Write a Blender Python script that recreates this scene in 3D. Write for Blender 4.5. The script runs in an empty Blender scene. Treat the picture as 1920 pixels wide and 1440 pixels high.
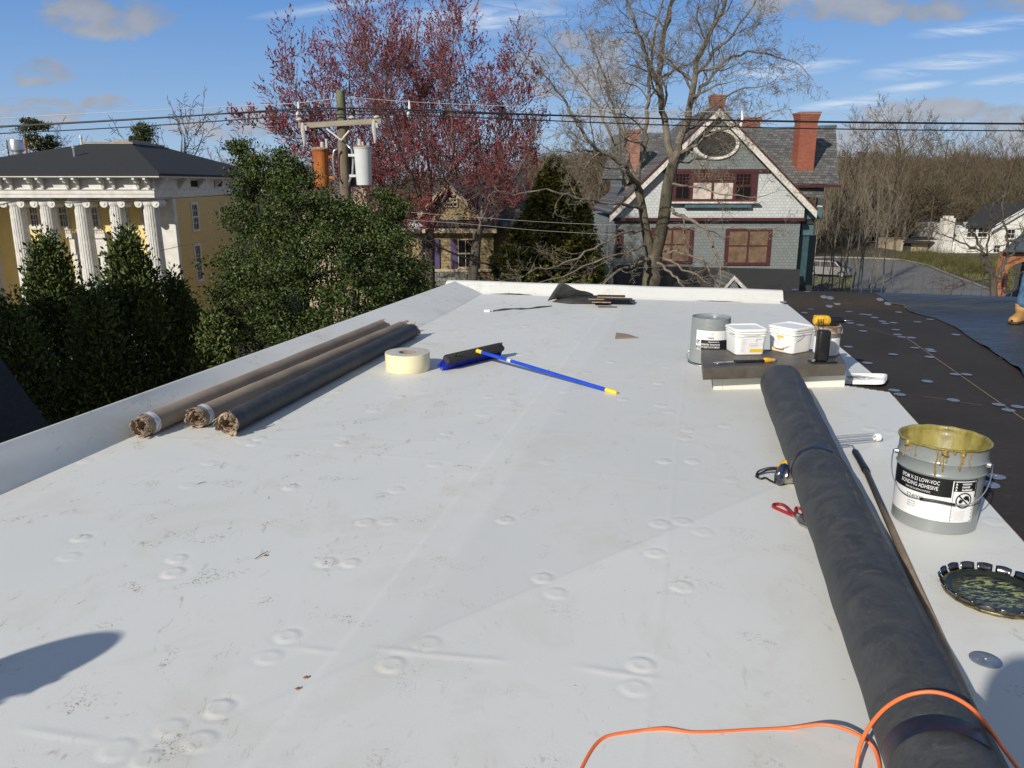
import bpy, bmesh, math, random
import numpy as np
from mathutils import Vector, Matrix
SC = bpy.context.scene
COL = SC.collection
# ------------------------------------------------------------------ camera
FPX, HC = 1442.0, 1.28
PIT = math.atan(375.0 / FPX)
cam = bpy.data.cameras.new('camera'); camo = bpy.data.objects.new('camera', cam); COL.objects.link(camo)
cam.sensor_width = 36.0; cam.lens = FPX / 1920 * 36; cam.clip_start = 0.05; cam.clip_end = 3000
camo.location = (0, 0, HC); camo.rotation_euler = (math.pi / 2 - PIT, 0, 0)
SC.camera = camo
SC.view_settings.view_transform = 'Standard'; SC.view_settings.look = 'None'
SC.view_settings.exposure = 0.0; SC.view_settings.gamma = 1.0
# ------------------------------------------------------------------ sun and sky
SUN_EL = math.radians(28.0); SDX, SDY = 0.580, 0.8146          # horizontal travel of the light
sl = bpy.data.lights.new('sun', 'SUN'); sl.energy = 4.7; sl.angle = math.radians(0.55); sl.color = (1.0, 0.93, 0.82)
so = bpy.data.objects.new('sun', sl); COL.objects.link(so)
sd = Vector((SDX * math.cos(SUN_EL), SDY * math.cos(SUN_EL), -math.sin(SUN_EL)))
so.rotation_euler = sd.to_track_quat('-Z', 'Y').to_euler()
W = bpy.data.worlds.new('World'); SC.world = W; W.use_nodes = True
def world():
    nt = W.node_tree; N = nt.nodes; L = nt.links
    bg = N['Background']; bg.inputs['Strength'].default_value = 0.125
    sky = N.new('ShaderNodeTexSky'); sky.sky_type = 'NISHITA'; sky.sun_disc = False
    sky.sun_elevation = SUN_EL; sky.sun_rotation = math.atan2(-SDX, -SDY)
    sky.altitude = 50; sky.air_density = 1.0; sky.dust_density = 0.2; sky.ozone_density = 2.2
    zr = N.new('ShaderNodeValToRGB'); zr.color_ramp.elements[0].color = (2.5, 3.8, 5.8, 1); zr.color_ramp.elements[0].position = 0.0
    zr.color_ramp.elements[1].color = (.45, 1.4, 4.2, 1); zr.color_ramp.elements[1].position = .36; e2_ = zr.color_ramp.elements.new(.62); e2_.color = (.45, .95, 2.1, 1); e_ = zr.color_ramp.elements.new(.22); e_.color = (.80, 2.15, 5.2, 1)
    hsv = N.new('ShaderNodeHueSaturation'); hsv.inputs['Saturation'].default_value = 1.12; hsv.inputs['Value'].default_value = 1.0
    L.new(sky.outputs[0], hsv.inputs['Color'])
    tc = N.new('ShaderNodeTexCoord'); sep = N.new('ShaderNodeSeparateXYZ'); L.new(tc.outputs['Generated'], sep.inputs[0])
    def M(op, a, b=None, c=None, clamp=False):
        n = N.new('ShaderNodeMath'); n.operation = op; n.use_clamp = clamp
        for i, v in enumerate((a, b, c)):
            if v is None: continue
            if isinstance(v, (int, float)): n.inputs[i].default_value = v
            else: L.new(v, n.inputs[i])
        return n.outputs[0]
    ya = M('MAXIMUM', M('ABSOLUTE', sep.outputs[1]), 0.15)
    X = M('DIVIDE', sep.outputs[0], ya); Z = M('DIVIDE', sep.outputs[2], ya)
    L.new(sep.outputs[2], zr.inputs[0]); sk = N.new('ShaderNodeMix'); sk.data_type = 'RGBA'; sk.inputs['Factor'].default_value = .82; L.new(hsv.outputs[0], sk.inputs['A']); L.new(zr.outputs[0], sk.inputs['B'])
    bk = N.new('ShaderNodeMix'); bk.data_type = 'RGBA'; L.new(sk.outputs['Result'], bk.inputs['A']); bk.inputs['B'].default_value = (2.5, 2.65, 2.85, 1)
    L.new(M('MULTIPLY', M('MULTIPLY', M('SUBTRACT', .35, sep.outputs[1]), 1.6, clamp=True), .85), bk.inputs['Factor'])
    cmb = N.new('ShaderNodeCombineXYZ'); L.new(X, cmb.inputs[0]); L.new(Z, cmb.inputs[1])
    def noise(scale, sx, sy, det=6, dist=0.0, rough=.55):
        mp = N.new('ShaderNodeMapping'); mp.inputs['Scale'].default_value = (sx, sy, 1); L.new(cmb.outputs[0], mp.inputs[0])
        n = N.new('ShaderNodeTexNoise'); n.inputs['Scale'].default_value = scale; n.inputs['Detail'].default_value = det
        n.inputs['Roughness'].default_value = rough; n.inputs['Distortion'].default_value = dist
        L.new(mp.outputs[0], n.inputs['Vector']); return n.outputs[0]
    nA = noise(13, 1, 2.0, 9, .5, .62); nB = noise(9, .8, 7, 8, 1.2, .65); nC = noise(13, 1, 2.0, 5, .2)
    # cumulus patches: centre (x/y, z/y) and half sizes on the sky
    def dz(px, py): b = (720 - py) / FPX; y = math.cos(PIT) + b * math.sin(PIT); return (px - 960) / FPX / y, (b * math.cos(PIT) - math.sin(PIT)) / y
    cl = [dz(a, b) + (c / FPX, d / FPX, e) for a, b, c, d, e in ((200, 26, 135, 34, 1.1), (75, 136, 56, 24, 1.15), (1640, 6, 240, 30, 1.1), (1800, 232, 230, 36, 1.05), (1690, 262, 280, 30, 1.0), (1880, 285, 150, 26, 1.1), (50, 208, 110, 26, 1.0), (200, 194, 50, 14, 1.1), (430, 232, 140, 26, .95),
          (1080, 120, 110, 60, 1.0), (1160, 238, 120, 40, 1.0), (1000, 250, 120, 30, .6), (1030, 30, 60, 30, .6), (940, 12, 60, 16, .6), (1250, 95, 60, 26, .6), (700, 300, 300, 30, .6), (2300, 150, 260, 60, .9), (-400, 150, 240, 60, .9))]
    cl_old = [(-.530, .262, .105, .036, 1.0), (-.610, .176, .045, .020, .8), (.44, .262, .20, .030, 1.05), (.600, .060, .22, .035, 1.1), (.40, .035, .20, .022, .8),
          (-.62, .128, .10, .020, .6), (-.51, .120, .05, .011, .7), (-.36, .072, .12, .022, .55), (.16, .17, .09, .05, .55), (.10, .085, .14, .045, .7),
          (-.02, .25, .05, .03, .45), (.05, .235, .03, .018, .5), (.13, .12, .04, .02, .5), (-.20, .04, .5, .03, .5), (.75, .10, .20, .03, .8), (-.95, .2, .2, .06, .9)]
    tot = None
    for cx, cz, rx, rz, s in cl:
        d = M('SQRT', M('ADD', M('POWER', M('DIVIDE', M('SUBTRACT', X, cx), rx), 2.0), M('POWER', M('DIVIDE', M('SUBTRACT', Z, cz), rz), 2.0)))
        f = M('MULTIPLY', M('MINIMUM', M('MULTIPLY', M('SUBTRACT', 1.35, d, clamp=True), 1.9), 1.0), s)
        tot = f if tot is None else M('MAXIMUM', tot, f)
    dens = M('MULTIPLY', M('SUBTRACT', M('ADD', tot, M('MULTIPLY', M('SUBTRACT', nA, .48), 4.6)), .60), 1.35, clamp=True)
    dens = M('MULTIPLY', dens, M('GREATER_THAN', tot, 0.01)); dens = M('SMOOTH_MIN', dens, .93, .1)
    # thin streaks high on the right
    st = [dz(a, b) + (c / FPX, d / FPX, e) for a, b, c, d, e in ((1470, 132, 120, 14, 1.1), (1770, 122, 130, 17, 1.2), (1600, 192, 100, 10, 1.1), (1850, 48, 120, 12, .9), (870, 38, 230, 34, .8), (1710, 163, 70, 8, .9), (1890, 150, 70, 11, .9), (610, 15, 120, 10, .6))]
    st_old = [(.36, .142, .13, .012, .9), (.555, .150, .12, .016, 1.0), (.43, .102, .09, .010, .9), (.64, .20, .10, .012, .8), (.52, .122, .08, .008, .5), (.02, .232, .16, .03, .55), (.68, .125, .06, .012, .7)]
    ts = None
    for cx, cz, rx, rz, s in st:
        zz = M('SUBTRACT', M('SUBTRACT', Z, cz), M('MULTIPLY', M('SUBTRACT', X, cx), .12))
        d = M('SQRT', M('ADD', M('POWER', M('DIVIDE', M('SUBTRACT', X, cx), rx), 2.0), M('POWER', M('DIVIDE', zz, rz), 2.0)))
        f = M('MULTIPLY', M('SUBTRACT', 1.2, d, clamp=True), s)
        ts = f if ts is None else M('MAXIMUM', ts, f)
    ts = M('MULTIPLY', M('MULTIPLY', ts, M('MULTIPLY', M('SUBTRACT', nB, .38, clamp=True), 4.2)), .8, clamp=True)
    # colours
    gr = N.new('ShaderNodeMix'); gr.data_type = 'RGBA'
    gr.inputs['A'].default_value = (2.2, 2.5, 3.1, 1); gr.inputs['B'].default_value = (5.0, 5.2, 5.6, 1)
    low = M('MULTIPLY', M('SUBTRACT', .16, Z), 5.0, clamp=True)
    edge = M('MULTIPLY', M('SUBTRACT', nC, .35), 1.6, clamp=True)
    L.new(M('MULTIPLY', M('ADD', M('MULTIPLY', low, .55), edge), .62, clamp=True), gr.inputs['Factor'])
    m1 = N.new('ShaderNodeMix'); m1.data_type = 'RGBA'; L.new(bk.outputs['Result'], m1.inputs['A']); m1.inputs['B'].default_value = (6.0, 6.5, 7.2, 1); L.new(ts, m1.inputs['Factor'])
    m2 = N.new('ShaderNodeMix'); m2.data_type = 'RGBA'; L.new(m1.outputs['Result'], m2.inputs['A']); L.new(gr.outputs['Result'], m2.inputs['B']); L.new(dens, m2.inputs['Factor'])
    L.new(m2.outputs['Result'], bg.inputs['Color'])
world()
# ------------------------------------------------------------------ layout maths (a pixel of the 1920 px photograph -> a point in the place)
def ray(x, y):
    a = (x - 960) / FPX; b = (720 - y) / FPX
    return np.array([a, math.cos(PIT) + b * math.sin(PIT), -math.sin(PIT) + b * math.cos(PIT)])
def gz(x, y, z=0.0):
    r = ray(x, y); t = (z - HC) / r[2]; return np.array([r[0] * t, r[1] * t, z])
def at(x, y, Y):
    r = ray(x, y); t = Y / r[1]; return np.array([0, 0, HC]) + r * t
AZ = math.radians(13.58); VV = np.array([math.sin(AZ), math.cos(AZ)]); UU = np.array([math.cos(AZ), -math.sin(AZ)])
def uv2w(u, v, z=0.0): return np.array([u * UU[0] + v * VV[0], u * UU[1] + v * VV[1], z])
def w2uv(p): return float(p[0] * UU[0] + p[1] * UU[1]), float(p[0] * VV[0] + p[1] * VV[1])
GZ = -8.0
# ------------------------------------------------------------------ materials
def lin(c): return tuple((x / 12.92 if x <= .04045 else ((x + .055) / 1.055) ** 2.4) for x in c)
class NT:
    def __init__(s, name):
        s.m = bpy.data.materials.new(name); s.m.use_nodes = True; s.t = s.m.node_tree; s.N = s.t.nodes; s.L = s.t.links
        s.b = s.N['Principled BSDF']; s.tc = s.N.new('ShaderNodeTexCoord')
    def co(s, scale=(1, 1, 1), rot=(0, 0, 0), kind='Object'):
        mp = s.N.new('ShaderNodeMapping'); mp.inputs['Scale'].default_value = scale; mp.inputs['Rotation'].default_value = rot
        s.L.new(s.tc.outputs[kind], mp.inputs[0]); return mp.outputs[0]
    def noise(s, scale, det=5, rough=.55, dist=0, stretch=(1, 1, 1), vec=None, rot=(0, 0, 0)):
        n = s.N.new('ShaderNodeTexNoise'); n.inputs['Scale'].default_value = scale; n.inputs['Detail'].default_value = det
        n.inputs['Roughness'].default_value = rough; n.inputs['Distortion'].default_value = dist
        s.L.new(vec if vec is not None else s.co(stretch, rot), n.inputs['Vector']); return n.outputs[0]
    def ramp(s, f, stops):
        r = s.N.new('ShaderNodeValToRGB'); e = r.color_ramp.elements
        while len(e) < len(stops): e.new(.5)
        for i, (p, c) in enumerate(stops):
            e[i].position = p; e[i].color = (c, c, c, 1) if isinstance(c, (int, float)) else tuple(c) + (1,)
        s.L.new(f, r.inputs[0]); return r.outputs[0]
    def mix(s, f, a, b, mode='MIX'):
        n = s.N.new('ShaderNodeMix'); n.data_type = 'RGBA'; n.blend_type = mode
        for k, v in (('Factor', f), ('A', a), ('B', b)):
            if isinstance(v, (int, float)) and k == 'Factor': n.inputs[k].default_value = v
            elif isinstance(v, (tuple, list)): n.inputs[k].default_value = tuple(v)[:3] + (1,)
            else: s.L.new(v, n.inputs[k])
        return n.outputs['Result']
    def math(s, op, a, b=0.0, clamp=False):
        n = s.N.new('ShaderNodeMath'); n.operation = op; n.use_clamp = clamp
        for i, v in enumerate((a, b)):
            if isinstance(v, (int, float)): n.inputs[i].default_value = v
            else: s.L.new(v, n.inputs[i])
        return n.outputs[0]
    def bump(s, h, strength=.3, dist=.01):
        b = s.N.new('ShaderNodeBump'); b.inputs['Strength'].default_value = strength; b.inputs['Distance'].default_value = dist
        s.L.new(h, b.inputs['Height']); s.L.new(b.outputs[0], s.b.inputs['Normal'])
    def set(s, **k):
        for n, v in k.items():
            n = {'base': 'Base Color', 'rough': 'Roughness', 'metal': 'Metallic', 'spec': 'Specular IOR Level', 'alpha': 'Alpha', 'coat': 'Coat Weight', 'sheen': 'Sheen Weight'}[n]
            if isinstance(v, (int, float)): s.b.inputs[n].default_value = v
            elif isinstance(v, (tuple, list)): s.b.inputs[n].default_value = tuple(v)[:3] + (1,)
            else: s.L.new(v, s.b.inputs[n])
        return s
def simple(name, c, rough=.6, var=.12, scale=8, metal=0.0, bump=.0, c2=None, spec=.5, stretch=(1, 1, 1), coat=0.0):
    n = NT(name); f = n.noise(scale, 6, .6, 0, stretch)
    a = tuple(x * (1 - var) for x in c); b = c2 or tuple(min(1, x * (1 + var)) for x in c)
    n.set(base=n.mix(n.ramp(f, [(.35, 0.0), (.68, 1.0)]), a, b), rough=n.math('ADD', n.math('MULTIPLY', f, .16), rough - .08, True), metal=metal, spec=spec, coat=coat)
    if bump: n.bump(n.noise(scale * 4, 4, .6, 0, stretch), bump, .01)
    return n.m
# ------------------------------------------------------------------ mesh builder
def rotz(a): c, s = math.cos(a), math.sin(a); return np.array([[c, -s, 0], [s, c, 0], [0, 0, 1.0]])
def frame(d):
    d = np.asarray(d, float); d = d / (np.linalg.norm(d) + 1e-12)
    h = np.array([0, 0, 1.0]) if abs(d[2]) < .92 else np.array([1.0, 0, 0])
    a = np.cross(h, d); a /= np.linalg.norm(a); return a, np.cross(d, a)
class MB:
    def __init__(s): s.v = []; s.f = []; s.mi = []; s.n = 0
    def add(s, V, F, mi=0):
        V = np.asarray(V, float).reshape(-1, 3); o = s.n; s.v.append(V); s.n += len(V)
        for f in F: s.f.append(tuple(int(i) + o for i in f)); s.mi.append(mi)
        return s
    def box(s, c, size, rz=0.0, mi=0, R=None, bev=0.0):
        x, y, z = np.array(size, float) / 2; R = rotz(rz) if R is None else R
        if bev <= 0:
            V = [(a, b, c_) for a in (-x, x) for b in (-y, y) for c_ in (-z, z)]
            F = [(0, 1, 3, 2), (4, 6, 7, 5), (0, 4, 5, 1), (2, 3, 7, 6), (0, 2, 6, 4), (1, 5, 7, 3)]
        else:
            b = min(bev, x * .9, y * .9, z * .9); V = []; F = []; n = 4
            def ringp(zz, ins):
                o = []
                for qx, qy, a0 in ((1, 1, 0), (-1, 1, 90), (-1, -1, 180), (1, -1, 270)):
                    for k in range(n):
                        a = math.radians(a0 + 90 * k / (n - 1)); o.append((qx * (x - b) + (b - ins) * math.cos(a), qy * (y - b) + (b - ins) * math.sin(a), zz))
                return o
            levels = [(-z, b * .75), (-z + b * .3, b * .2), (-z + b, 0), (z - b, 0), (z - b * .3, b * .2), (z, b * .75)]
            m = 4 * n
            for zz, ins in levels: V += ringp(zz, ins)
            for k in range(len(levels) - 1):
                for i in range(m): F.append((k * m + i, k * m + (i + 1) % m, (k + 1) * m + (i + 1) % m, (k + 1) * m + i))
            F.append(tuple(reversed(range(m)))); F.append(tuple(range((len(levels) - 1) * m, len(levels) * m)))
        return s.add(np.array(V) @ R.T + np.array(c, float), F, mi)
    def bx(s, x0, x1, y0, y1, z0, z1, mi=0): return s.box(((x0 + x1) / 2, (y0 + y1) / 2, (z0 + z1) / 2), (abs(x1 - x0), abs(y1 - y0), abs(z1 - z0)), mi=mi)
    def tube(s, P, R, n=8, caps=True, mi=0, closed=False):
        P = np.asarray(P, float); m = len(P); R = np.full(m, R, float) if np.isscalar(R) else np.asarray(R, float)
        if closed: D = np.roll(P, -1, 0) - np.roll(P, 1, 0)
        else: D = np.gradient(P, axis=0)
        D /= (np.linalg.norm(D, axis=1)[:, None] + 1e-12)
        a, b = frame(D[0]); V = np.zeros((m, n, 3)); th = np.linspace(0, 2 * math.pi, n, endpoint=False); c, si = np.cos(th)[:, None], np.sin(th)[:, None]
        for i in range(m):
            a = a - D[i] * np.dot(a, D[i]); a /= (np.linalg.norm(a) + 1e-12); b = np.cross(D[i], a)
            V[i] = P[i] + R[i] * (c * a + si * b)
        F = [(i * n + j, i * n + (j + 1) % n, (i + 1) * n + (j + 1) % n, (i + 1) * n + j) for i in range(m - 1) for j in range(n)]
        if closed: F += [((m - 1) * n + j, (m - 1) * n + (j + 1) % n, (j + 1) % n, j) for j in range(n)]
        elif caps: F += [tuple(reversed(range(n))), tuple(range((m - 1) * n, m * n))]
        return s.add(V.reshape(-1, 3), F, mi)
    def cyl(s, p0, p1, r0, r1=None, n=16, mi=0): return s.tube([p0, p1], [r0, r0 if r1 is None else r1], n, True, mi)
    def lathe(s, prof, c=(0, 0, 0), n=32, mi=0, R=None, cap0=False, cap1=False, wob=None):
        th = np.linspace(0, 2 * math.pi, n, endpoint=False); V = []
        for k, (r, z) in enumerate(prof):
            for t in th: V.append((r * math.cos(t), r * math.sin(t), z))
        V = np.array(V)
        if wob: V = wob(V)
        if R is not None: V = V @ np.array(R).T
        m = len(prof); F = [(i * n + j, i * n + (j + 1) % n, (i + 1) * n + (j + 1) % n, (i + 1) * n + j) for i in range(m - 1) for j in range(n)]
        if cap0: F.append(tuple(reversed(range(n))))
        if cap1: F.append(tuple(range((m - 1) * n, m * n)))
        return s.add(V + np.array(c, float), F, mi)
    def grid(s, G, mi=0):
        G = np.asarray(G, float); a, b = G.shape[:2]
        return s.add(G.reshape(-1, 3), [(i * b + j, (i + 1) * b + j, (i + 1) * b + j + 1, i * b + j + 1) for i in range(a - 1) for j in range(b - 1)], mi)
    def poly(s, P, h=None, mi=0):
        P = np.asarray(P, float); n = len(P)
        if h is None: return s.add(P, [tuple(range(n))], mi)
        h = np.array(h, float); Q = P + h
        nrm = sum(np.cross(P[i] - P[0], P[(i + 1) % n] - P[0]) for i in range(n))
        F = [tuple(range(n)), tuple(reversed(range(n, 2 * n)))] + [(i, n + i, n + (i + 1) % n, (i + 1) % n) for i in range(n)]
        if np.dot(nrm, h) > 0: F = [tuple(reversed(f)) for f in F]
        return s.add(np.vstack([P, Q]), F, mi)
    def build(s, name, mat, parent=None, smooth=False, W=True, auto=None, **tags):
        V = np.vstack(s.v)
        if parent is not None and W: V = tolocal(parent, V)
        me = bpy.data.meshes.new(name)
        lt = np.array([len(f) for f in s.f], np.int32); idx = np.fromiter((i for f in s.f for i in f), np.int32)
        me.vertices.add(len(V)); me.vertices.foreach_set('co', V.astype(np.float32).ravel())
        me.loops.add(len(idx)); me.loops.foreach_set('vertex_index', idx)
        me.polygons.add(len(lt)); st = np.concatenate([[0], np.cumsum(lt)[:-1]]).astype(np.int32)
        me.polygons.foreach_set('loop_start', st); me.polygons.foreach_set('loop_total', lt)
        for m in (mat if isinstance(mat, (list, tuple)) else [mat]): me.materials.append(m)
        me.polygons.foreach_set('material_index', np.array(s.mi, np.int32))
        me.update(calc_edges=True); me.validate()
        if smooth: me.shade_smooth()
        else: me.shade_flat()
        if auto is not None: me.set_sharp_from_angle(angle=math.radians(auto))
        return mkobj(name, me, parent, **tags)
def mkobj(name, me, parent=None, **tags):
    o = bpy.data.objects.new(name, me); COL.objects.link(o)
    if parent is not None: o.parent = parent
    for k, v in tags.items():
        if v: o[k] = v
    return o
XF = {}
def tolocal(parent, V):
    loc, a = np.zeros(3), 0.0; p = parent
    while p is not None:
        if p.name in XF: loc, a = XF[p.name]; break
        p = p.parent
    return (V - loc) @ rotz(a)          # row form of Rz(-a)
def thing(name, label, category, loc=(0, 0, 0), rz=0.0, group=None):
    o = bpy.data.objects.new(name, None); COL.objects.link(o); o.empty_display_size = .2
    o.location = tuple(float(x) for x in loc); o.rotation_euler = (0, 0, rz)
    XF[o.name] = (np.array(loc, float), rz)
    o['label'] = label; o['category'] = category
    if group: o['group'] = group
    return o
def move_copy(root, loc, rz=None, label=None, group=None, scale=None):
    def cp(o, par):
        c = o.copy(); COL.objects.link(c)
        if par is not None: c.parent = par
        for ch in [x for x in KIDS.get(o.name, [])]: cp(ch, c)
        return c
    for o in list(root.children_recursive) if hasattr(root, 'children_recursive') else []: KIDS.setdefault(o.parent.name, [])
    KIDS.clear()
    def walk(o):
        KIDS[o.name] = list(o.children)
        for ch in o.children: walk(ch)
    walk(root)
    c = cp(root, None); c.location = tuple(float(x) for x in loc)
    if rz is not None: c.rotation_euler = (0, 0, rz)
    if scale is not None: c.scale = (scale,) * 3 if isinstance(scale, (int, float)) else scale
    if label: c['label'] = label
    if group: c['group'] = group
    return c
KIDS = {}
def textmesh(t, size, bold=0.0):
    cu = bpy.data.curves.new('t', 'FONT'); cu.body = t; cu.size = size; cu.offset = bold; cu.align_x = 'LEFT'; cu.resolution_u = 2
    o = bpy.data.objects.new('t', cu); COL.objects.link(o); dg = bpy.context.evaluated_depsgraph_get()
    me = bpy.data.meshes.new_from_object(o.evaluated_get(dg)); V = np.zeros(len(me.vertices) * 3); me.vertices.foreach_get('co', V)
    F = [tuple(p.vertices) for p in me.polygons]; V = V.reshape(-1, 3)
    bpy.data.objects.remove(o); bpy.data.curves.remove(cu); bpy.data.meshes.remove(me)
    return V, F
# ------------------------------------------------------------------ material library
M = {}
def mats():
    # white membrane
    n = NT('white_membrane'); d1 = n.noise(2.2, 8, .65, .6); d2 = n.noise(26, 6, .7, .8, (1, .35, 1)); d3 = n.noise(.55, 4, .5)
    tread = n.noise(95, 2, .5, 1.2); tm = n.ramp(n.noise(5.5, 3, .5, .4), [(.60, 0.0), (.68, 1.0)])
    sep = n.N.new('ShaderNodeSeparateXYZ'); n.L.new(n.co(rot=(0, 0, AZ)), sep.inputs[0])
    left = n.math('MULTIPLY', n.math('SUBTRACT', -.95, sep.outputs[0]), 40, True)
    c = n.mix(n.ramp(d3, [(.35, 0.0), (.7, 1.0)]), (.645, .658, .635), (.70, .708, .68))
    # tone zones: paler past a diagonal at lower right, seam tape strip, darker middle wedge
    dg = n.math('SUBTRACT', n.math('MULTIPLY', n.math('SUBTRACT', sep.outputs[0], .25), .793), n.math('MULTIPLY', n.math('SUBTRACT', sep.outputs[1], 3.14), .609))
    past_diag = n.math('MULTIPLY', n.math('ADD', dg, .002), 180, True); mid = n.math('MULTIPLY', n.math('SUBTRACT', sep.outputs[0], -.80), 18, True); farm = n.math('MULTIPLY', n.math('SUBTRACT', sep.outputs[1], 0.0), 1, True)
    c = n.mix(n.math('MULTIPLY', n.math('MULTIPLY', n.math('ADD', n.math('MULTIPLY', mid, .5), n.math('MULTIPLY', n.math('MULTIPLY', n.math('ADD', sep.outputs[0], .93), 300, True), .2)), n.math('SUBTRACT', 1.0, past_diag)), .62), c, (.575, .585, .565))
    c = n.mix(n.math('MULTIPLY', n.ramp(d1, [(.50, 0.0), (.74, 1.0)]), .5), c, (.52, .49, .42))
    amt = n.math('ADD', n.math('MULTIPLY', left, .50), .45)
    c = n.mix(n.math('MULTIPLY', n.math('MULTIPLY', n.ramp(d2, [(.60, 0.0), (.72, 1.0)]), n.ramp(d1, [(.40, 0.0), (.56, 1.0)])), amt), c, (.33, .28, .20))
    c = n.mix(n.math('MULTIPLY', n.math('MULTIPLY', n.ramp(tread, [(.56, 0.0), (.62, 1.0)]), tm), amt), c, (.33, .29, .23))
    c = n.mix(n.math('MULTIPLY', n.ramp(n.noise(60, 3, .5), [(.73, 0.0), (.76, 1.0)]), .5), c, (.3, .28, .24))
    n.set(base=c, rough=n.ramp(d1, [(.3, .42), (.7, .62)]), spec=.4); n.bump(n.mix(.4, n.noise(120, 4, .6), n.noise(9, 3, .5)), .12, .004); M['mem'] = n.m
    # dark cover board
    n = NT('dark_cover_board'); a = n.noise(1.3, 7, .65, .5); b = n.noise(18, 6, .7, 0, (1, 3, 1))
    c = n.mix(a, (.018, .015, .012), (.048, .040, .033)); c = n.mix(n.math('MULTIPLY', n.ramp(b, [(.55, 0.0), (.75, 1.0)]), .45), c, (.10, .085, .07))
    n.set(base=c, rough=.82, spec=.3); n.bump(n.noise(160, 3, .7), .35, .003); M['board'] = n.m
    # black rubber
    n = NT('dusty_black_rubber'); a = n.noise(9, 9, .78, .6, (1, 1, .6)); b = n.noise(55, 7, .8, .8, (.25, 1, 1))
    c = n.mix(n.ramp(a, [(.40, 0.0), (.70, 1.0)]), (.034, .036, .038), (.078, .080, .078)); c = n.mix(n.math('MULTIPLY', n.ramp(b, [(.57, 0.0), (.72, 1.0)]), .5), c, (.19, .19, .185))
    n.set(base=c, rough=n.ramp(a, [(.3, .50), (.7, .70)]), spec=.45); n.bump(n.noise(60, 5, .6), .15, .003); M['rubber'] = n.m
    n = NT('glossy_black_sheet'); a = n.noise(2.5, 5, .6, 1.0, (1, 3, 1)); n.set(base=(.040, .046, .054), rough=n.ramp(a, [(.3, .34), (.7, .58)]), spec=.6); n.bump(n.noise(2.2, 3, .5, .8, (1, 4, 1)), .9, .06); M['sheet'] = n.m
    M['tape_blue'] = simple('dark_blue_strap', (.012, .016, .028), .35, .3, 20)
    M['kraft'] = simple('brown_paper_wrap', (.26, .205, .15), .7, .14, 3, c2=(.34, .27, .20), bump=.15, stretch=(1, 1, 1))
    M['cardboard'] = simple('torn_cardboard', (.30, .21, .14), .9, .35, 30, bump=.5, c2=(.48, .37, .27))
    M['foil'] = simple('silver_foil_label', (.55, .58, .62), .4, .35, 60, c2=(.8, .8, .82))
    M['cream'] = simple('cream_tape_side', (.78, .70, .42), .45, .05, 4, c2=(.80, .74, .50))
    M['tapetop'] = simple('tape_edge', (.52, .50, .44), .6, .2, 50)
    M['plate'] = simple('galvanised_plate', (.30, .33, .37), .38, .2, 30, metal=.6)
    M['steel'] = simple('zinc_wire', (.6, .62, .64), .3, .15, 30, metal=.9)
    M['chrome'] = simple('bare_steel', (.62, .60, .56), .18, .15, 12, metal=1.0)
    M['blueplastic'] = simple('blue_plastic', (.008, .055, .52), .4, .1, 20)
    M['bristle'] = simple('blue_bristles', (.008, .025, .42), .6, .4, 60)
    M['blackplastic'] = simple('black_plastic', (.012, .012, .013), .38, .3, 40)
    M['blackfoam'] = simple('black_foam_block', (.03, .03, .03), .8, .4, 60, bump=.4)
    M['yellow'] = simple('yellow_plastic', (.85, .56, .03), .45, .1, 20)
    M['toolyellow'] = simple('worn_yellow_plastic', (.72, .40, .02), .5, .35, 30)
    M['red'] = simple('red_dipped_grip', (.26, .016, .018), .35, .2, 20)
    M['orange'] = simple('orange_cord', (.80, .17, .045), .42, .08, 20)
    M['whiteplastic'] = simple('white_plastic', (.80, .81, .80), .35, .03, 4)
    M['pailgrey'] = simple('grey_pail_paint', (.235, .258, .26), .28, .06, 6, coat=.4)
    M['labelwhite'] = simple('white_label', (.78, .79, .80), .45, .03, 10)
    M['labelblack'] = simple('black_label', (.012, .012, .014), .35, .1, 10)
    M['labelgrey'] = simple('grey_print', (.35, .36, .37), .5, .1, 10)
    M['labelyellow'] = simple('yellow_print', (.75, .50, .03), .5, .1, 40)
    n = NT('yellow_adhesive'); a = n.noise(16, 8, .7, .3, (1, 1, .3)); n.set(base=n.mix(n.ramp(a, [(.35, 0.0), (.65, 1.0)]), (.13, .105, .02), (.33, .28, .08)), rough=.42, spec=.4, coat=.12); n.bump(n.noise(30, 4, .6), .5, .004); M['adhesive'] = n.m
    M['lidrim'] = simple('tarnished_rim', (.10, .095, .08), .3, .5, 40, metal=.8, c2=(.34, .28, .12))
    M['lug'] = simple('dark_bent_steel', (.16, .16, .18), .22, .4, 30, metal=1.0)
    M['drip'] = simple('dried_adhesive_drip', (.30, .20, .04), .35, .25, 30)
    n = NT('lid_inside'); a = n.noise(26, 5, .6, 1.2, (1, 3.2, 1)); g = n.N.new('ShaderNodeTexGradient'); g.gradient_type = 'SPHERICAL'; mp = n.co((7.5, 7.5, 1)); n.L.new(mp, g.inputs[0])
    msk = n.math('MULTIPLY', n.ramp(a, [(.48, 0.0), (.58, 1.0)]), n.ramp(g.outputs[0], [(.05, 0.0), (.4, 1.0)]))
    n.set(base=n.mix(msk, (.075, .085, .06), (.36, .36, .12)), metal=n.math('SUBTRACT', .8, n.math('MULTIPLY', msk, .8)), rough=.32); M['lidin'] = n.m
    M['rustcan'] = simple('stained_can_top', (.30, .15, .07), .6, .45, 25, c2=(.50, .42, .34))
    M['tin'] = simple('tinplate', (.50, .46, .41), .3, .2, 20, metal=.85)
    M['wood'] = simple('worn_wood', (.42, .29, .17), .6, .3, 14, stretch=(1, 1, 1), bump=.2, c2=(.42, .31, .19))
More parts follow.
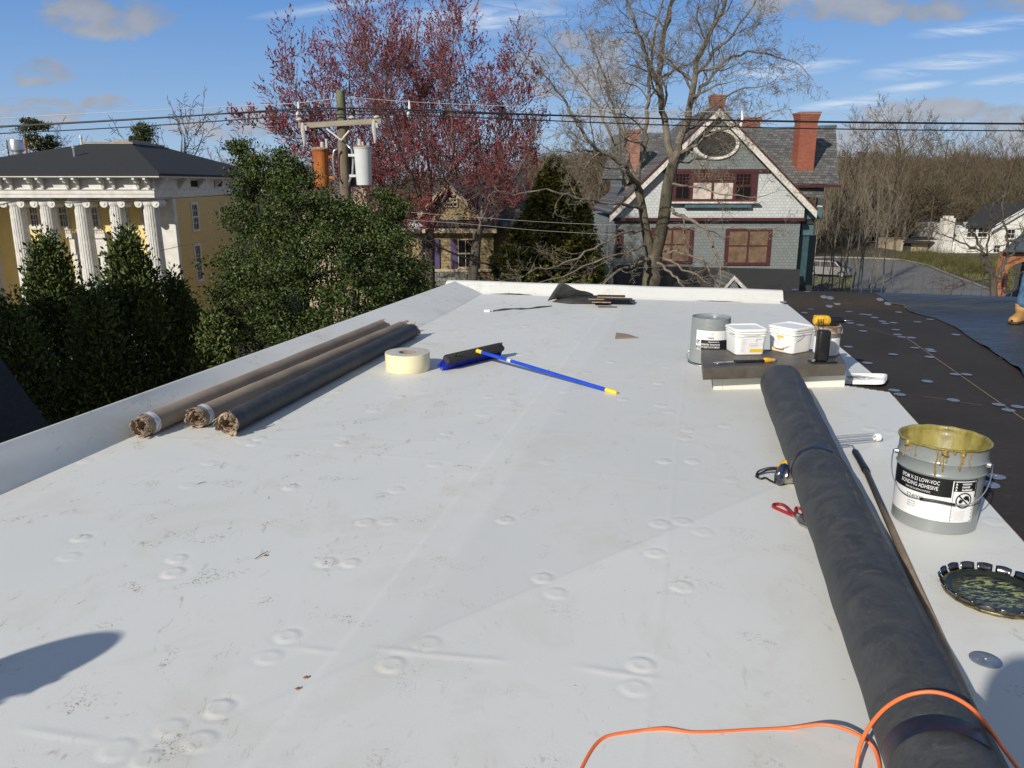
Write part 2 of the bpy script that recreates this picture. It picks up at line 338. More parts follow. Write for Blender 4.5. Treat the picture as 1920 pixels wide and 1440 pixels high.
    M['boardedge'] = simple('fibre_board_edge', (.28, .19, .11), .9, .25, 60, c2=(.40, .29, .18))
    M['hatchbrown'] = simple('brown_metal_cap', (.085, .072, .060), .5, .2, 7, c2=(.115, .102, .082))
    M['duct'] = simple('yellowed_tape', (.62, .60, .40), .45, .25, 30)
    M['twig'] = simple('dry_twig', (.14, .09, .05), .9, .3, 50)
    M['leafrust'] = simple('dry_leaf', (.30, .10, .03), .8, .3, 50)
    # vegetation
    def leafm(name, c1, c2, c3, rough=.45, sc=1.2):
        n = NT(name); n.tc.location = (0, 0); g = n.N.new('ShaderNodeNewGeometry')
        f = n.noise(sc, 4, .6); c = n.mix(n.ramp(f, [(.35, 0.0), (.65, 1.0)]), c1, c2)
        r = n.N.new('ShaderNodeMath'); r.operation = 'POWER'; n.L.new(g.outputs['Random Per Island'], r.inputs[0]); r.inputs[1].default_value = 2.5
        n.set(base=n.mix(r.outputs[0], c, c3), rough=rough, spec=.35); n.b.inputs['Transmission Weight'].default_value = 0
        return n.m
    M['holly'] = leafm('broad_evergreen_leaf', (.014, .032, .008), (.036, .060, .011), (.11, .14, .028), .5)
    M['thuja'] = leafm('arborvitae_spray', (.020, .043, .012), (.070, .100, .024), (.15, .19, .05), .6)
    M['yew'] = leafm('yew_foliage', (.030, .050, .014), (.13, .125, .02), (.20, .18, .04), .6, .5)
    M['pine'] = leafm('pine_needles', (.025, .045, .016), (.05, .07, .02), (.10, .12, .05), .6)
    M['bud'] = leafm('red_maple_buds', (.15, .020, .028), (.23, .034, .044), (.31, .085, .08), .6)
    M['bark'] = simple('grey_green_bark', (.075, .065, .042), .9, .4, 3, bump=.6, c2=(.15, .135, .095), stretch=(1, 1, .3))
    M['barkdark'] = simple('dark_bark', (.060, .050, .040), .9, .35, 4, bump=.5, c2=(.12, .10, .08), stretch=(1, 1, .3))
    M['barkpale'] = simple('pale_twig_bark', (.155, .132, .10), .9, .25, 3, c2=(.25, .215, .165))
    M['mapletwig'] = simple('maple_twig_bark', (.12, .085, .075), .9, .25, 3, c2=(.20, .155, .14))
    M['woods'] = leafm('woods_twigs', (.105, .074, .050), (.082, .078, .038), (.18, .14, .10), .9, .035)
    M['shrub'] = leafm('brown_shrub_twigs', (.07, .062, .022), (.10, .085, .04), (.12, .13, .04), .9, .4)
    M['blossom'] = leafm('pale_blossom', (.45, .43, .36), (.55, .54, .46), (.7, .68, .6), .7)
    # architecture
    def boards(name, c, pitch, dark=.6, rough=.6, var=.1):
        n = NT(name); sp = n.N.new('ShaderNodeSeparateXYZ'); n.L.new(n.co(), sp.inputs[0])
        fr = n.math('FRACT', n.math('DIVIDE', sp.outputs[2], pitch)); ln = n.ramp(fr, [(0, 0.0), (.10, 1.0), (.9, 1.0), (1, .55)])
        v = n.noise(1.5, 5, .6); cc = n.mix(v, tuple(x * (1 - var) for x in c), tuple(x * (1 + var) for x in c))
        n.set(base=n.mix(ln, tuple(x * dark for x in c), cc), rough=rough); n.bump(fr, .5, pitch * .2); return n.m
    M['yclap'] = boards('yellow_clapboard', (.66, .50, .22), .14, .7)
    M['ystucco'] = simple('yellow_flush_boards', (.80, .63, .27), .6, .06, 2)
    M['wtrim'] = simple('white_trim_paint', (.62, .61, .58), .55, .10, 3, c2=(.72, .71, .68))
    M['asphalt'] = simple('charcoal_roof_shingles', (.024, .026, .028), .85, .3, 12, bump=.4, stretch=(1, 1, 3))
    def slate(name, c, c2, w, h, mort=.35, off=.5, rough=.7, rot=(0, 0, 0), plane='XZ'):
        n = NT(name); sp = n.N.new('ShaderNodeSeparateXYZ'); n.L.new(n.co(rot=rot), sp.inputs[0]); cb = n.N.new('ShaderNodeCombineXYZ')
        n.L.new(sp.outputs[0 if plane[0] == 'X' else 1], cb.inputs[0]); n.L.new(sp.outputs[2], cb.inputs[1])
        b = n.N.new('ShaderNodeTexBrick'); b.inputs['Scale'].default_value = 1; b.inputs['Brick Width'].default_value = w; b.inputs['Row Height'].default_value = h
        b.inputs['Mortar Size'].default_value = h * .09; b.inputs['Color1'].default_value = c + (1,); b.inputs['Color2'].default_value = c2 + (1,)
        b.inputs['Mortar'].default_value = tuple(x * mort for x in c) + (1,); b.offset = off; n.L.new(cb.outputs[0], b.inputs['Vector'])
        v = n.noise(.9, 6, .65); n.set(base=n.mix(n.math('MULTIPLY', v, .5), b.outputs[0], tuple(x * .65 for x in c)), rough=rough); n.bump(b.outputs['Fac'], -.5, .02); return n.m
    M['slate'] = slate('grey_slate_roof', (.085, .085, .085), (.21, .205, .195), .30, .15, .3)
    M['shingle_w'] = slate('pale_painted_shingles', (.52, .55, .56), (.63, .65, .65), .22, .16, .65)
    M['shingle_g'] = slate('blue_grey_painted_shingles', (.185, .21, .212), (.225, .25, .25), .22, .16, .6)
    M['shingle_t'] = slate('tan_wood_shingles', (.27, .205, .10), (.38, .30, .155), .2, .15, .5)
    M['brick'] = slate('red_brick', (.26, .080, .048), (.34, .12, .075), .21, .075, .8)
    M['brickold'] = slate('weathered_brick', (.22, .09, .065), (.38, .24, .19), .21, .075, 1.2)
    M['brickorange'] = slate('orange_brick', (.36, .15, .07), (.46, .21, .10), .21, .075, .9)
    M['brickwall'] = slate('brown_brick_wall', (.16, .075, .05), (.20, .10, .07), .21, .075, .8)
    M['greyshingle'] = slate('grey_porch_shingles', (.19, .19, .17), (.26, .25, .22), .25, .16, .4)
    M['burgundy'] = simple('burgundy_trim', (.068, .018, .020), .5, .2, 6)
    M['curbwhite'] = simple('clean_curb_membrane', (.74, .73, .67), .5, .04, 5)
    M['peel'] = simple('peeling_white_trim', (.62, .60, .54), .7, .3, 9, c2=(.75, .73, .68))
    M['ply'] = simple('weathered_plywood', (.135, .085, .05), .8, .3, 2.5, c2=(.20, .13, .08))
    M['plygrey'] = simple('pinkish_plywood', (.52, .45, .41), .8, .2, 3)
    M['teal'] = simple('dark_teal_paint', (.035, .075, .085), .5, .2, 4)
    M['tealmid'] = simple('blue_grey_paint', (.075, .13, .155), .5, .15, 4)
    n = NT('window_glass'); n.set(base=(.012, .014, .016), rough=.06, spec=.9); M['glass'] = n.m
    n = NT('window_dark'); n.set(base=(.006, .006, .007), rough=.5, spec=.2); M['void'] = n.m
    M['purple'] = simple('purple_shutter', (.065, .045, .12), .6, .2, 5)
    M['creamwall'] = simple('cream_wall', (.42, .35, .25), .7, .12, 2)
    M['whitewall'] = boards('white_siding', (.74, .74, .70), .2, .8)
    M['darktrim'] = simple('dark_soffit', (.03, .028, .026), .7, .2, 4)
    M['pole'] = simple('weathered_pole', (.17, .125, .095), .9, .35, 4, bump=.5, c2=(.25, .21, .15), stretch=(1, 1, .2))
    M['polegreen'] = simple('mossy_pole_wood', (.16, .17, .10), .9, .35, 6, bump=.4, stretch=(1, 1, .2))
    M['crossarm'] = simple('bleached_timber', (.30, .265, .205), .85, .3, 5, stretch=(.2, 1, 1))
    M['tank'] = simple('white_grey_enamel', (.62, .65, .66), .35, .05, 3)
    M['tankdark'] = simple('dark_grey_enamel', (.07, .09, .10), .4, .1, 3)
    n = NT('rusted_tank'); a = n.noise(6, 6, .6, .5, (1, 1, .25)); n.set(base=n.mix(n.ramp(a, [(.3, 0.0), (.7, 1.0)]), (.22, .06, .015), (.50, .16, .03)), rough=.75); M['rust'] = n.m
    M['porcelain'] = simple('porcelain', (.5, .48, .46), .25, .1, 20)
    M['wire'] = simple('black_cable', (.008, .008, .010), .5, .2, 10)
    M['wirepale'] = simple('bare_aluminium_cable', (.45, .46, .47), .4, .1, 10)
    # ground
    n = NT('ground_cover'); a = n.noise(.12, 6, .6); b = n.noise(1.2, 6, .7)
    c = n.mix(n.ramp(a, [(.42, 0.0), (.58, 1.0)]), (.055, .042, .026), (.072, .074, .030)); n.set(base=n.mix(n.math('MULTIPLY', b, .6), c, (.045, .035, .022)), rough=.95); n.bump(b, .6, .1); M['ground'] = n.m
    n = NT('worn_asphalt'); a = n.noise(.25, 7, .65, .8); n.set(base=n.mix(a, (.11, .105, .10), (.175, .168, .158)), rough=.85); n.bump(n.noise(30, 4, .6), .2, .01); M['road'] = n.m
    M['kerb'] = simple('concrete_kerb', (.30, .28, .25), .85, .2, 3)
    M['grass'] = leafm('rough_grass', (.065, .078, .02), (.11, .11, .035), (.16, .15, .04), .8, .3)
    M['carpaint'] = simple('silver_car_paint', (.13, .125, .125), .4, .05, 3, metal=.2, coat=.2)
    M['tyre'] = simple('tyre_rubber', (.015, .015, .015), .8, .2, 10)
    M['denim'] = simple('blue_denim', (.035, .10, .20), .85, .35, 9, c2=(.10, .22, .36), bump=.4)
    M['boot'] = simple('tan_work_boot', (.40, .22, .07), .7, .2, 12)
    M['sole'] = simple('dark_boot_sole', (.05, .035, .025), .8, .2, 12)
    M['jacket'] = simple('dark_brown_jacket', (.022, .019, .015), .85, .3, 9, bump=.4)
    M['skin'] = simple('skin', (.42, .24, .17), .5, .08, 8)
    M['hair'] = simple('dark_hair', (.02, .014, .01), .6, .3, 40)
mats()
# ------------------------------------------------------------------ the flat roof we stand on
rng = np.random.default_rng(7)
BUMPS_PX = [(220,1405),(275,1425),(375,1390),(320,1365),(412,1328),(505,1232),(540,1193),(735,1250),(803,1210),(130,1045),(152,1010),(332,1048),(325,1074),(392,868),(352,911),
 (613,1055),(658,1056),(685,980),(728,978),(742,919),(948,977),(1017,1086),(1043,1115),(1228,1040),(1278,1103),(1202,1250),(1190,1293),(1237,984),(1280,980),(1318,1000),(816,872),
 (1025,868),(1245,866),(1298,866),(1283,822),(1290,808),(832,824),(838,813),(640,833),(650,821),(457,828),(487,822),(475,832),(110,852),(160,865),(545,914),(905,778),(915,745),
 (1050,775),(1060,735),(1255,773),(1240,762),(1168,750),(630,735),(618,748),(520,790),(1630,805),(1668,812),(1655,838),(1862,980),(750,745),(975,665),(985,683),(1145,680),(1085,640),
 (1130,655),(860,622),(930,640),(1020,645),(1250,690),(1235,720),(1180,610),(1240,600),(985,612),(840,600),(1100,700),(700,770),(790,735),(590,712),(1360,800),(1370,900)]
BU = np.array([w2uv(gz(*p)) for p in BUMPS_PX])
def sst(x, a, b): t = np.clip((x - a) / (b - a), 0, 1); return t * t * (3 - 2 * t)
def uc(v): return -2.83 + .37 * sst(np.asarray(v, float), 3.1, 6.2) - .05 * sst(np.asarray(v, float), 6.5, 8.9)
def ur(v): return 1.22 - .25 * np.clip((np.asarray(v, float) - 5.6) / 3.2, 0, 1)
WR = [((30,1365),(205,1388),.0016,.010),((545,1213),(645,1222),.0016,.010),((690,1215),(960,1245),.0018,.010),((1075,1252),(1245,1276),.0022,.012),((1560,1010),(1760,1090),.001,.01),
      ((1640,850),(1860,780),.0012,.012),((330,1290),(640,1190),.0008,.03),((180,822),(860,829),.0006,.012)]
WR = [(w2uv(gz(*a)), w2uv(gz(*b)), h, w) for a, b, h, w in WR]
def hroof(u, v):
    z = 0.0011 * np.sin(u * 2.1 + 1) * np.sin(v * 1.3) + .0007 * np.sin(u * 5.3 + v * 3.1)
    for i, (bu, bv) in enumerate(BU):
        m = (abs(u - bu) < .09) & (abs(v - bv) < .09)
        if not m.any(): continue
        h1 = math.sin(i * 12.9898) * 43758.5453 % 1; h2 = math.sin(i * 78.233) * 24634.63 % 1; r = np.hypot((u[m] - bu) * (.95 + .12 * h2), v[m] - bv) * (1.08 + .2 * h1); k = .5 + .7 * h2
        z[m] += k * (.0032 * (1 - sst(r, .0335, .0405)) - .0015 * (1 - sst(r, .018, .030)) + .0009 * (1 - sst(r, .003, .008)) - .0012 * np.exp(-((r - .050) / .007) ** 2))
    z += .0022 * (1 / (1 + np.exp(-(u + .93) / .0022)))                     # lap seam: right sheet over left
    z += .0012 * (1 / (1 + np.exp(-(u + .79 + .004 * np.sin(v * 5)) / .012)))
    for bu in (-.055, ): z += .0011 * np.exp(-((u - bu - .004 * np.sin(v * 3)) / .008) ** 2)
    for bv in (3.28, 5.75): z += .0007 * np.exp(-((v - bv - .003 * np.sin(u * 4)) / .007) ** 2)
    z += .0014 / (1 + np.exp(-((u - .25) * .793 - (v - 3.14) * .609) / .0025))
    for a, b, h, w in WR:
        ax, ay = a; bx, by = b; L = math.hypot(bx - ax, by - ay); dx, dy = (bx - ax) / L, (by - ay) / L
        t = (u - ax) * dx + (v - ay) * dy; n = -(u - ax) * dy + (v - ay) * dx + .006 * np.sin(t * 9)
        z += h * np.exp(-(n / w) ** 2) * sst(t, -.02, .08) * (1 - sst(t, L - .08, L + .02))
    return z
roof = thing('flat_roof_building', 'flat roofed building with white membrane, brown cover board and low parapet in the foreground', 'building')
def membrane():
    vs = [.25]; brk = .80
    while vs[-1] < 8.87: vs.append(vs[-1] + (.0085 + .0022 * max(0, vs[-1] - 1.5) if vs[-1] > .62 else .03))
    vs[-1] = 8.87; vs = np.array(vs); ns = 380; s = np.linspace(0, 1, ns); s = (s * .85 + .15 * s ** 1.0)
    Vg, Sg = np.meshgrid(vs, s, indexing='ij'); U0, U1 = uc(Vg), ur(Vg); Ug = U0 + (U1 - U0) * Sg
    Z = hroof(Ug, Vg) * (1 - sst(Vg, 8.6, 8.87)) + .001
    P = np.stack([Ug * UU[0] + Vg * VV[0], Ug * UU[1] + Vg * VV[1], Z], -1)
    a, b = P.shape[:2]
    I = np.arange((a - 1) * b).reshape(a - 1, b)[:, :-1]; Q = np.stack([I, I + 1, I + b + 1, I + b], -1)
    uc_, vc_ = Ug[:-1, :-1], Vg[:-1, :-1]
    keep = ~((uc_ > .90) & (vc_ > 5.12 + (1.22 - uc_) * .45) & (vc_ < 5.52)); Q = Q[keep].reshape(-1, 4)
    m = MB(); m.v = [P.reshape(-1, 3)]; m.n = a * b; m.f = [tuple(q) for q in Q.tolist()]; m.mi = [0] * len(m.f)
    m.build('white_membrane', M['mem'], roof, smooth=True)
    # left parapet slope, cap and outer lip
    m = MB(); vv = np.linspace(.25, 9.06, 260); rows = []
    for v in vv:
        ub = float(uc(v)); hp = .160 - .040 * float(sst(np.array(v), 3.4, 6.6)); ut = -3.39 + 2.64 * hp + .027 * (v - 2.98); ub = max(ub, ut + .012); r = []
        for k, t in enumerate(np.linspace(0, 1, 26)):
            u = ub + (ut - ub) * t; z = hp * (t ** .9) + .001 + .0035 * math.sin(v * 2.3 + 3 * t) * t * (1 - t) * 4 + .002 * math.sin(v * 7 + t * 5) * t * (1 - t) * 4
            r.append(uv2w(u, v, z))
        for du, z in ((.005, hp + .001), (.010, hp - .003), (.014, hp - .02), (.016, -.06)): r.append(uv2w(ut - du, v, z))
        rows.append(r)
    m.grid(rows)
    for (bx_, by_) in ((40, 862), (185, 832)): pass
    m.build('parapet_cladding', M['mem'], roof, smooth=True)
    # back parapet, white part
    m = MB(); rows = []
    for i, u in enumerate(np.linspace(-3.02, .93, 120)):
        r = []; f = min(1, max(0, (u + 3.02) / .5))
        prof = [(8.868, .0), (8.885, .004), (8.93, .04), (9.02, .092), (9.05, .112), (9.06, .119), (9.16, .121), (9.18, .10), (9.185, 0)]
        for v, z in prof:
            r.append(uv2w(u - (0.0 if u < .9 else -.0) , v + .004 * math.sin(u * 3), z + (.0 if f >= 1 else .0) + .003 * math.sin(u * 4.1) * (z > .02)))
        rows.append(r)
    m.grid(rows)
    e = [uv2w(.93, v, z) for v, z in ((8.868, 0), (9.05, .112), (9.16, .121), (9.18, -.02))]; m.poly(e)
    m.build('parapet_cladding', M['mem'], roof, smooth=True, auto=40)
membrane()
def darkroof():
    m = MB(); rows = []
    for u in np.linspace(-2.9, 6.6, 80):
        rows.append([uv2w(u, v, z + .0025 * math.sin(u * 3.1 + v) + (.004 * math.sin(u * 5) if z > 0 else 0)) for v, z in [(.2, -.024), (2, -.024), (4, -.024), (6, -.024), (8, -.024), (8.76, -.024), (8.86, -.012), (8.93, .03), (9.08, .088), (9.12, .094), (9.35, .092), (9.40, .07)]])
    m.grid(rows); m.build('cover_board', M['board'], roof, smooth=True)
    # board joints: shallow pale gaps
    m = MB()
    def joint(p, q, w=.006):
        a, b = np.array(gz(*p, -.022)), np.array(gz(*q, -.022)); d = (b - a) / np.linalg.norm(b - a); n = np.array([-d[1], d[0], 0]) * w / 2
        m.add([a - n, b - n, b + n, a + n], [(0, 1, 2, 3)])
    joint((1698, 632), (1925, 790)); joint((1655, 730), (1720, 750)) if False else None
    joint((1730, 742), (1842, 760), .004); joint((1540, 590), (1700, 636), .003)
    m.build('board_joint', M['boardedge'], roof)
    # exposed fibre board edge beside the membrane
    m = MB(); vs = np.linspace(.3, 5.05, 60)
    m.grid([[uv2w(float(ur(v)) - .003, v, -.0005), uv2w(float(ur(v)) + .010 + .002 * math.sin(v * 9), v, -.002), uv2w(float(ur(v)) + .013 + .002 * math.sin(v * 9), v, -.023)] for v in vs]); m.build('board_edge', M['boardedge'], roof)
    m = MB(); vs = np.linspace(5.5, 8.86, 40)
    m.grid([[uv2w(float(ur(v)) - .003, v, 0.0005), uv2w(float(ur(v)) + .004, v, -.002), uv2w(float(ur(v)) + .005, v, -.023)] for v in vs]); m.build('board_edge', M['boardedge'], roof)
    # walls under the roof
    m = MB()
    c = [uv2w(-3.16, -6, 0), uv2w(6.5, -6, 0), uv2w(6.5, 9.36, 0), uv2w(-3.16, 9.17, 0)]
    top = [p + np.array([0, 0, -.05]) for p in c]; bot = [np.array([p[0], p[1], GZ]) for p in c]
    for i in range(4):
        j = (i + 1) % 4; m.add([bot[i], bot[j], top[j], top[i]], [(0, 1, 2, 3)])
    m.build('wall', M['brickwall'], roof)
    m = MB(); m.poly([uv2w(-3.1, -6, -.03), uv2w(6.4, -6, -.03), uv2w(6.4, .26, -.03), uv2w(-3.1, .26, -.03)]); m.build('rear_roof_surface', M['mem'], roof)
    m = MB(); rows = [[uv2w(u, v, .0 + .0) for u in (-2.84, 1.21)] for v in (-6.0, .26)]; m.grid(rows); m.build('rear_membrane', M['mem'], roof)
    # fastener plates on the cover board
    PL = [(480,90),(527,93),(885,104),(355,128),(185,165),(518,180),(572,178),(935,188),(660,210),(760,230),(800,233),(845,253),(900,280),(920,295),(980,290),(668,292),(742,307),(762,350),(1152,284),(1245,266),
          (998,341),(1010,376),(1040,393),(1110,398),(1430,376),(655,463),(1135,471),(1240,482),(1255,495),(1240,537),(978,518),(793,580),(1425,662),(1507,663),(1223,712),(985,777),(1025,807),(1410,848),
          (1737,880),(1808,920),(1875,895),(1780,545),(1822,562),(640,711),(1018,214),(385,192),(340,218),(160,76),(270,52)]
    first = None
    for i, (a, b) in enumerate(PL):
        px, py = 1420 + a / 3.84, 530 + b / 3.84
        p = gz(px, py, -.022)
        if w2uv(p)[1] > 8.80:
            p = gz(px, py, .05)
            vv_ = w2uv(p)[1]; z = float(np.interp(vv_, [8.76, 8.86, 8.93, 9.08, 9.35], [-.02, -.012, .03, .09, .093])) ; p = gz(px, py, z); vv_ = w2uv(p)[1]; z = float(np.interp(vv_, [8.76, 8.86, 8.93, 9.08, 9.35], [-.02, -.012, .03, .09, .093])); p[2] = z + .002; tilt = .36 if vv_ < 9.1 else 0
        else: tilt = 0
        if first is None:
            m = MB(); m.lathe([(0.0, .0026), (.004, .0026), (.006, .001), (.018, .001), (.021, .0022), (.026, .0022), (.029, .001), (.034, .0012), (.036, .0)], n=28); first = m.build('fastener_plate', [M['plate']], roof, smooth=True, W=False); o = first
        else: o = first.copy(); COL.objects.link(o)
        o.location = (p[0], p[1], p[2] + .003); o.rotation_euler = (tilt, 0, -AZ * (tilt > 0))
        o.rotation_euler.rotate_axis('X', float(rng.normal(0, .02)))
darkroof()
# black rubber sheet spread over the boards at the right
def sheet():
    t = thing('rubber_sheet', 'glossy black rubber sheet spread over the brown boards and up the far parapet at right', 'roofing sheet', uv2w(3, 8, 0))
    L = [w2uv(gz(x, y, z)) for x, y, z in ((1925, 712, -.01), (1905, 690, -.01), (1868, 664, -.01), (1830, 640, -.01), (1790, 612, -.01), (1755, 596, -.01), (1715, 586, -.01), (1692, 579, -.01))]
    L += [(2.02, 8.93), (1.93, 9.12), (1.92, 9.34)]
    lu = [a for a, b in L]; lv = [b for a, b in L]
    P = np.array([(float(np.interp(s, np.linspace(0, 1, len(L)), lu)), float(np.interp(s, np.linspace(0, 1, len(L)), lv))) for s in np.linspace(0, 1, 90)])
    rows = []
    for k, (u0, v0) in enumerate(P):
        s = k / 89; u1 = 5.6 if v0 < 8.7 else 5.6 - (5.6 - (3.62 if v0 < 9.0 else 3.42)) * min(1, (v0 - 8.7) / .15); v1 = v0
        if v0 < 8.7: u1 = 5.6
        r = []
        for q in np.linspace(0, 1, 60):
            u = u0 + (u1 - u0) * q; v = v0
            z = float(np.interp(v, [8.6, 8.76, 8.86, 8.93, 9.08, 9.12, 9.34], [-.018, -.012, .01, .045, .094, .100, .100]))
            if v < 8.76:
                w = math.sin(v * 7 + u * 1.5 + .6 * math.sin(u * 4)) * .010 + .008 * math.sin(v * 15 - u * 3) + .006 * math.sin(u * 9 + v * 4); w *= sst(8.4 - v, 0, 2.2); z += .004 + max(w, -.003) + .012 * sst(8.4 - v, 0, 2)
            r.append(uv2w(u, v, z))
        rows.append(r)
    m = MB(); m.grid(rows); o = m.build('sheet', M['sheet'], t, smooth=True)
    sm = o.modifiers.new('thick', 'SOLIDIFY'); sm.thickness = .002; sm.offset = 1
sheet()
# neighbouring building at the left
def neighbour():
    A = at(97, 803, 7.0); B = at(0, 670, 7.0); d = B - A; C = A + d * 2.2
    t = thing('shingled_neighbour_building', 'neighbouring building at the lower left edge with steep dark shingle roof', 'building', (A[0] - 6, 3, GZ))
    m = MB(); back = np.array([0, -12.0, 0]); m.poly([A, C, C + back, A + back], h=(-.05, 0, -.08)); m.build('roof', M['asphalt'], t)
    m = MB(); R = 2 * C - A; R[2] = A[2]; zb = GZ
    a2 = A + np.array([-.3, 0, -.1]); r2 = R + np.array([.3, 0, -.1])
    m.add([(a2[0], a2[1] - .2, zb), (r2[0], a2[1] - .2, zb), (r2[0], a2[1] - .2, a2[2]), (C[0], a2[1] - .2, C[2] - .12), (a2[0], a2[1] - .2, a2[2])], [(0, 1, 2, 3, 4)])
    m.add([(a2[0], a2[1] - .2, zb), (a2[0], a2[1] - 12, zb), (a2[0], a2[1] - 12, a2[2]), (a2[0], a2[1] - .2, a2[2])], [(0, 1, 2, 3)])
    m.build('wall', M['brickwall'], t)
    m = MB(); m.poly([C + np.array([0, 0, 0]), R, R + back, C + back], h=(.05, 0, -.08)); m.build('roof', M['asphalt'], t)
    t = thing('unseen_shade_block', 'tall brown brick building beyond the left edge of the roof', 'building', (-20, 2, GZ))  # not a real building: unseen block added to shade the lower evergreens
    m = MB(); m.bx(-26, -9.2, -6, 8.5, GZ, 2.0); m.build('wall', M['brickwall'], t)  # added out of view, sized so its shade falls on the lower evergreens
    m = MB(); m.bx(-26.2, -9.0, -6.2, 8.7, 2.0, 2.3); m.build('roof', M['kerb'], t)
neighbour()
# ------------------------------------------------------------------ things lying on the roof
def wrapcyl(V, cx, cy, r, a0, z0, zs=1.0):
    # flat text (x along the arc, y up) onto a vertical cylinder; angle grows to the right as seen from outside
    a = a0 + V[:, 0] / r; return np.stack([cx + r * np.cos(a), cy + r * np.sin(a), z0 + V[:, 1] * zs], -1)
def arcpatch(m, r, a0, a1, z0, z1, mi=0, n=24):
    th = np.linspace(a0, a1, n); m.grid([[(r * math.cos(t), r * math.sin(t), z) for z in (z0, z1)] for t in th], mi)
def textarc(m, s, size, r, a_left, z, bold=.0, mi=0, flip=False, cx=.80, fit=None):
    V, F = textmesh(s, size, bold)
    if fit: cx = fit / (V[:, 0].max() - V[:, 0].min())
    V = V * np.array([cx, 1, 1])
    if flip: V = -V
    a = a_left + V[:, 0] / r; m.add(np.stack([r * np.cos(a), r * np.sin(a), z + V[:, 1]], -1), F, mi)
def flattext(m, s, size, O, X, Y, bold=0.0, mi=0):
    V, F = textmesh(s, size, bold); O, X, Y = map(lambda q: np.array(q, float), (O, X, Y)); m.add(O + V[:, :1] * X + V[:, 1:2] * Y, F, mi)
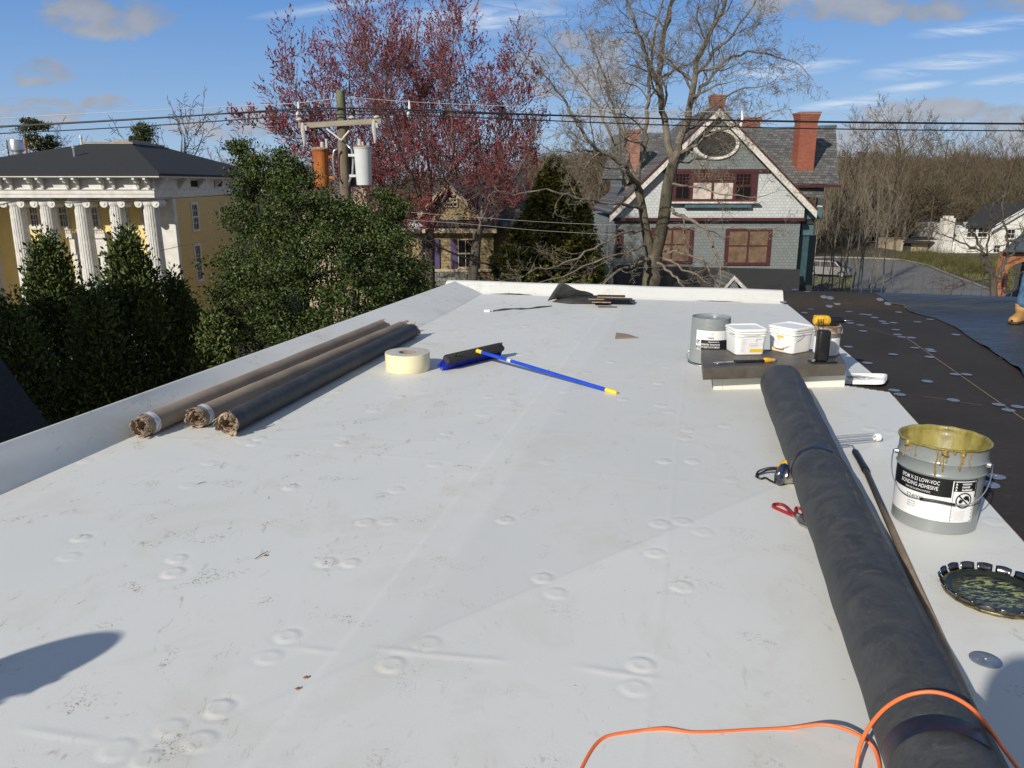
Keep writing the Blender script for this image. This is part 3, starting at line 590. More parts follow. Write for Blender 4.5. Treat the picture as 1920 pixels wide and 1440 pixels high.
# ---- near grey pail, open, with adhesive
def pail():
    c = np.array([1.655, 2.795, .006])
    rz = math.atan2(-c[1], -c[0])                                     # local +x looks at the camera
    t = thing('metal_pail', 'open grey metal pail with yellow adhesive drips beside the long black roll', 'pail', c, rz)
    R0, R1, H = .147, .154, .340
    def rr(z): return R0 + (R1 - R0) * z / H
    m = MB(); m.lathe([(0, .012), (R0 - .006, .012), (R0 - .002, .0), (R0 + .002, .002), (R0 + .001, .010), (rr(.05), .05), (rr(.20), .20), (rr(.222), .222), (rr(.228) + .004, .228), (rr(.234), .234), (rr(.27), .27), (rr(.276) + .004, .276), (rr(.282), .282), (rr(.325), .325), (R1 + .001, .33)], n=72)
    m.build('body', M['pailgrey'], t, smooth=True, W=False, auto=50)
    m = MB(); m.lathe([(R1 + .001, .329), (R1 + .006, .331), (R1 + .007, .336), (R1 + .003, .340), (R1 - .002, .338), (R1 - .003, .325), (R1 - .004, .300), (R1 - .010, .296), (R0 - .004, .10), (R0 - .01, .075), (0, .07)], n=96,
                      wob=lambda V: V + np.stack([V[:, 0] * 0, V[:, 0] * 0, .0012 * np.sin(np.arctan2(V[:, 1], V[:, 0]) * 13) * (V[:, 2] > .32)], -1))
    m.build('adhesive_lining', M['adhesive'], t, smooth=True, W=False)
    # drips
    for a, L, w in ((-.95, .07, .004), (-.80, .035, .003), (-.72, .03, .0025), (-.60, .05, .003), (-.10, .105, .005), (-.02, .06, .004), (.05, .085, .004), (.10, .05, .003), (.42, .075, .005), (.47, .05, .003), (.62, .06, .0035), (.05, .02, .02), (.45, .018, .012), (-.85, .015, .02), (.25, .012, .008)):
        z = .333; k = 9; P = []
        for i in range(k):
            zz = z - L * i / (k - 1); aa = a + .015 * math.sin(i * 1.1 + a * 9); r = rr(min(zz, .33)) + .0018 + (.003 if abs(zz - .276) < .006 or abs(zz - .228) < .006 else 0); P.append((r * math.cos(aa), r * math.sin(aa), zz))
        m = MB(); m.tube(P, [w * .6 * (.9 + .4 * (i == k - 2)) for i in range(k)], 6); m.build('adhesive_drip', M['drip'], t, smooth=True, W=False)
    # label
    e = .0012; lab = thing
    m = MB(); arcpatch(m, rr(.1) + e, -1.32, .97, .052, .150, 0, 60); arcpatch(m, rr(.18) + e, -1.32, .97, .150, .221, 1, 60)
    arcpatch(m, rr(.14) + 2 * e, .33, .93, .056, .216, 0)
    lb = m.build('label', [M['labelwhite'], M['labelblack']], t, W=False)
    r = rr(.16) + 2.2 * e; m = MB()
    textarc(m, 'EPDM X-23 LOW-VOC', .0215, r, -.92, .194, .0001, fit=.146); textarc(m, 'BONDING ADHESIVE', .0215, r, -.92, .172, .0001, fit=.143); textarc(m, 'FOR USE IN EPDM SYSTEMS', .0098, r, -.76, .157, .0, fit=.095)
    m.build('lettering', M['labelwhite'], lb, W=False)
    r = rr(.10) + 2.2 * e; m = MB()
    textarc(m, '324002', .021, r, -.72, .122, .0, fit=.066)
    for k, s in enumerate(('Latex Bonding', 'Adhesive 5 Gal', 'Made in USA')): textarc(m, s, .007, r, -.66, .106 - .0095 * k)
    r = rr(.14) + 3.2 * e
    arcpatch(m, r, .35, .91, .176, .213); 
    m.build('lettering', M['labelblack'], lb, W=False)
    m = MB(); r2 = r + .0009
    for k, s in enumerate(('WARNING', 'DANGER', 'FLAMMABLE')): textarc(m, s, .0095, r2, .54, .2025 - .0115 * k, .0004); textarc(m, 'A', .011, r2, .39, .202 - .0115 * k, .0008)
    m.build('lettering', M['labelwhite'], lb, W=False)
    # no-smoking style hazard symbol: ring, slash, hand and flame shapes
    m = MB(); R = .026; a_c, z_c = .63, .141
    def onc(P): P = np.array(P, float) * 1.2; return np.stack([(r + .0004) * np.cos(a_c + P[:, 0] / r), (r + .0004) * np.sin(a_c + P[:, 0] / r), z_c + P[:, 1]], -1)
    th = np.linspace(0, 2 * math.pi, 49); ring = [((R * math.cos(q), R * math.sin(q)), ((R - .004) * math.cos(q), (R - .004) * math.sin(q))) for q in th]
    m.grid([[onc([p])[0] for p in pr] for pr in ring])
    def fill(P): m.add(onc(P), [tuple(range(len(P)))])
    fill([(-.019, .015), (-.016, .018), (.019, -.015), (.016, -.018)]); fill([(-.004, .009), (.004, .016), (.014, .014), (.018, .004), (.010, .000), (.002, .003)])
    fill([(-.017, -.004), (-.012, .006), (-.008, .002), (-.005, .007), (-.003, -.004), (-.008, -.009), (-.014, -.009)]); fill([(-.014, -.012), (-.002, -.012), (-.002, -.016), (-.014, -.016)]); fill([(.012, .000), (.017, -.006), (.020, .001), (.016, .006)])
    def frame_(x0, x1, y0, y1, w=.0012):
        for q in (((x0, y0), (x1, y0 + w)), ((x0, y1 - w), (x1, y1)), ((x0, y0), (x0 + w, y1)), ((x1 - w, y0), (x1, y1))):
            (a, b), (c_, d) = q; fill([(a, b), (c_, b), (c_, d), (a, d)])
    frame_(-.0355, .0355, -.0695, .062)
    for y in (-.033, -.045, -.057): fill([(-.0355, y), (.0355, y), (.0355, y + .0008), (-.0355, y + .0008)])
    m.build('hazard_symbol', M['labelblack'], lb, W=False)
    m = MB(); r2 = r + .0004
    for k in range(8): textarc(m, 'do not swallow keep away from heat', .0042, r2, .37, .0965 - .0050 * k)
    m.build('lettering', M['labelgrey'], lb, W=False)
    # ears and bail handle hanging in front
    for s in (-1, 1):
        m = MB(); a = s * 1.42; p = np.array([(rr(.25) - .002) * math.cos(a), (rr(.25) - .002) * math.sin(a), .262]); q = p + np.array([math.cos(a), math.sin(a), 0]) * .014
        m.cyl(p, q, .012, .009, 18); m.build('ear', M['steel'], t, smooth=True, auto=40, W=False)
    P = []; yy = (rr(.25) + .012)
    for k in range(41):
        w = math.pi * k / 40; y = -yy * 1.02 * math.cos(w); d = .165 * math.sin(w) ** .8; P.append((.155 * math.sin(w) ** .55 + .01, y, .262 - d * .98 + .035 * math.sin(w) ** 6))
    m = MB(); m.tube(P, .0022, 8); h = m.build('bail_handle', M['steel'], t, smooth=True, W=False)
    m = MB(); m.tube([P[k] for k in range(16, 26)], .0052, 10); m.build('grip', M['blackplastic'], h, smooth=True, W=False)
pail()
# ---- far grey pail, upside down behind the curb
def far_pail():
    c = np.array([1.455, 5.55, .001]); rz = math.atan2(-c[1], -c[0]) - .12
    t = thing('metal_pail', 'closed grey metal pail standing upside down on the white roof behind the brown curb', 'pail', c, rz)
    H, R = .345, .142
    m = MB(); m.lathe([(R + .004, .0), (R + .006, .012), (R + .001, .02), (R, .06), (R - .004, H - .004), (R - .005, H), (R - .009, H), (R - .012, H - .016), (0, H - .018)], n=64); m.build('body', M['pailgrey'], t, smooth=True, W=False, auto=45)
    m = MB(); m.lathe([(R + .002, -.0), (R + .0085, .002), (R + .0085, .014), (R + .001, .018)], n=64); m.build('lid_rim', M['blackplastic'], t, smooth=True, W=False)
    e = .0012; r = R + e; m = MB(); arcpatch(m, r, -.62, 1.1, .195, .262, 0, 40); arcpatch(m, r, -.33, 1.1, .120, .195, 1, 40); arcpatch(m, r, -.62, -.33, .120, .195, 0, 10)
    lb = m.build('label', [M['labelwhite'], M['labelblack']], t, W=False)
    m = MB(); textarc(m, '324002', .018, r + e, .31, .216, .0004, flip=True)
    for q in range(3): textarc(m, 'Made in USA', .006, r + e, .28, .236 + q * .008, flip=True)
    a_c = -.48; rr_ = r + 1.5 * e; th = np.linspace(0, 2 * math.pi, 33)
    def oc(x, y): return (rr_ * math.cos(a_c + x / rr_), rr_ * math.sin(a_c + x / rr_), .178 + y)
    m.grid([[oc(.017 * math.cos(q), .017 * math.sin(q)), oc(.0142 * math.cos(q), .0142 * math.sin(q))] for q in th])
    m.add([oc(*p) for p in ((-.013, -.010), (-.010, -.013), (.013, .010), (.010, .013))], [(0, 1, 2, 3)]); m.add([oc(*p) for p in ((-.006, .008), (.001, .010), (.006, .002), (.0, -.008), (-.006, -.003))], [(0, 1, 2, 3, 4)])
    arcpatch(m, rr_, -.60, -.35, .124, .150)
    m.build('lettering', M['labelblack'], lb, W=False)
    m = MB(); textarc(m, 'EPDM X-23 LOW-VOC', .019, r + e, .62, .150, .0002, flip=True); textarc(m, 'BONDING ADHESIVE', .019, r + e, .62, .169, .0002, flip=True); textarc(m, 'FOR USE IN EPDM SYSTEMS', .008, r + e, .58, .185, .0004, flip=True)
    for q in range(3): textarc(m, 'WARNING', .0075, rr_ + e, -.36, .130 + q * .0085, .0003, flip=True)
    m.build('lettering', M['labelwhite'], lb, W=False)
    for s in (-1, 1):
        m = MB(); a = s * 1.45 - .1; p = np.array([R * math.cos(a), R * math.sin(a), .075]); m.cyl(p, p + np.array([math.cos(a), math.sin(a), 0]) * .012, .011, .009, 14); m.build('ear', M['steel'], t, smooth=True, auto=40, W=False)
    P = [((R + .012) * math.sin(math.pi * k / 24) ** .6 + .0, -(R + .012) * math.cos(math.pi * k / 24), .075 - .07 * math.sin(math.pi * k / 24) ** .6) for k in range(25)]
    m = MB(); m.tube(P, .002, 6); m.build('bail_handle', M['steel'], t, smooth=True, W=False)
far_pail()
# ---- brown capped curb
HZ = .172
def curb():
    c = np.array([1.705, 4.99, 0.0]); t = thing('roof_curb', 'low white roof curb with flat brown metal cap carrying pails and tools', 'roof curb', c, .07)
    z = .0; m = MB(); P = [gz(1337, 732, 0), gz(1583, 726, 0), gz(1566, 684, 0), gz(1334, 690, 0)]; m.poly(P, h=(0, 0, .105)); m.build('curb_wall', M['curbwhite'], t)
    m = MB(); P = [gz(1319, 691, .171), gz(1587, 683, .171), gz(1570, 654, .171), gz(1315, 656, .171)]; P = [p - (0, 0, .074) for p in P]; m.poly(P, h=(0, 0, .074)); o = m.build('cap', M['hatchbrown'], t); bv = o.modifiers.new('b', 'BEVEL'); bv.width = .004; bv.segments = 2
    m = MB(); q = gz(1346, 731, 0); m.box(q + (0, -.006, .052), (.062, .006, .09), .05, bev=.002); m.box(q + (.035, -.010, .086), (.05, .005, .03), .05); m.build('tape_patch', M['duct'], t)
curb()
# ---- two white square pails
def square_pail(px, py, rz, label, variant):
    p = gz(px, py, HZ); t = thing('square_pail', label, 'pail', (p[0], p[1], HZ), rz, 'white square pails on the curb')
    def sq(w, z, rad, n=5):
        o = []
        for qx, qy, a0 in ((1, 1, 0), (-1, 1, 90), (-1, -1, 180), (1, -1, 270)):
            for k in range(n): a = math.radians(a0 + 90 * k / (n - 1)); o.append((qx * (w - rad) + rad * math.cos(a), qy * (w - rad) + rad * math.sin(a), z))
        return o
    def loft(m, lv, caps=(True, True)):
        V = []; n = 20
        for w, z, r in lv: V += sq(w, z, r)
        F = [(k * n + i, k * n + (i + 1) % n, (k + 1) * n + (i + 1) % n, (k + 1) * n + i) for k in range(len(lv) - 1) for i in range(n)]
        if caps[0]: F.append(tuple(reversed(range(n))))
        if caps[1]: F.append(tuple(range((len(lv) - 1) * n, len(lv) * n)))
        m.add(V, F)
    m = MB(); loft(m, [(.092, 0, .022), (.098, .006, .026), (.106, .125, .03), (.112, .127, .032), (.112, .132, .032), (.107, .134, .03), (.107, .142, .03), (.113, .144, .032), (.113, .150, .032), (.108, .152, .03), (.108, .162, .03)])
    m.build('body', M['whiteplastic'], t, W=False, smooth=True, auto=35)
    m = MB(); loft(m, [(.111, .158, .032), (.116, .160, .034), (.116, .171, .034), (.112, .176, .03), (.104, .177, .028), (.100, .172, .026)]); m.build('lid', M['whiteplastic'], t, W=False, smooth=True, auto=35)
    # label on the -y side (variant 0) or the -x side (variant 1)
    def side(m, x0, x1, z0, z1, o, f):
        def P(x, z): w = .0985 + (.106 - .098) * (z - .006) / .119 + o; return (x, -w, z) if f == 0 else (-w, -x, z)
        m.add([P(x0, z0), P(x1, z0), P(x1, z1), P(x0, z1)], [(0, 1, 2, 3)])
    f = 0 if variant == 0 else 1
    m = MB(); side(m, -.07, .084, .018, .118, .0006, f); lb = m.build('label', M['labelwhite'], t, W=False)
    m = MB()
    if variant == 0: side(m, -.005, .083, .020, .042, .0012, f)
    else: side(m, -.06, .03, .014, .034, .0012, f); side(m, -.03, .025, .100, .116, .0012, f)
    m.build('label_stripe', M['labelyellow'], lb, W=False)
    m = MB()
    def tx(s, x, z, size, bold=0):
        V, F = textmesh(s, size, bold); w = .1065; V3 = np.stack([x + V[:, 0], -(.0985 + .067 * (z + V[:, 1] - .006) + .0016), z + V[:, 1]], -1)
        if f == 1: V3 = np.stack([V3[:, 1], -V3[:, 0], V3[:, 2]], -1)
        m.add(V3, F)
    if variant == 0:
        tx('324000CMV', .028, .105, .0085, .0003); tx('9000S', .026, .094, .008, .0006)
        for k in range(5): tx('Water based', -.062, .108 - .009 * k, .0052)
        for k in range(2): side(m, -.005, .083, .080 - k * .014, .0812 - k * .014, .0014, f)
        for k in range(4): tx('keep from freezing in use', -.002, .075 - .007 * k, .0048)
        for k in range(5): tx('do not thin', -.062, .058 - .0085 * k, .0045)
        side(m, -.012, -.0095, .062, .082, .0014, f); side(m, .079, .0815, .062, .082, .0014, f)
    else:
        tx('Filler', -.02, .088, .009, .0006)
        for k in range(4): tx('two part compound', -.055, .078 - .010 * k, .0058)
    m.build('lettering', M['labelgrey'], lb, W=False)
    # bail
    m = MB(); P = []
    for k in range(31):
        w = math.pi * k / 30; side_ = -math.cos(w) * .118; dn = math.sin(w)
        P.append((-.02 - .100 * dn ** .7, side_, .138 - .105 * dn ** .9) if variant == 1 else (side_, -.01 - .105 * dn ** .5, .138 - .004 * dn))
    m.tube(P, .0016, 6); b = m.build('bail_handle', M['steel'], t, W=False, smooth=True)
    if variant == 1: m = MB(); m.tube([P[k] for k in range(12, 19)], .006, 8); m.build('grip', M['whiteplastic'], b, W=False, smooth=True)
square_pail(1396, 660, math.radians(4), 'white square pail with yellow stripe on its front label, nearest the upside down pail', 0)
square_pail(1480, 657, math.radians(33), 'white square pail turned cornerwise with wire handle swung down, beside the paint can', 1)
# ---- paint can with drill
def can():
    p = gz(1549, 663, HZ); p = np.array([p[0] + .0, p[1] + .01, HZ]); rz = math.atan2(-p[1], -p[0]); t = thing('paint_can', 'gallon metal can with brown stained top and white label behind the black speaker', 'can', p, rz)
    m = MB(); m.lathe([(0, .003), (.080, .003), (.0835, 0), (.0835, .005), (.082, .007), (.082, .182), (.0838, .184), (.0838, .190), (.080, .191), (.078, .186)], n=48); m.build('body', M['tin'], t, W=False, smooth=True, auto=40)
    m = MB(); m.lathe([(.079, .1885), (.074, .190), (.070, .184), (.06, .183), (0, .184)], n=40); m.build('lid', M['rustcan'], t, W=False, smooth=True)
    m = MB(); arcpatch(m, .0827, -1.45, 1.45, .012, .118, 0, 50); lb = m.build('label', M['labelwhite'], t, W=False)
    m = MB(); arcpatch(m, .0829, -1.9, 2.1, .150, .188, 0, 40); m.build('drip_stain', M['rustcan'], t, W=False)
    m = MB()
    for k in range(14): textarc(m, 'cleaner for rubber', .006, .0833, -1.0, .106 - .0066 * k); textarc(m, 'flammable liquid', .006, .0833, .62, .106 - .0066 * k)
    m.build('lettering', M['labelgrey'], lb, W=False)
    for s in (-1, 1): m = MB(); m.cyl((0, s * .081, .150), (0, s * .092, .150), .011, .008, 14); m.build('ear', M['steel'], t, W=False, smooth=True, auto=40)
    m = MB(); m.tube([(-.09 * math.sin(math.pi * k / 24) ** .8 * .15 + .0, .09 * math.cos(math.pi * k / 24), .150 + .085 * math.sin(math.pi * k / 24)) for k in range(25)], .0016, 6); m.build('bail_handle', M['steel'], t, W=False, smooth=True)
    # drill lying on the can
    q = p + np.array([0, 0, .192]); t = thing('cordless_drill', 'yellow and black cordless drill driver lying on top of the metal can', 'drill', q, math.radians(3))
    z = .032; m = MB(); m.tube([(-.105, 0, z), (-.098, 0, z), (-.06, 0, z), (-.01, 0, z), (.0, 0, z)], [.018, .027, .031, .031, .028], 16); m.box((-.05, 0, z + .022), (.085, .034, .022), bev=.006); m.build('motor_housing', M['toolyellow'], t, W=False, smooth=True, auto=45)
    m = MB(); m.tube([(0, 0, z), (.012, 0, z), (.03, 0, z), (.075, 0, z), (.092, 0, z), (.102, 0, z)], [.029, .031, .0285, .027, .020, .012], 20); m.build('chuck', M['blackplastic'], t, W=False, smooth=True, auto=35)
    m = MB(); m.tube([(.1, 0, z), (.165, 0, z - .002)], [.003, .0025], 8); m.build('bit', M['chrome'], t, W=False, smooth=True)
    m = MB(); m.tube([(-.045, .0, z - .005), (-.035, .03, z - .008), (-.02, .07, .026), (-.012, .105, .022)], [.018, .017, .016, .017], 12); m.build('grip', M['blackplastic'], t, W=False, smooth=True)
    m = MB(); m.box((.0, .125, .024), (.09, .04, .044), bev=.006); m.build('battery', M['toolyellow'], t, W=False, smooth=True, auto=40)
    for k in range(4): m = MB(); m.box((-.088 + .012 * k, -.0302, z), (.005, .003, .03)); m.build('vent_slot', M['blackplastic'], t, W=False)
can()
# ---- black speaker standing on a phone
def speaker():
    p = gz(1541, 680, HZ); t = thing('phone', 'flat black phone lying on the brown cap under the speaker', 'phone', (p[0] + .01, p[1] + .015, HZ), .05)
    m = MB(); m.box((0, 0, .005), (.165, .078, .009), bev=.004); m.build('case', M['blackplastic'], t, W=False, smooth=True, auto=40)
    m = MB(); m.box((0, 0, .0098), (.152, .070, .0008)); m.build('screen', M['glass'], t, W=False)
    t = thing('portable_speaker', 'upright black portable speaker with hanging loop on its top, standing on the phone', 'speaker', (p[0] - .002, p[1] + .012, HZ + .0105), .05)
    m = MB(); m.box((0, 0, .100), (.078, .062, .200), bev=.016); m.build('body', M['blackplastic'], t, W=False, smooth=True, auto=40)
    m = MB(); m.tube([(-.022 + .018 * math.sin(math.pi * 2 * k / 20) * 1.0, 0, .225 - .028 * math.cos(math.pi * 2 * k / 20) ) for k in range(20)], .0022, 6, closed=True); m.build('loop', M['blackplastic'], t, W=False, smooth=True)
speaker()
def prybar():
    a = gz(1339, 681, HZ + .005); b = gz(1462, 677, HZ + .005); d = b - a; L = np.linalg.norm(d); rz = math.atan2(d[1], d[0])
    t = thing('scraper', 'flat steel scraper with dark blue handle and yellow end on the brown cap', 'scraper', (a[0], a[1], HZ), rz)
    m = MB(); m.grid([[(x, y, .004 + .006 * math.sin(x * 14)) for y in (-w, w)] for x, w in ((0, .024), (.03, .025), (.06, .022), (.12, .018), (.15, .016))]); o = m.build('blade', M['chrome'], t, W=False, smooth=True); s = o.modifiers.new('t', 'SOLIDIFY'); s.thickness = .002
    m = MB(); m.box((.235, 0, .012), (.20, .032, .018), bev=.006); m.build('handle', M['tape_blue'], t, W=False, smooth=True, auto=40)
    m = MB(); m.tube([(.33, 0, .013), (.34, 0, .014), (.37, .0, .014), (.385, .0, .013)], [.014, .017, .016, .011], 10); m.build('end_cap', M['toolyellow'], t, W=False, smooth=True, auto=40)
    m = MB(); m.tube([(.385, 0, .013), (.405, .002, .013), (.42, .0, .010)], [.011, .013, .006], 8); m.build('rusty_tip', M['rustcan'], t, W=False, smooth=True)
prybar()
# ---- plastic pail lid beside the curb
def plid():
    a = gz(1592, 706, 0.0); b = gz(1676, 724, 0.0)
    t = thing('plastic_lid', 'upturned white square plastic lid lying on the roof beside the brown curb', 'lid', ((a[0] + b[0]) / 2 - .02, (a[1] + b[1]) / 2 + .05, -.02), math.radians(-32))
    m = MB(); rows = []
    for r, z in ((.0, .006), (.085, .006), (.095, .004), (.100, .012), (.108, .026), (.114, .028), (.1165, .024), (.117, .0), (.1175, .0)):
        row = []
        for k in range(41):
            a = 2 * math.pi * k / 40; c, s = math.cos(a), math.sin(a); q = (abs(c) ** 6 + abs(s) ** 6) ** (-1 / 6); row.append((r * q * c * 1.12, r * q * s * .98, z + .022 * (r * q * c / .1) * .6 + .012))
        rows.append(row)
    m.grid(rows); o = m.build('lid', M['whiteplastic'], t, W=False, smooth=True); s = o.modifiers.new('t', 'SOLIDIFY'); s.thickness = .0015
plid()
# ---- rolls
def spiral_roll(m, p0, p1, R, n=48, seg=60, step=.004, step_ang=2.2, noise=.0, mi=0, wav=0.0, rfun=None):
    p0, p1 = np.array(p0, float), np.array(p1, float); d = p1 - p0; L = np.linalg.norm(d); a, b = frame(d); rows = []
    for i in range(seg + 1):
        s = i / seg; c = p0 + d * s; row = []; st = step_ang + .10 * math.sin(s * 7) + .05 * math.sin(s * 19)
        for k in range(n + 1):
            th = 2 * math.pi * k / n; t2 = (th - st) % (2 * math.pi); r = R + step * (1 - t2 / (2 * math.pi)) + noise * math.sin(s * 31 + 2 * th) + noise * .7 * math.sin(s * 57 - 3 * th + 1)
            if rfun: r *= rfun(s, th)
            row.append(c + r * (math.cos(th) * a + math.sin(th) * b) * 1.0)
        rows.append(row)
    m.grid(rows, mi); return rows
def bigroll():
    A = uv2w(.562, .55, .110); B = uv2w(.520, 4.72, .120)
    t = thing('membrane_roll', 'long thick roll of dusty black rubber lying from the curb to the bottom right corner', 'roll', (A[0], A[1], 0), 0)
    R = .1035; m = MB(); rows = []
    d = B - A; a, b = frame(d); seg, n = 220, 110
    for i in range(seg + 1):
        s = i / seg; L = s * 4.17; c = A + d * s; row = []
        st = 2.15 + .12 * math.sin(L * 1.7) + .05 * math.sin(L * 5.3) - .35 * max(0, min(1, (L - 2.6) / .4))
        for k in range(n):
            th = 2 * math.pi * k / n; t2 = (th - st) % (2 * math.pi); r = R + .0065 * (1 - t2 / (2 * math.pi)) + .0012 * math.sin(L * 9 + 2 * th) + .0008 * math.sin(L * 23 - 3 * th)
            r += .013 * float(sst(np.array(L), 2.4, 4.1)); r += .004 * math.exp(-((L - 2.72) / .03) ** 2) * 0 + (.003 if L < 2.66 + .03 * math.sin(2 * th) else 0.0)
            up = -b[2]; zc = math.sin(th) * b[2] + math.cos(th) * a[2]
            row.append(c + r * (math.cos(th) * a + math.sin(th) * b) * (1 if zc > -.7 else 1))
        rows.append(row)
    G = np.array(rows); G[:, :, 2] = np.maximum(G[:, :, 2], .004)
    G = np.concatenate([G, G[:, :1]], 1); m.grid(G)
    # layered end
    for e, c, sgn in ((-1, B, 1), (0, A, -1)):
        ring = G[e]
        for q0, q1 in ((1.0, .82), (.82, .60), (.60, .36)): m.grid([ring * q0 + c * (1 - q0) - sgn * 0, ring * q1 + c * (1 - q1) + (d / np.linalg.norm(d)) * (-sgn) * .01 * (1.2 - q1)])
        m.grid([ring * .36 + c * .64 - (d / np.linalg.norm(d)) * sgn * .008, ring * .36 + c * .64 - (d / np.linalg.norm(d)) * sgn * .5])
    m.build('rubber_layers', M['rubber'], t, smooth=True, auto=35)
    for L0, w in ((2.66, .030), (.93, .05)):
        m = MB(); s = L0 / 4.17; rows = []
        for i in range(9):
            L = L0 + w * (i / 8) ; row = []; r = R + .0066 + .013 * float(sst(np.array(L), 2.4, 4.1))
            for k in range(73): th = 2 * math.pi * k / 72; t2 = 0; row.append(A + d * ((L + .012 * math.cos(th)) / 4.17) + r * (math.cos(th) * a + math.sin(th) * b))
            rows.append(row)
        G2 = np.array(rows); G2[:, :, 2] = np.maximum(G2[:, :, 2], .003); m.grid(G2); m.build('strap', M['tape_blue'], t, smooth=True)
bigroll()
def shreds(m, c, d, R, n, ln, seedv, mi=0, inner=False, lo=0, hi=2 * math.pi):
    r_ = np.random.default_rng(seedv); a, b = frame(d); d = np.asarray(d, float) / np.linalg.norm(d)
    for k in range(n):
        th = r_.uniform(lo, hi); rad = R * r_.uniform(.72, 1.02); w = r_.uniform(.12, .45); L = ln * r_.uniform(.4, 1.1); fl = r_.normal(0, .5); rows = []
        for i in range(5):
            q = i / 4; tt = th + fl * q * .5; rr = rad * (1 + (.35 * fl if not inner else -.5 * abs(fl)) * q * q); ww = w * (1 - .6 * q)
            rows.append([c + d * L * q + rr * (math.cos(tt + e) * a + math.sin(tt + e) * b) + d * r_.normal(0, .003) for e in (-ww, 0, ww)])
        G = np.array(rows); G[:, :, 2] = np.maximum(G[:, :, 2], .004); m.grid(G, mi)
def core_roll(kind, A, B, R, label, wrapmat, seedv, ring=True, near_style=0):
    A, B = np.array(A, float), np.array(B, float); t = thing('wrapped_roll', label, 'roll', (A[0], A[1], 0), 0, 'rolls along the left parapet')
    d = B - A; L = np.linalg.norm(d); u = d / L
    m = MB(); spiral_roll(m, A, B, R, 40, 90, .002, 1.4, .0006); o = m.build('wrapping', wrapmat, t, smooth=True, auto=40)
    m = MB(); a, b = frame(d); th = np.linspace(0, 2 * math.pi, 41)
    def ringp(c, r): return [c + r * (math.cos(q) * a + math.sin(q) * b) for q in th]
    r0 = R * .58
    for c, s in ((A, -1), (B, 1)):
        m = MB(); m.grid([ringp(c, R * .99), ringp(c + u * s * .012, R * .97), ringp(c + u * s * .014, R * .80), ringp(c + u * s * .006, R * .78), ringp(c + u * s * .010, r0), ringp(c - u * s * .25, r0)])
        shreds(m, c, u * s, R, 26, .045 + .02 * near_style, seedv + int(s)); shreds(m, c - u * s * .01, u * s, R * .78, 22, .04, seedv + 5 + int(s), inner=True)
        o = m.build('torn_cardboard_core', M['cardboard'], t, smooth=False); sm = o.modifiers.new('t', 'SOLIDIFY'); sm.thickness = .0025
    if ring:
        m = MB(); G = []
        for x in (.02, .03, .055, .06): G.append([A + u * x + (R + .0035) * (math.cos(q) * a + math.sin(q) * b) for q in th]); 
        m.grid(G); m.build('silver_label', M['foil'], t, smooth=True)
    return t
def rolls():
    r1 = .056; 
    core_roll('k', uv2w(-2.765, 3.27, r1 + .004), uv2w(-2.70, 6.25, r1 + .004), r1, 'brown paper wrapped roll with torn end, closest to the left parapet', M['kraft'], 11, near_style=1)
    core_roll('k', uv2w(-2.585, 3.47, r1 + .003), uv2w(-2.50, 6.22, r1 + .004), r1, 'brown paper wrapped roll with torn end, between the other brown roll and the black one', M['kraft'], 21, near_style=1)
    core_roll('b', uv2w(-2.36, 3.41, .062), uv2w(-2.36, 6.10, .062), .060, 'black rubber wrapped roll with torn cardboard ends beside two brown rolls', M['rubber'], 31, ring=False)
rolls()
# ---- tape roll
def taperoll():
    c = np.array([-.742, 5.335, .001]); t = thing('tape_roll', 'wide roll of cream coloured tape standing flat between rolls and broom', 'tape roll', c)
    m = MB(); n = 64; m.lathe([(.154, .0), (.157, .004), (.158, .05), (.158, .122), (.157, .127)], n=n, wob=lambda V: V * np.array([1, 1, 1])); m.build('tape_side', M['cream'], t, W=False, smooth=True)
    m = MB(); m.lathe([(.157, .127), (.150, .1285), (.12, .1275), (.09, .128), (.062, .127)], n=n); m.build('tape_top', M['tapetop'], t, W=False, smooth=True)
    m = MB(); m.lathe([(.062, .127), (.057, .128), (.056, .0)], n=n); m.build('cardboard_core', M['kraft'], t, W=False, smooth=True)
taperoll()
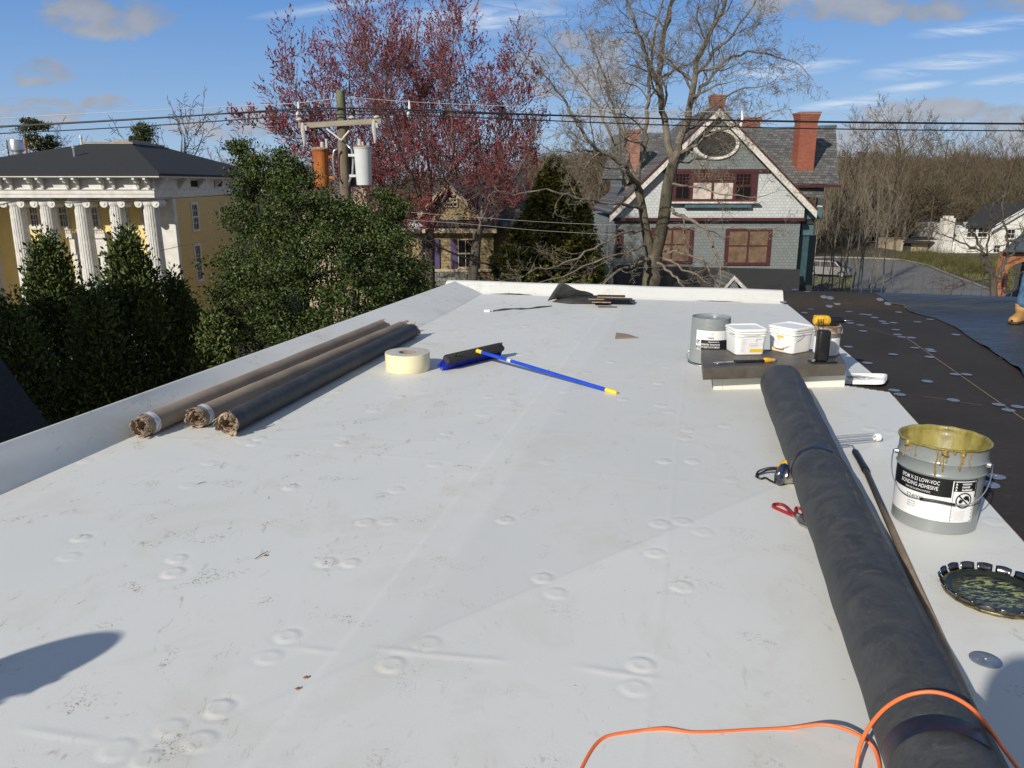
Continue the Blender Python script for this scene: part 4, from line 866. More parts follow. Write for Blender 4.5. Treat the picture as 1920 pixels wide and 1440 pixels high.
# ---- push broom
def broom():
    a = gz(845, 690, .05); b = gz(935, 668, .05)
    a = np.array([-.45, 5.27, 0]); b = np.array([-.075, 5.70, 0]); c = (a + b) / 2; d = (b - a) / np.linalg.norm(b - a); rz = math.atan2(d[1], d[0]); L = .60
    t = thing('push_broom', 'blue bristled push broom with black block and long blue handle lying on the roof', 'broom', c, rz)
    # local x along the head, head tilted; handle goes towards -y side
    e = gz(1157, 737, .012); eh = (np.array(e) - c) @ rotz(rz)
    m = MB(); m.box((0, 0, 0), (.60, .072, .042), bev=.034 if False else .018); V = np.vstack(m.v); tl = math.radians(38)
    Rx = np.array([[1, 0, 0], [0, math.cos(tl), -math.sin(tl)], [0, math.sin(tl), math.cos(tl)]]); m.v = [V @ Rx.T + np.array([0, .012, .085])]
    m.build('block', M['blackfoam'], t, W=False, smooth=True, auto=35)
    m = MB(); r_ = np.random.default_rng(4); hd = np.array([0, -math.sin(tl) * -1, -math.cos(tl)])
    down = np.array([0, math.sin(tl), -math.cos(tl)]); yv = np.array([0, math.cos(tl), math.sin(tl)]); o0 = np.array([0, .012, .085])
    for i in range(62):
        for j in range(7):
            x = -.285 + .57 * (i + .5) / 62 + r_.normal(0, .002); y = -.028 + .056 * j / 6; p = o0 + np.array([x, 0, 0]) + yv * y + down * .018
            q = p + down * .078 + np.array([r_.normal(0, .006) + (x / .29) * .012, r_.normal(0, .004), 0]) + yv * (y * .35 - .004)
            q[2] = max(q[2], .002); m.tube([p, q], [.0026, .0042], 4)
    m.build('bristles', M['bristle'], t, W=False)
    h0 = np.array([.0, -.012, .105]); u = (eh - h0); Lh = np.linalg.norm(u); u = u / Lh; E = h0 + u * Lh
    m = MB(); m.tube([h0, h0 + u * .05], [.015, .014], 14); m.build('socket', M['yellow'], t, W=False, smooth=True, auto=40)
    m = MB(); m.tube([h0 + u * .05, h0 + u * (Lh - .085)], [.0125, .0125], 14); hh = m.build('handle', M['blueplastic'], t, W=False, smooth=True, auto=40)
    m = MB(); m.tube([h0 + u * .30, h0 + u * .335], [.0129, .0129], 14); m.build('sticker', M['foil'], hh, W=False, smooth=True)
    m = MB(); m.tube([h0 + u * (Lh - .085), h0 + u * (Lh - .01), h0 + u * Lh], [.0148, .0142, .010], 14); m.build('end_grip', M['yellow'], t, W=False, smooth=True, auto=40)
    for x in (-.22, .26): m = MB(); m.tube([(x, -.01, .10), (x + .005, -.02, .125), (x - .012, -.025, .128)], .004, 6); m.build('hook', M['blackplastic'], t, W=False, smooth=True)
broom()
# ---- pile by the back parapet
def pile():
    c = uv2w(-1.17, 8.48, 0)
    t = thing('folded_rubber_sheet', 'folded black rubber sheet with one stiff corner standing up by the back parapet', 'rubber sheet', c, -AZ)
    P = lambda px, py, z: (np.array(gz(px, py, z)) - c) @ rotz(-AZ)
    A, T, B = P(1027, 564, .0), P(1049, 530, .23), P(1112, 556, .06)
    m = MB(); rows = []
    for i in range(9):
        q = i / 8; lo = A * (1 - q) + B * q; hi = T * (1 - q) + (B + np.array([0, .02, .02])) * q
        rows.append([lo * (1 - s) + hi * s + np.array([0, -.03 * math.sin(math.pi * s) * (1 - q), .01 * math.sin(q * 9)]) for s in np.linspace(0, 1, 7)])
    m.grid(rows)
    D0, D1, D2, D3 = P(1045, 563, .03), P(1070, 569, .02), P(1110, 570, .02), P(1118, 552, .10)
    m.grid([[P(1035, 566, .003), P(1050, 558, .03), P(1062, 551, .07)], [P(1066, 570, .003), P(1072, 562, .05), P(1090, 552, .08)], [P(1110, 570, .003), P(1112, 564, .05), P(1122, 554, .08)], [P(1140, 571, .003), P(1142, 566, .04), P(1146, 558, .05)]])
    o = m.build('folded_layers', M['rubber'], t, W=False, smooth=True, auto=50); s = o.modifiers.new('t', 'SOLIDIFY'); s.thickness = .004
    m = MB(); q = (P(1105, 570, .0) + P(1176, 571, .0)) / 2 + np.array([.03, .07, 0])
    for k in range(3): m.box(q + np.array([.015 * (k % 2), .008 * k, .012 + .017 * k]), (.50 - .03 * k, .17, .014), bev=.005)
    m.build('flat_layers', M['rubber'], t, W=False, smooth=True, auto=40)
    specs = [((1128, 566), .075, (.20, .085, .010), -.16, 'short', 'short brown fibre board offcut lying lowest on the folded black sheet'),
             ((1118, 560), .088, (.17, .10, .010), -.10, 's2', 'brown board offcut with pale torn left edge in the middle of the pile'),
             ((1146, 556), .105, (.30, .13, .011), -.13, 's3', 'longest brown board offcut lying on top of the pile by the parapet')]
    for (px, y), z, size, rz, _, lab in specs:
        p = gz(px, y, z); m = MB(); m.box((0, 0, 0), size, bev=.0); m2 = m
        t2 = thing('board_offcut', lab, 'board', p, rz, 'board offcuts by the parapet')
        m = MB(); m.box((0, 0, .001), (size[0], size[1], size[2])); m.build('core', M['boardedge'], t2, W=False)
        m = MB(); m.box((0, .001, size[2] / 2 + .0025), (size[0] - .004, size[1] - .002, .002)); m.build('facing', M['board'], t2, W=False)
pile()
def strip():
    pts = [(924, 584), (945, 582), (962, 580), (975, 581), (990, 580), (1010, 578), (1035, 575)]
    t = thing('black_strip', 'thin black strip of rubber curling across the white roof near the back', 'strip', gz(975, 581)); m = MB(); rows = []
    for i, p in enumerate(pts):
        c = gz(*p); rows.append([c + np.array([0, -.022 * (1 - i / 7), .004]), c + np.array([0, 0, .012 + .01 * (i % 2)]), c + np.array([0, .02 * (1 - i / 7), .005])])
    m.grid(rows); o = m.build('strip', M['rubber'], t); s = o.modifiers.new('t', 'SOLIDIFY'); s.thickness = .003
    c = gz(913, 585); t = thing('tape_end', 'small flat white tape offcut at the left tip of the black strip', 'tape', c); m = MB(); m.tube([(-.03, 0, .012), (.03, 0, .012)], .012, 10); m.box((.04, .05, .006), (.12, .05, .008), .3); m.build('tape', M['whiteplastic'], t, W=False)
    t = thing('cardboard_scrap', 'triangular brown cardboard scrap lying on the white roof', 'cardboard', gz(1172, 634)); m = MB()
    m.poly([gz(1153, 637) + (0, 0, .01), gz(1198, 635) + (0, 0, .01), gz(1176, 630) + (0, 0, .02), gz(1155, 627.5) + (0, 0, .02)], h=(0, 0, -.005)); m.build('scrap', M['kraft'], t)
strip()
# ---- roller frame, long handle
def roller():
    w0 = gz(1622, 880, .02); w1 = uv2w(.700, 1.35, .02)
    t = thing('paint_roller', 'paint roller frame with wire cage, black grip and long wooden pole beside the big roll', 'paint roller', w0)
    d = (w0 - w1) / np.linalg.norm(w0 - w1); m = MB(); m.tube([w1, w0], [.0135, .0125], 12); m.build('wooden_pole', M['wood'], t, smooth=True)
    g1 = gz(1602, 845, .025); m = MB(); m.tube([w0 - d * .03, w0, (w0 + g1) / 2, g1 - (g1 - w0) * .1, g1], [.0155, .017, .015, .0165, .011], 12); m.build('grip', M['blackplastic'], t, smooth=True)
    e = [g1, gz(1599, 836, .02), gz(1590, 835, .02), gz(1560, 838, .02), gz(1545, 830, .03)]; m = MB(); m.tube(e, .004, 8); m.build('steel_rod', M['steel'], t, smooth=True)
    A, B = gz(1540, 828, .03), gz(1646, 820, .028); dd = (B - A) / np.linalg.norm(B - A); a, b = frame(dd); m = MB()
    for k in range(6): th = k * math.pi / 3 + .3; o = math.cos(th) * a + math.sin(th) * b; m.tube([A + o * .012, A + dd * .05 + o * .022, B - dd * .03 + o * .021, B + o * .014], .0018, 6)
    m.build('wire_cage', M['steel'], t, smooth=True)
    m = MB(); m.tube([B - dd * .02, B - dd * .012, B + dd * .006, B + dd * .01], [.014, .021, .021, .014], 16); m.build('end_cap', M['whiteplastic'], t, smooth=True, auto=40)
roller()
# ---- power cutter (round guard, yellow body, black cord)
def grinder():
    c = gz(1484, 908, 0); t = thing('corded_cutter', 'worn yellow and black power tool with round guard and coiled cord half under the roll', 'power tool', c, 0)
    m = MB(); R = np.array([[.35, 0, -.94], [0, 1, 0], [.94, 0, .35]])
    m.lathe([(.004, .010), (.030, .012), (.046, .006), (.052, -.004), (.050, -.008), (.03, .0), (.004, .004)], c=(-.055, -.01, .052), n=32, R=R @ rotz(0)); m.build('guard_disc', M['lug'], t, W=False, smooth=True, auto=40)
    m = MB(); m.lathe([(.003, .018), (.010, .017), (.012, .010)], c=(-.055, -.01, .052), n=14, R=R); m.build('arbor_bolt', M['chrome'], t, W=False, smooth=True)
    m = MB(); m.tube([(-.045, -.005, .045), (-.03, -.004, .045), (.0, -.012, .045), (.03, -.03, .042), (.055, -.045, .04)], [.040, .038, .034, .033, .020], 18); m.build('motor', M['tin'], t, W=False, smooth=True)
    for k, (x, y, z) in enumerate(((.01, -.035, .07), (.03, -.05, .05), (-.005, -.045, .04), (.035, -.03, .075))): m = MB(); m.box((x, y, z), (.02, .018, .014), rz=k * .6, bev=.004); m.build('bolt_lug', M['drip'], t, W=False, smooth=True)
    m = MB(); m.tube([(-.05, .035, .06), (-.02, .045, .075), (.03, .045, .075), (.07, .03, .06)], [.015, .022, .022, .016], 12); m.build('handle', M['toolyellow'], t, W=False, smooth=True)
    m = MB(); m.tube([(-.055, .02, .055), (-.02, .022, .070), (.03, .02, .072), (.07, .0, .06)], [.012, .013, .013, .010], 10); m.build('rubber_band', M['blackplastic'], t, W=False, smooth=True)
    for pts in ([(-.04, .045, .06), (-.08, .075, .05), (-.125, .085, .03), (-.14, .06, .012), (-.12, .04, .008), (-.10, .055, .012), (-.09, .02, .01), (-.07, -.02, .01), (-.05, -.03, .02)], [(-.03, .06, .05), (-.08, .095, .03), (-.12, .09, .012), (-.135, .07, .008)]):
        P = np.array(pts); k = np.linspace(0, 1, 40); kk = np.linspace(0, 1, len(P)); Q = np.stack([np.interp(k, kk, P[:, j]) for j in range(3)], -1)
        for _ in range(3): Q[1:-1] = (Q[:-2] + Q[1:-1] * 2 + Q[2:]) / 4
        m = MB(); m.tube(Q, .0045, 8); m.build('cord', M['blackplastic'], t, W=False, smooth=True)
grinder()
def snips():
    a = gz(1474, 946, .012); b = gz(1534, 1010, .012); d = b - a; L = np.linalg.norm(d); rz = math.atan2(d[1], d[0])
    t = thing('tin_snips', 'red handled snips with worn steel blades lying against the big black roll', 'snips', (a[0], a[1], 0), rz)
    def loop(pts, r):
        P = np.array(pts); k = np.linspace(0, 1, 40); kk = np.linspace(0, 1, len(P)); Q = np.stack([np.interp(k, kk, P[:, j]) for j in range(3)], -1)
        for _ in range(3): Q = (np.roll(Q, 1, 0) + 2 * Q + np.roll(Q, -1, 0)) / 4
        m = MB(); m.tube(Q, r, 8, closed=True); return m
    loop([(.015, -.006, .012), (-.008, -.022, .012), (-.005, -.05, .012), (.02, -.062, .012), (.06, -.04, .012), (.11, -.012, .012), (.10, -.002, .012), (.06, -.012, .012)], .0068).build('handle', M['red'], t, W=False, smooth=True)
    loop([(.03, .025, .012), (.04, .045, .012), (.08, .042, .012), (.12, .012, .012), (.11, .002, .012), (.07, .012, .012)], .0062).build('handle', M['red'], t, W=False, smooth=True)
    m = MB(); m.poly([(.10, -.016, .010), (.135, -.016, .010), (.19, -.022, .010), (.235, .002, .010), (.20, .006, .010), (.13, .014, .010), (.10, .012, .010)], h=(0, 0, .007)); m.build('blade', M['tin'], t, W=False)
    m = MB(); m.poly([(.11, .012, .018), (.14, .016, .018), (.20, .016, .018), (.24, .004, .018), (.19, -.004, .018), (.12, -.006, .018)], h=(0, 0, .005)); m.build('blade', M['tin'], t, W=False)
    m = MB(); m.cyl((.125, 0, .01), (.125, 0, .028), .008, n=12); m.build('pivot_bolt', M['steel'], t, W=False)
snips()
def metal_lid():
    c = np.array([1.545, 2.215, .007]); t = thing('pail_cover', 'round metal pail lid lying upturned with bent lugs and yellow adhesive on it', 'lid', c, 0)
    m = MB(); m.lathe([(0, .006), (.105, .006), (.112, .008), (.118, .004), (.126, .005), (.131, .012), (.138, .013)], n=80); m.build('panel', M['lidin'], t, W=False, smooth=True)
    m = MB(); m.lathe([(.138, .013), (.143, .015), (.149, .011), (.151, .003), (.149, .001)], n=80, wob=lambda V: V + np.stack([V[:, 0] * 0, V[:, 0] * 0, .0012 * np.sin(np.arctan2(V[:, 1], V[:, 0]) * 22)], -1)); m.build('rim', M['lidrim'], t, W=False, smooth=True)
    for k in range(18):
        a = 2 * math.pi * (k + .5) / 18; m = MB(); rows = []
        for e in np.linspace(-.145, .145, 7):
            q = math.cos(e * 9) ; rows.append([((.1495) * math.cos(a + e), (.1495) * math.sin(a + e), .010), ((.158) * math.cos(a + e), (.158) * math.sin(a + e), .018 + .002 * q), ((.160 + .004 * q) * math.cos(a + e), (.160 + .004 * q) * math.sin(a + e), .030 + .003 * q)])
        m.grid(rows); o = m.build('lug', M['lug'], t, W=False, smooth=True); s = o.modifiers.new('t', 'SOLIDIFY'); s.thickness = .0012
metal_lid()
def loose_plates():
    def plate(p, label, tilt=0, group=None):
        t = thing('metal_plate', label, 'plate', p, .5, group); t.rotation_euler = (tilt, 0, .5)
        m = MB(); m.lathe([(0.0, .0035), (.0035, .0035), (.005, .0015), (.010, .0015), (.013, .0028), (.030, .0028), (.033, .0012), (.040, .0014), (.041, .0)], n=40); b = m.build('disc', M['plate'], t, W=False, smooth=True)
        m = MB(); m.lathe([(0, .0042), (.003, .004), (.0035, .003)], n=12); m.build('centre_hole', M['labelwhite'], t, W=False, smooth=True)
        m = MB(); m.tube([(-.022, .010, .003), (-.012, .014, .0036), (0, .012, .0036), (.01, .009, .0036), (.02, .012, .003)], .0012, 5); m.build('embossed_line', M['steel'], t, W=False, smooth=True)
    plate(gz(1848, 1237, .006) + (0, 0, 0), 'single galvanised round plate lying on the white roof below the metal lid')
    plate(gz(1857, 901, .0) + (.0, 0, -.018), 'galvanised round plate just behind the open pail, the nearer of two overlapping', .05)
    plate(gz(1865, 889, .0) + (.02, .02, -.019), 'galvanised round plate just behind the open pail, the farther of two overlapping', -.05)
loose_plates()
def cord():
    pts = [(1075, 1475, .006), (1092, 1437, .006), (1112, 1400, .006), (1133, 1381, .006), (1160, 1376, .006), (1210, 1369, .006), (1242, 1365, .010), (1265, 1368, .008), (1295, 1374, .006), (1340, 1373, .006), (1400, 1369, .006), (1470, 1366, .006), (1505, 1362, .02), (1540, 1357, .045), (1575, 1362, .05), (1615, 1380, .04), (1640, 1400, .02), (1652, 1440, .008), (1650, 1500, .006), (1625, 1520, .006), (1600, 1495, .010),
           (1605, 1440, .03), (1612, 1395, .08), (1630, 1360, .14), (1660, 1325, .20), (1700, 1302, .243), (1745, 1295, .262), (1785, 1304, .262), (1825, 1328, .245), (1855, 1365, .20), (1880, 1402, .12), (1905, 1436, .05), (1935, 1475, .010), (1990, 1500, .006)]
    P = np.array([gz(x, y, z) for x, y, z in pts]); k = np.linspace(0, 1, 260); kk = np.linspace(0, 1, len(P)); Q = np.stack([np.interp(k, kk, P[:, j]) for j in range(3)], -1)
    for _ in range(14): Q[1:-1] = (Q[:-2] + Q[1:-1] * 2 + Q[2:]) / 4
    Q[:, 2] = np.maximum(Q[:, 2], .0062)
    t = thing('extension_cord', 'bright orange extension cord looping over the big black roll', 'cord', P[10]); m = MB(); m.tube(Q, .0044, 10); m.build('cord', M['orange'], t, smooth=True)
cord()
def bits():
    L = [((478, 1048), (503, 1033), 'twig', 'long thin dry twig lying on the membrane left of centre'), ((370, 908), (386, 903), 'twig', 'short dark twig beside a round bump near the left side'),
         ((1405, 1190), (1418, 1250), 'twig', 'thin black thread lying left of the big roll')][:2]
    for a, b, mt, lab in L:
        A, B = gz(*a, .004), gz(*b, .006); t = thing('twig', lab, 'twig', A); m = MB(); m.tube([A, (A + B) / 2 + (0, 0, .002), B], [.0012, .0016, .0009], 5); m.build('twig', M['twig'], t)
    for p, lab in (((573, 1271), 'rust coloured dry leaf scrap on the membrane, the upper of two'), ((558, 1292), 'rust coloured dry leaf scrap on the membrane, the lower of two'), ((497, 1042), 'rust coloured bud scale beside the long twig')):
        c = gz(*p, .003); t = thing('dry_leaf', lab, 'leaf', c); m = MB(); m.poly([c + (-.008, 0, 0), c + (0, -.003, .002), c + (.008, .002, 0), c + (.002, .006, .003)], h=(0, 0, .0012)); m.poly([c + (-.002, -.006, .001), c + (.001, -.006, .001), c + (.003, .004, .003)], h=(0, 0, .001)); m.build('leaf', M['leafrust'], t)
bits()
# ------------------------------------------------------------------ ground, roads
def terrain():
    def hz(x, y):
        r = max(0.0, y - 118); h = 12.5 * (1 - math.exp(-(r / 190.0) ** 1.6)) * (.85 + .15 * math.sin(x * .011 + 1) + .05 * math.sin(x * .05))
        return GZ + h * min(1, max(.25, .55 + (x + 40) / 160.0)) - (0.0 if y < 118 else 0)
    ys = list(np.arange(-60, 130, 9.5)) + list(np.linspace(133, 900, 40)); xs = np.linspace(-900, 900, 91); m = MB(); m.grid([[(x, y, hz(x, y)) for y in ys] for x in xs]); m.build('ground', M['ground'], None, smooth=True, kind='structure')
    m = MB(); m.grid([[(x, y, GZ + .01) for y in (16, 25)] for x in (-90, 90)]); m.build('road', M['road'], None, kind='structure')
    # parking lot behind the grey house, kerb around it
    def g(px, py): r = ray(px, py); t = (GZ - HC) / r[2]; return (r[0] * t, r[1] * t, GZ + .012)
    L = [g(1390, 486), g(1560, 484), g(1640, 486), g(1685, 488), g(1730, 497), g(1790, 521), g(1860, 547), g(1960, 585), g(1990, 640), g(1400, 640)]
    m = MB(); m.poly(L); m.build('parking_lot', M['road'], None, kind='structure')
    m = MB(); P = [np.array(g(*q)) + (0, 0, .05) for q in ((1390, 485), (1560, 483), (1640, 485), (1688, 487.5), (1735, 497), (1792, 520), (1862, 546), (1962, 584))]; rows = [[p + (0, 0, -.06), p + (0, 0, .08), p + (.12, .12, .08), p + (.12, .12, -.06)] for p in P]; m.grid(rows); m.build('kerb', M['kerb'], None, kind='structure')
    rs = np.random.default_rng(3); V = []; F = []
    m = MB(); cs = []
    while len(cs) < 5200:
        px, py = rs.uniform(1520, 1900), rs.uniform(486, 552)
        if py < 486 + max(0, (px - 1690)) * .30 - 3 and px > 1640 or (px < 1640 and 520 < py and px < 1600 and rs.random() < .35): cs.append(g(px, py))
    for c in cs:
        a = rs.uniform(0, 6.28); h = rs.uniform(.10, .34); w = .05; d = np.array([math.cos(a) * w, math.sin(a) * w, 0]); t = np.array(c) + (rs.normal(0, .1), rs.normal(0, .1), h); m.add([np.array(c) - d, np.array(c) + d, t], [(0, 1, 2)])
    m.build('grass', M['grass'], None, kind='stuff', label='rough green and straw coloured grass around the car park', category='grass')
terrain()
# ------------------------------------------------------------------ window helper (frontal, in world coordinates; wall plane faces -y)
def window(par, x0, x1, z0, z1, y, fm, gm, nx=2, nz=2, fw=.09, sill=True, bar=.03, label=None, split=True):
    m = MB(); d = .07
    m.bx(x0 - fw, x0, y - d, y + .02, z0 - fw, z1 + fw); m.bx(x1, x1 + fw, y - d, y + .02, z0 - fw, z1 + fw); m.bx(x0, x1, y - d, y + .02, z1, z1 + fw); m.bx(x0, x1, y - d, y + .02, z0 - fw, z0)
    f = m.build('window', fm, par, label=label)
    m = MB(); m.bx(x0, x1, y - .012, y - .004, z0, z1); m.build('pane', gm, f)
    m = MB(); b = bar
    for i in range(1, nx): xx = x0 + (x1 - x0) * i / nx; m.bx(xx - b / 2, xx + b / 2, y - .035, y - .013, z0, z1)
    for i in range(1, nz): zz = z0 + (z1 - z0) * i / nz; m.bx(x0, x1, y - .038, y - .014, zz - b * (1.2 if (split and i == nz // 2) else .5), zz + b * (1.2 if (split and i == nz // 2) else .5))
    if m.n: m.build('glazing_bars', fm, f)
    if sill: m = MB(); m.bx(x0 - fw * 1.5, x1 + fw * 1.5, y - d - .08, y + .02, z0 - fw - .07, z0 - fw - .002); m.build('sill', fm, f)
    return f
def xz(px, py, Y): p = at(px, py, Y); return p[0], p[2]
# ------------------------------------------------------------------ yellow house with ionic columns
def yellow_house():
    YF, YW, YE = 42.0, 43.6, 41.0
    t = thing('columned_house', 'yellow house with white fluted columns, bracketed cornice and dark hipped roof', 'house', (-23.5, 50, GZ))
    zt = at(200, 326, YE)[2]; zb = at(200, 371, YE)[2]; xr = at(288, 350, YE)[0]; xl = -29.6; yb = 60.0; xs = xr - .25
    m = MB(); m.bx(-31, xs, YW, yb, GZ, zb + .1); m.build('wall', M['ystucco'], t)
    m = MB(); m.bx(xs, xs + .06, YW + .25, yb, GZ, zb + .1); m.build('side_wall', M['yclap'], t)
    m = MB(); m.bx(-31, -29.2, YE + .3, YW, GZ, zb + .1); m.build('portico_side_wall', M['yclap'], t)
    m = MB(); m.bx(xs - .80, xs + .09, YW - .10, YW + .25, GZ, zb + .1); m.build('corner_pilaster', M['wtrim'], t)
    m = MB(); m.bx(-29.2, -28.7, YW - .1, YW + .1, GZ, zb + .1); m.build('corner_pilaster', M['wtrim'], t)
    # entablature: architrave, frieze, cornice, stepped
    H = zt - zb; m = MB()
    for (a, b, o) in ((0, .16, .0), (.16, .34, .03), (.34, .38, .09), (.38, .80, .04), (.80, .86, .30), (.86, 1.0, .62)):
        m.bx(xl - 1.2 - o, xs + .12 + o, YE + .25 - o, yb + .1 + o, zb + H * a, zb + H * b)
    m.build('entablature', M['wtrim'], t)
    # roof
    e = [(xl - 1.9, YE - .40), (xs + .78, YE - .40), (xs + .78, yb + .75), (xl - 1.9, yb + .75)]; zr = zt + .02
    D1 = at(247, 270, 46.0); D2 = at(160, 270, 46.0); D3 = at(300, 273, 50.0)
    d = [(D2[0], 46.0), (D1[0], 46.0), (D1[0] + .1, 50.0), (D2[0], 50.0)]; zd = D1[2]
    E_ = [np.array((x, y, zr)) for x, y in e]; D_ = [np.array((x, y, zd)) for x, y in d]; m = MB()
    for i in range(4): j = (i + 1) % 4; m.add([E_[i], E_[j], D_[j], D_[i]], [(0, 1, 2, 3)])
    for i in range(4): j = (i + 1) % 4; m.add([E_[i] - (0, 0, .12), E_[j] - (0, 0, .12), E_[j], E_[i]], [(0, 1, 2, 3)])
    m.add([p - (0, 0, .12) for p in E_], [(3, 2, 1, 0)]); m.add(D_, [(0, 1, 2, 3)])
    rf = m.build('roof', M['asphalt'], t)
    m = MB(); m.bx(d[0][0] - .1, d[1][0] + .1, 45.9, 50.1, zd, zd + .12); m.bx(d[0][0] + 1.6, d[1][0] - .2, 46.1, 49, zd + .12, zd + .25); m.build('flat_deck_edge', M['kerb'], rf)
    m = MB(); m.lathe([(.42, 0), (.40, .2), (.28, .3), (.28, .45), (.42, .5), (.42, .95), (.36, 1.1), (0, 1.12)], c=at(35, 299, 47), n=24); m.build('silver_vent', M['steel'], rf, smooth=True, auto=40)
    for (px, py, h, mt) in ((139, 288, .45, 'steel'), (153, 270, .5, 'wtrim'), (50, 286, .7, 'rust')):
        p = at(px, py, 46 if px != 139 else 43.6); m = MB(); m.cyl(p - (0, 0, .2), p + (0, 0, h * .7), .06, n=10); m.cyl(p + (0, 0, h * .65), p + (0, 0, h), .10, .05, n=10); m.build('vent_pipe', M[mt], rf)
    # paired brackets
    def bracket(px_, y0, side=False):
        m = MB(); P = [(0, 1.0), (0, .12), (.10, .18), (.16, .42), (.34, .62), (.40, .80), (.56, .86), (.56, 1.0)]; w = .13; zz0, hh = zb + H * .30, H * .53
        if not side: pts = [(px_ - w / 2, y0 - a * 1.0, zz0 + hh * b) for a, b in P]; m.poly(pts, h=(w, 0, 0))
        else: pts = [(px_ + a, y0 - w / 2, zz0 + hh * b) for a, b in P]; m.poly(pts, h=(0, w, 0))
        m.build('cornice_bracket', M['wtrim'], t)
    cols = [at(x, 372, YF)[0] for x in (30, 87, 152, 217, 281)]
    for cx in [cols[0] - 1.9] + cols:
        for s in (-.28, .28): bracket(cx + s + .15, YE + .17)
    for k in range(7): bracket(xs + .16, YE + .6 + k * 2.7, True)
    # frieze windows on the side
    for py_ in (46.0, 49.6, 53.4, 57.0):
        m = MB(); m.bx(xs + .155, xs + .175, py_, py_ + 1.3, zb + H * .45, zb + H * .74); f = m.build('frieze_window', M['void'], t)
    # columns
    first = None
    for i, cx in enumerate(cols[0:]):
        zc = zb; h = zc - GZ - .9
        def fl(V):
            a = np.arctan2(V[:, 1], V[:, 0]); r = np.hypot(V[:, 0], V[:, 1]); k = np.where((V[:, 2] > .35) & (V[:, 2] < h - .42), 1 - .075 * (np.cos(a * 20) > 0), 1); return np.stack([V[:, 0] * k, V[:, 1] * k, V[:, 2]], -1)
        m = MB(); o = (cx, YF, GZ + .9)
        m.lathe([(.52, 0), (.55, .1), (.50, .2), (.46, .3), (.445, .36), (.44, h * .4), (.385, h - .44), (.385, h - .40), (.40, h - .38)], c=(0, 0, 0), n=80, wob=fl)
        if first is None: 
            pass
        shaft = MB(); shaft.v = [m.v[0] + np.array(o)]; shaft.f = m.f; shaft.mi = m.mi; shaft.n = m.n
        cobj = shaft.build('column', M['wtrim'], t, smooth=True, auto=30)
        m = MB(); zt_ = zc - .02; m.bx(cx - .50, cx + .50, YF - .46, YF + .46, zt_ - .10, zt_)
        for sx in (-1, 1):
            m.cyl((cx + sx * .46, YF - .44, zt_ - .29), (cx + sx * .46, YF + .44, zt_ - .29), .20, n=18)
            m.cyl((cx + sx * .46, YF - .47, zt_ - .29), (cx + sx * .46, YF - .43, zt_ - .29), .08, n=12)
        m.bx(cx - .46, cx + .46, YF - .42, YF + .42, zt_ - .22, zt_ - .10); m.lathe([(.39, zt_ - .42), (.45, zt_ - .32), (.45, zt_ - .22)], c=(cx, YF, 0), n=24); m.build('ionic_capital', M['wtrim'], cobj, smooth=True, auto=35)
    m = MB(); m.bx(-31, xs + .3, YF - 1.2, YW, GZ, GZ + .9); m.build('porch_floor', M['kerb'], t)
    # windows on the front
    for (a, b) in ((54, 74), (109, 129), (166, 186), (222, 241), (266, 284)):
        x0, z1 = xz(a, 378, YW); x1, z0 = xz(b, 424, YW); window(t, x0, x1, z0, z1, YW - .001, M['wtrim'], M['glass'], 3, 4, .11, bar=.03)
    # door surround
    x0, z1 = xz(130, 436, YW); x1, z0 = xz(207, 446, YW); m = MB(); m.bx(x0, x1, YW - .4, YW - .01, z0, z1)
    for k in range(22): xx = x0 + (x1 - x0) * (k + .5) / 22; m.bx(xx - .03, xx + .03, YW - .44, YW - .4, z1, z1 + .14)
    m.bx(x0 + .1, x1 - .1, YW - .3, YW - .012, z0 - .9, z0); m.bx(x0 + .15, x0 + .5, YW - .25, YW - .01, GZ + .9, z0 - .9); m.bx(x1 - .5, x1 - .15, YW - .25, YW - .01, GZ + .9, z0 - .9); ds = m.build('door_surround', M['wtrim'], t)
    m = MB(); m.bx((x0 + x1) / 2 - .6, (x0 + x1) / 2 + .6, YW - .12, YW - .013, GZ + .9, z0 - 1.0); dd = m.build('door', M['wtrim'], t); m = MB(); m.bx((x0 + x1) / 2 - .45, (x0 + x1) / 2 + .45, YW - .14, YW - .121, z0 - 1.5, z0 - 1.08); m.build('transom_window', M['glass'], dd)
    # side windows (plane faces +x)
    def swin(pxa, pxb, pya, pyb):
        X = xs + .062; Ya = X / ((pxa - 960) / FPX) ; 
        def solve(px, py):
            r = ray(px, py); tt = X / r[0]; return r[1] * tt, HC + r[2] * tt
        y0, z1 = solve(pxa, pya); y1, z0 = solve(pxb, pyb); m = MB(); w = .14
        m.bx(X - .02, X + .06, y0 - w, y0, z0 - w, z1 + w); m.bx(X - .02, X + .06, y1, y1 + w, z0 - w, z1 + w); m.bx(X - .02, X + .06, y0, y1, z1, z1 + w); m.bx(X - .02, X + .08, y0, y1, z0 - w, z0); f = m.build('window', M['wtrim'], t)
        m = MB(); m.bx(X, X + .015, y0, y1, z0, z1); m.build('pane', M['glass'], f); m = MB(); zm = (z0 + z1) / 2; m.bx(X + .016, X + .04, y0, y1, zm - .04, zm + .04)
        for q in (1, 2): yy = y0 + (y1 - y0) * q / 3; m.bx(X + .016, X + .03, yy - .02, yy + .02, z0, z1)
        for q in (.25, .75): zz = z0 + (z1 - z0) * q; m.bx(X + .016, X + .029, y0, y1, zz - .015, zz + .015)
        m.build('glazing_bars', M['wtrim'], f)
    swin(358, 372, 384, 429); swin(364, 379, 462, 522); swin(452, 460, 372, 400); swin(456, 464, 450, 500)
yellow_house()
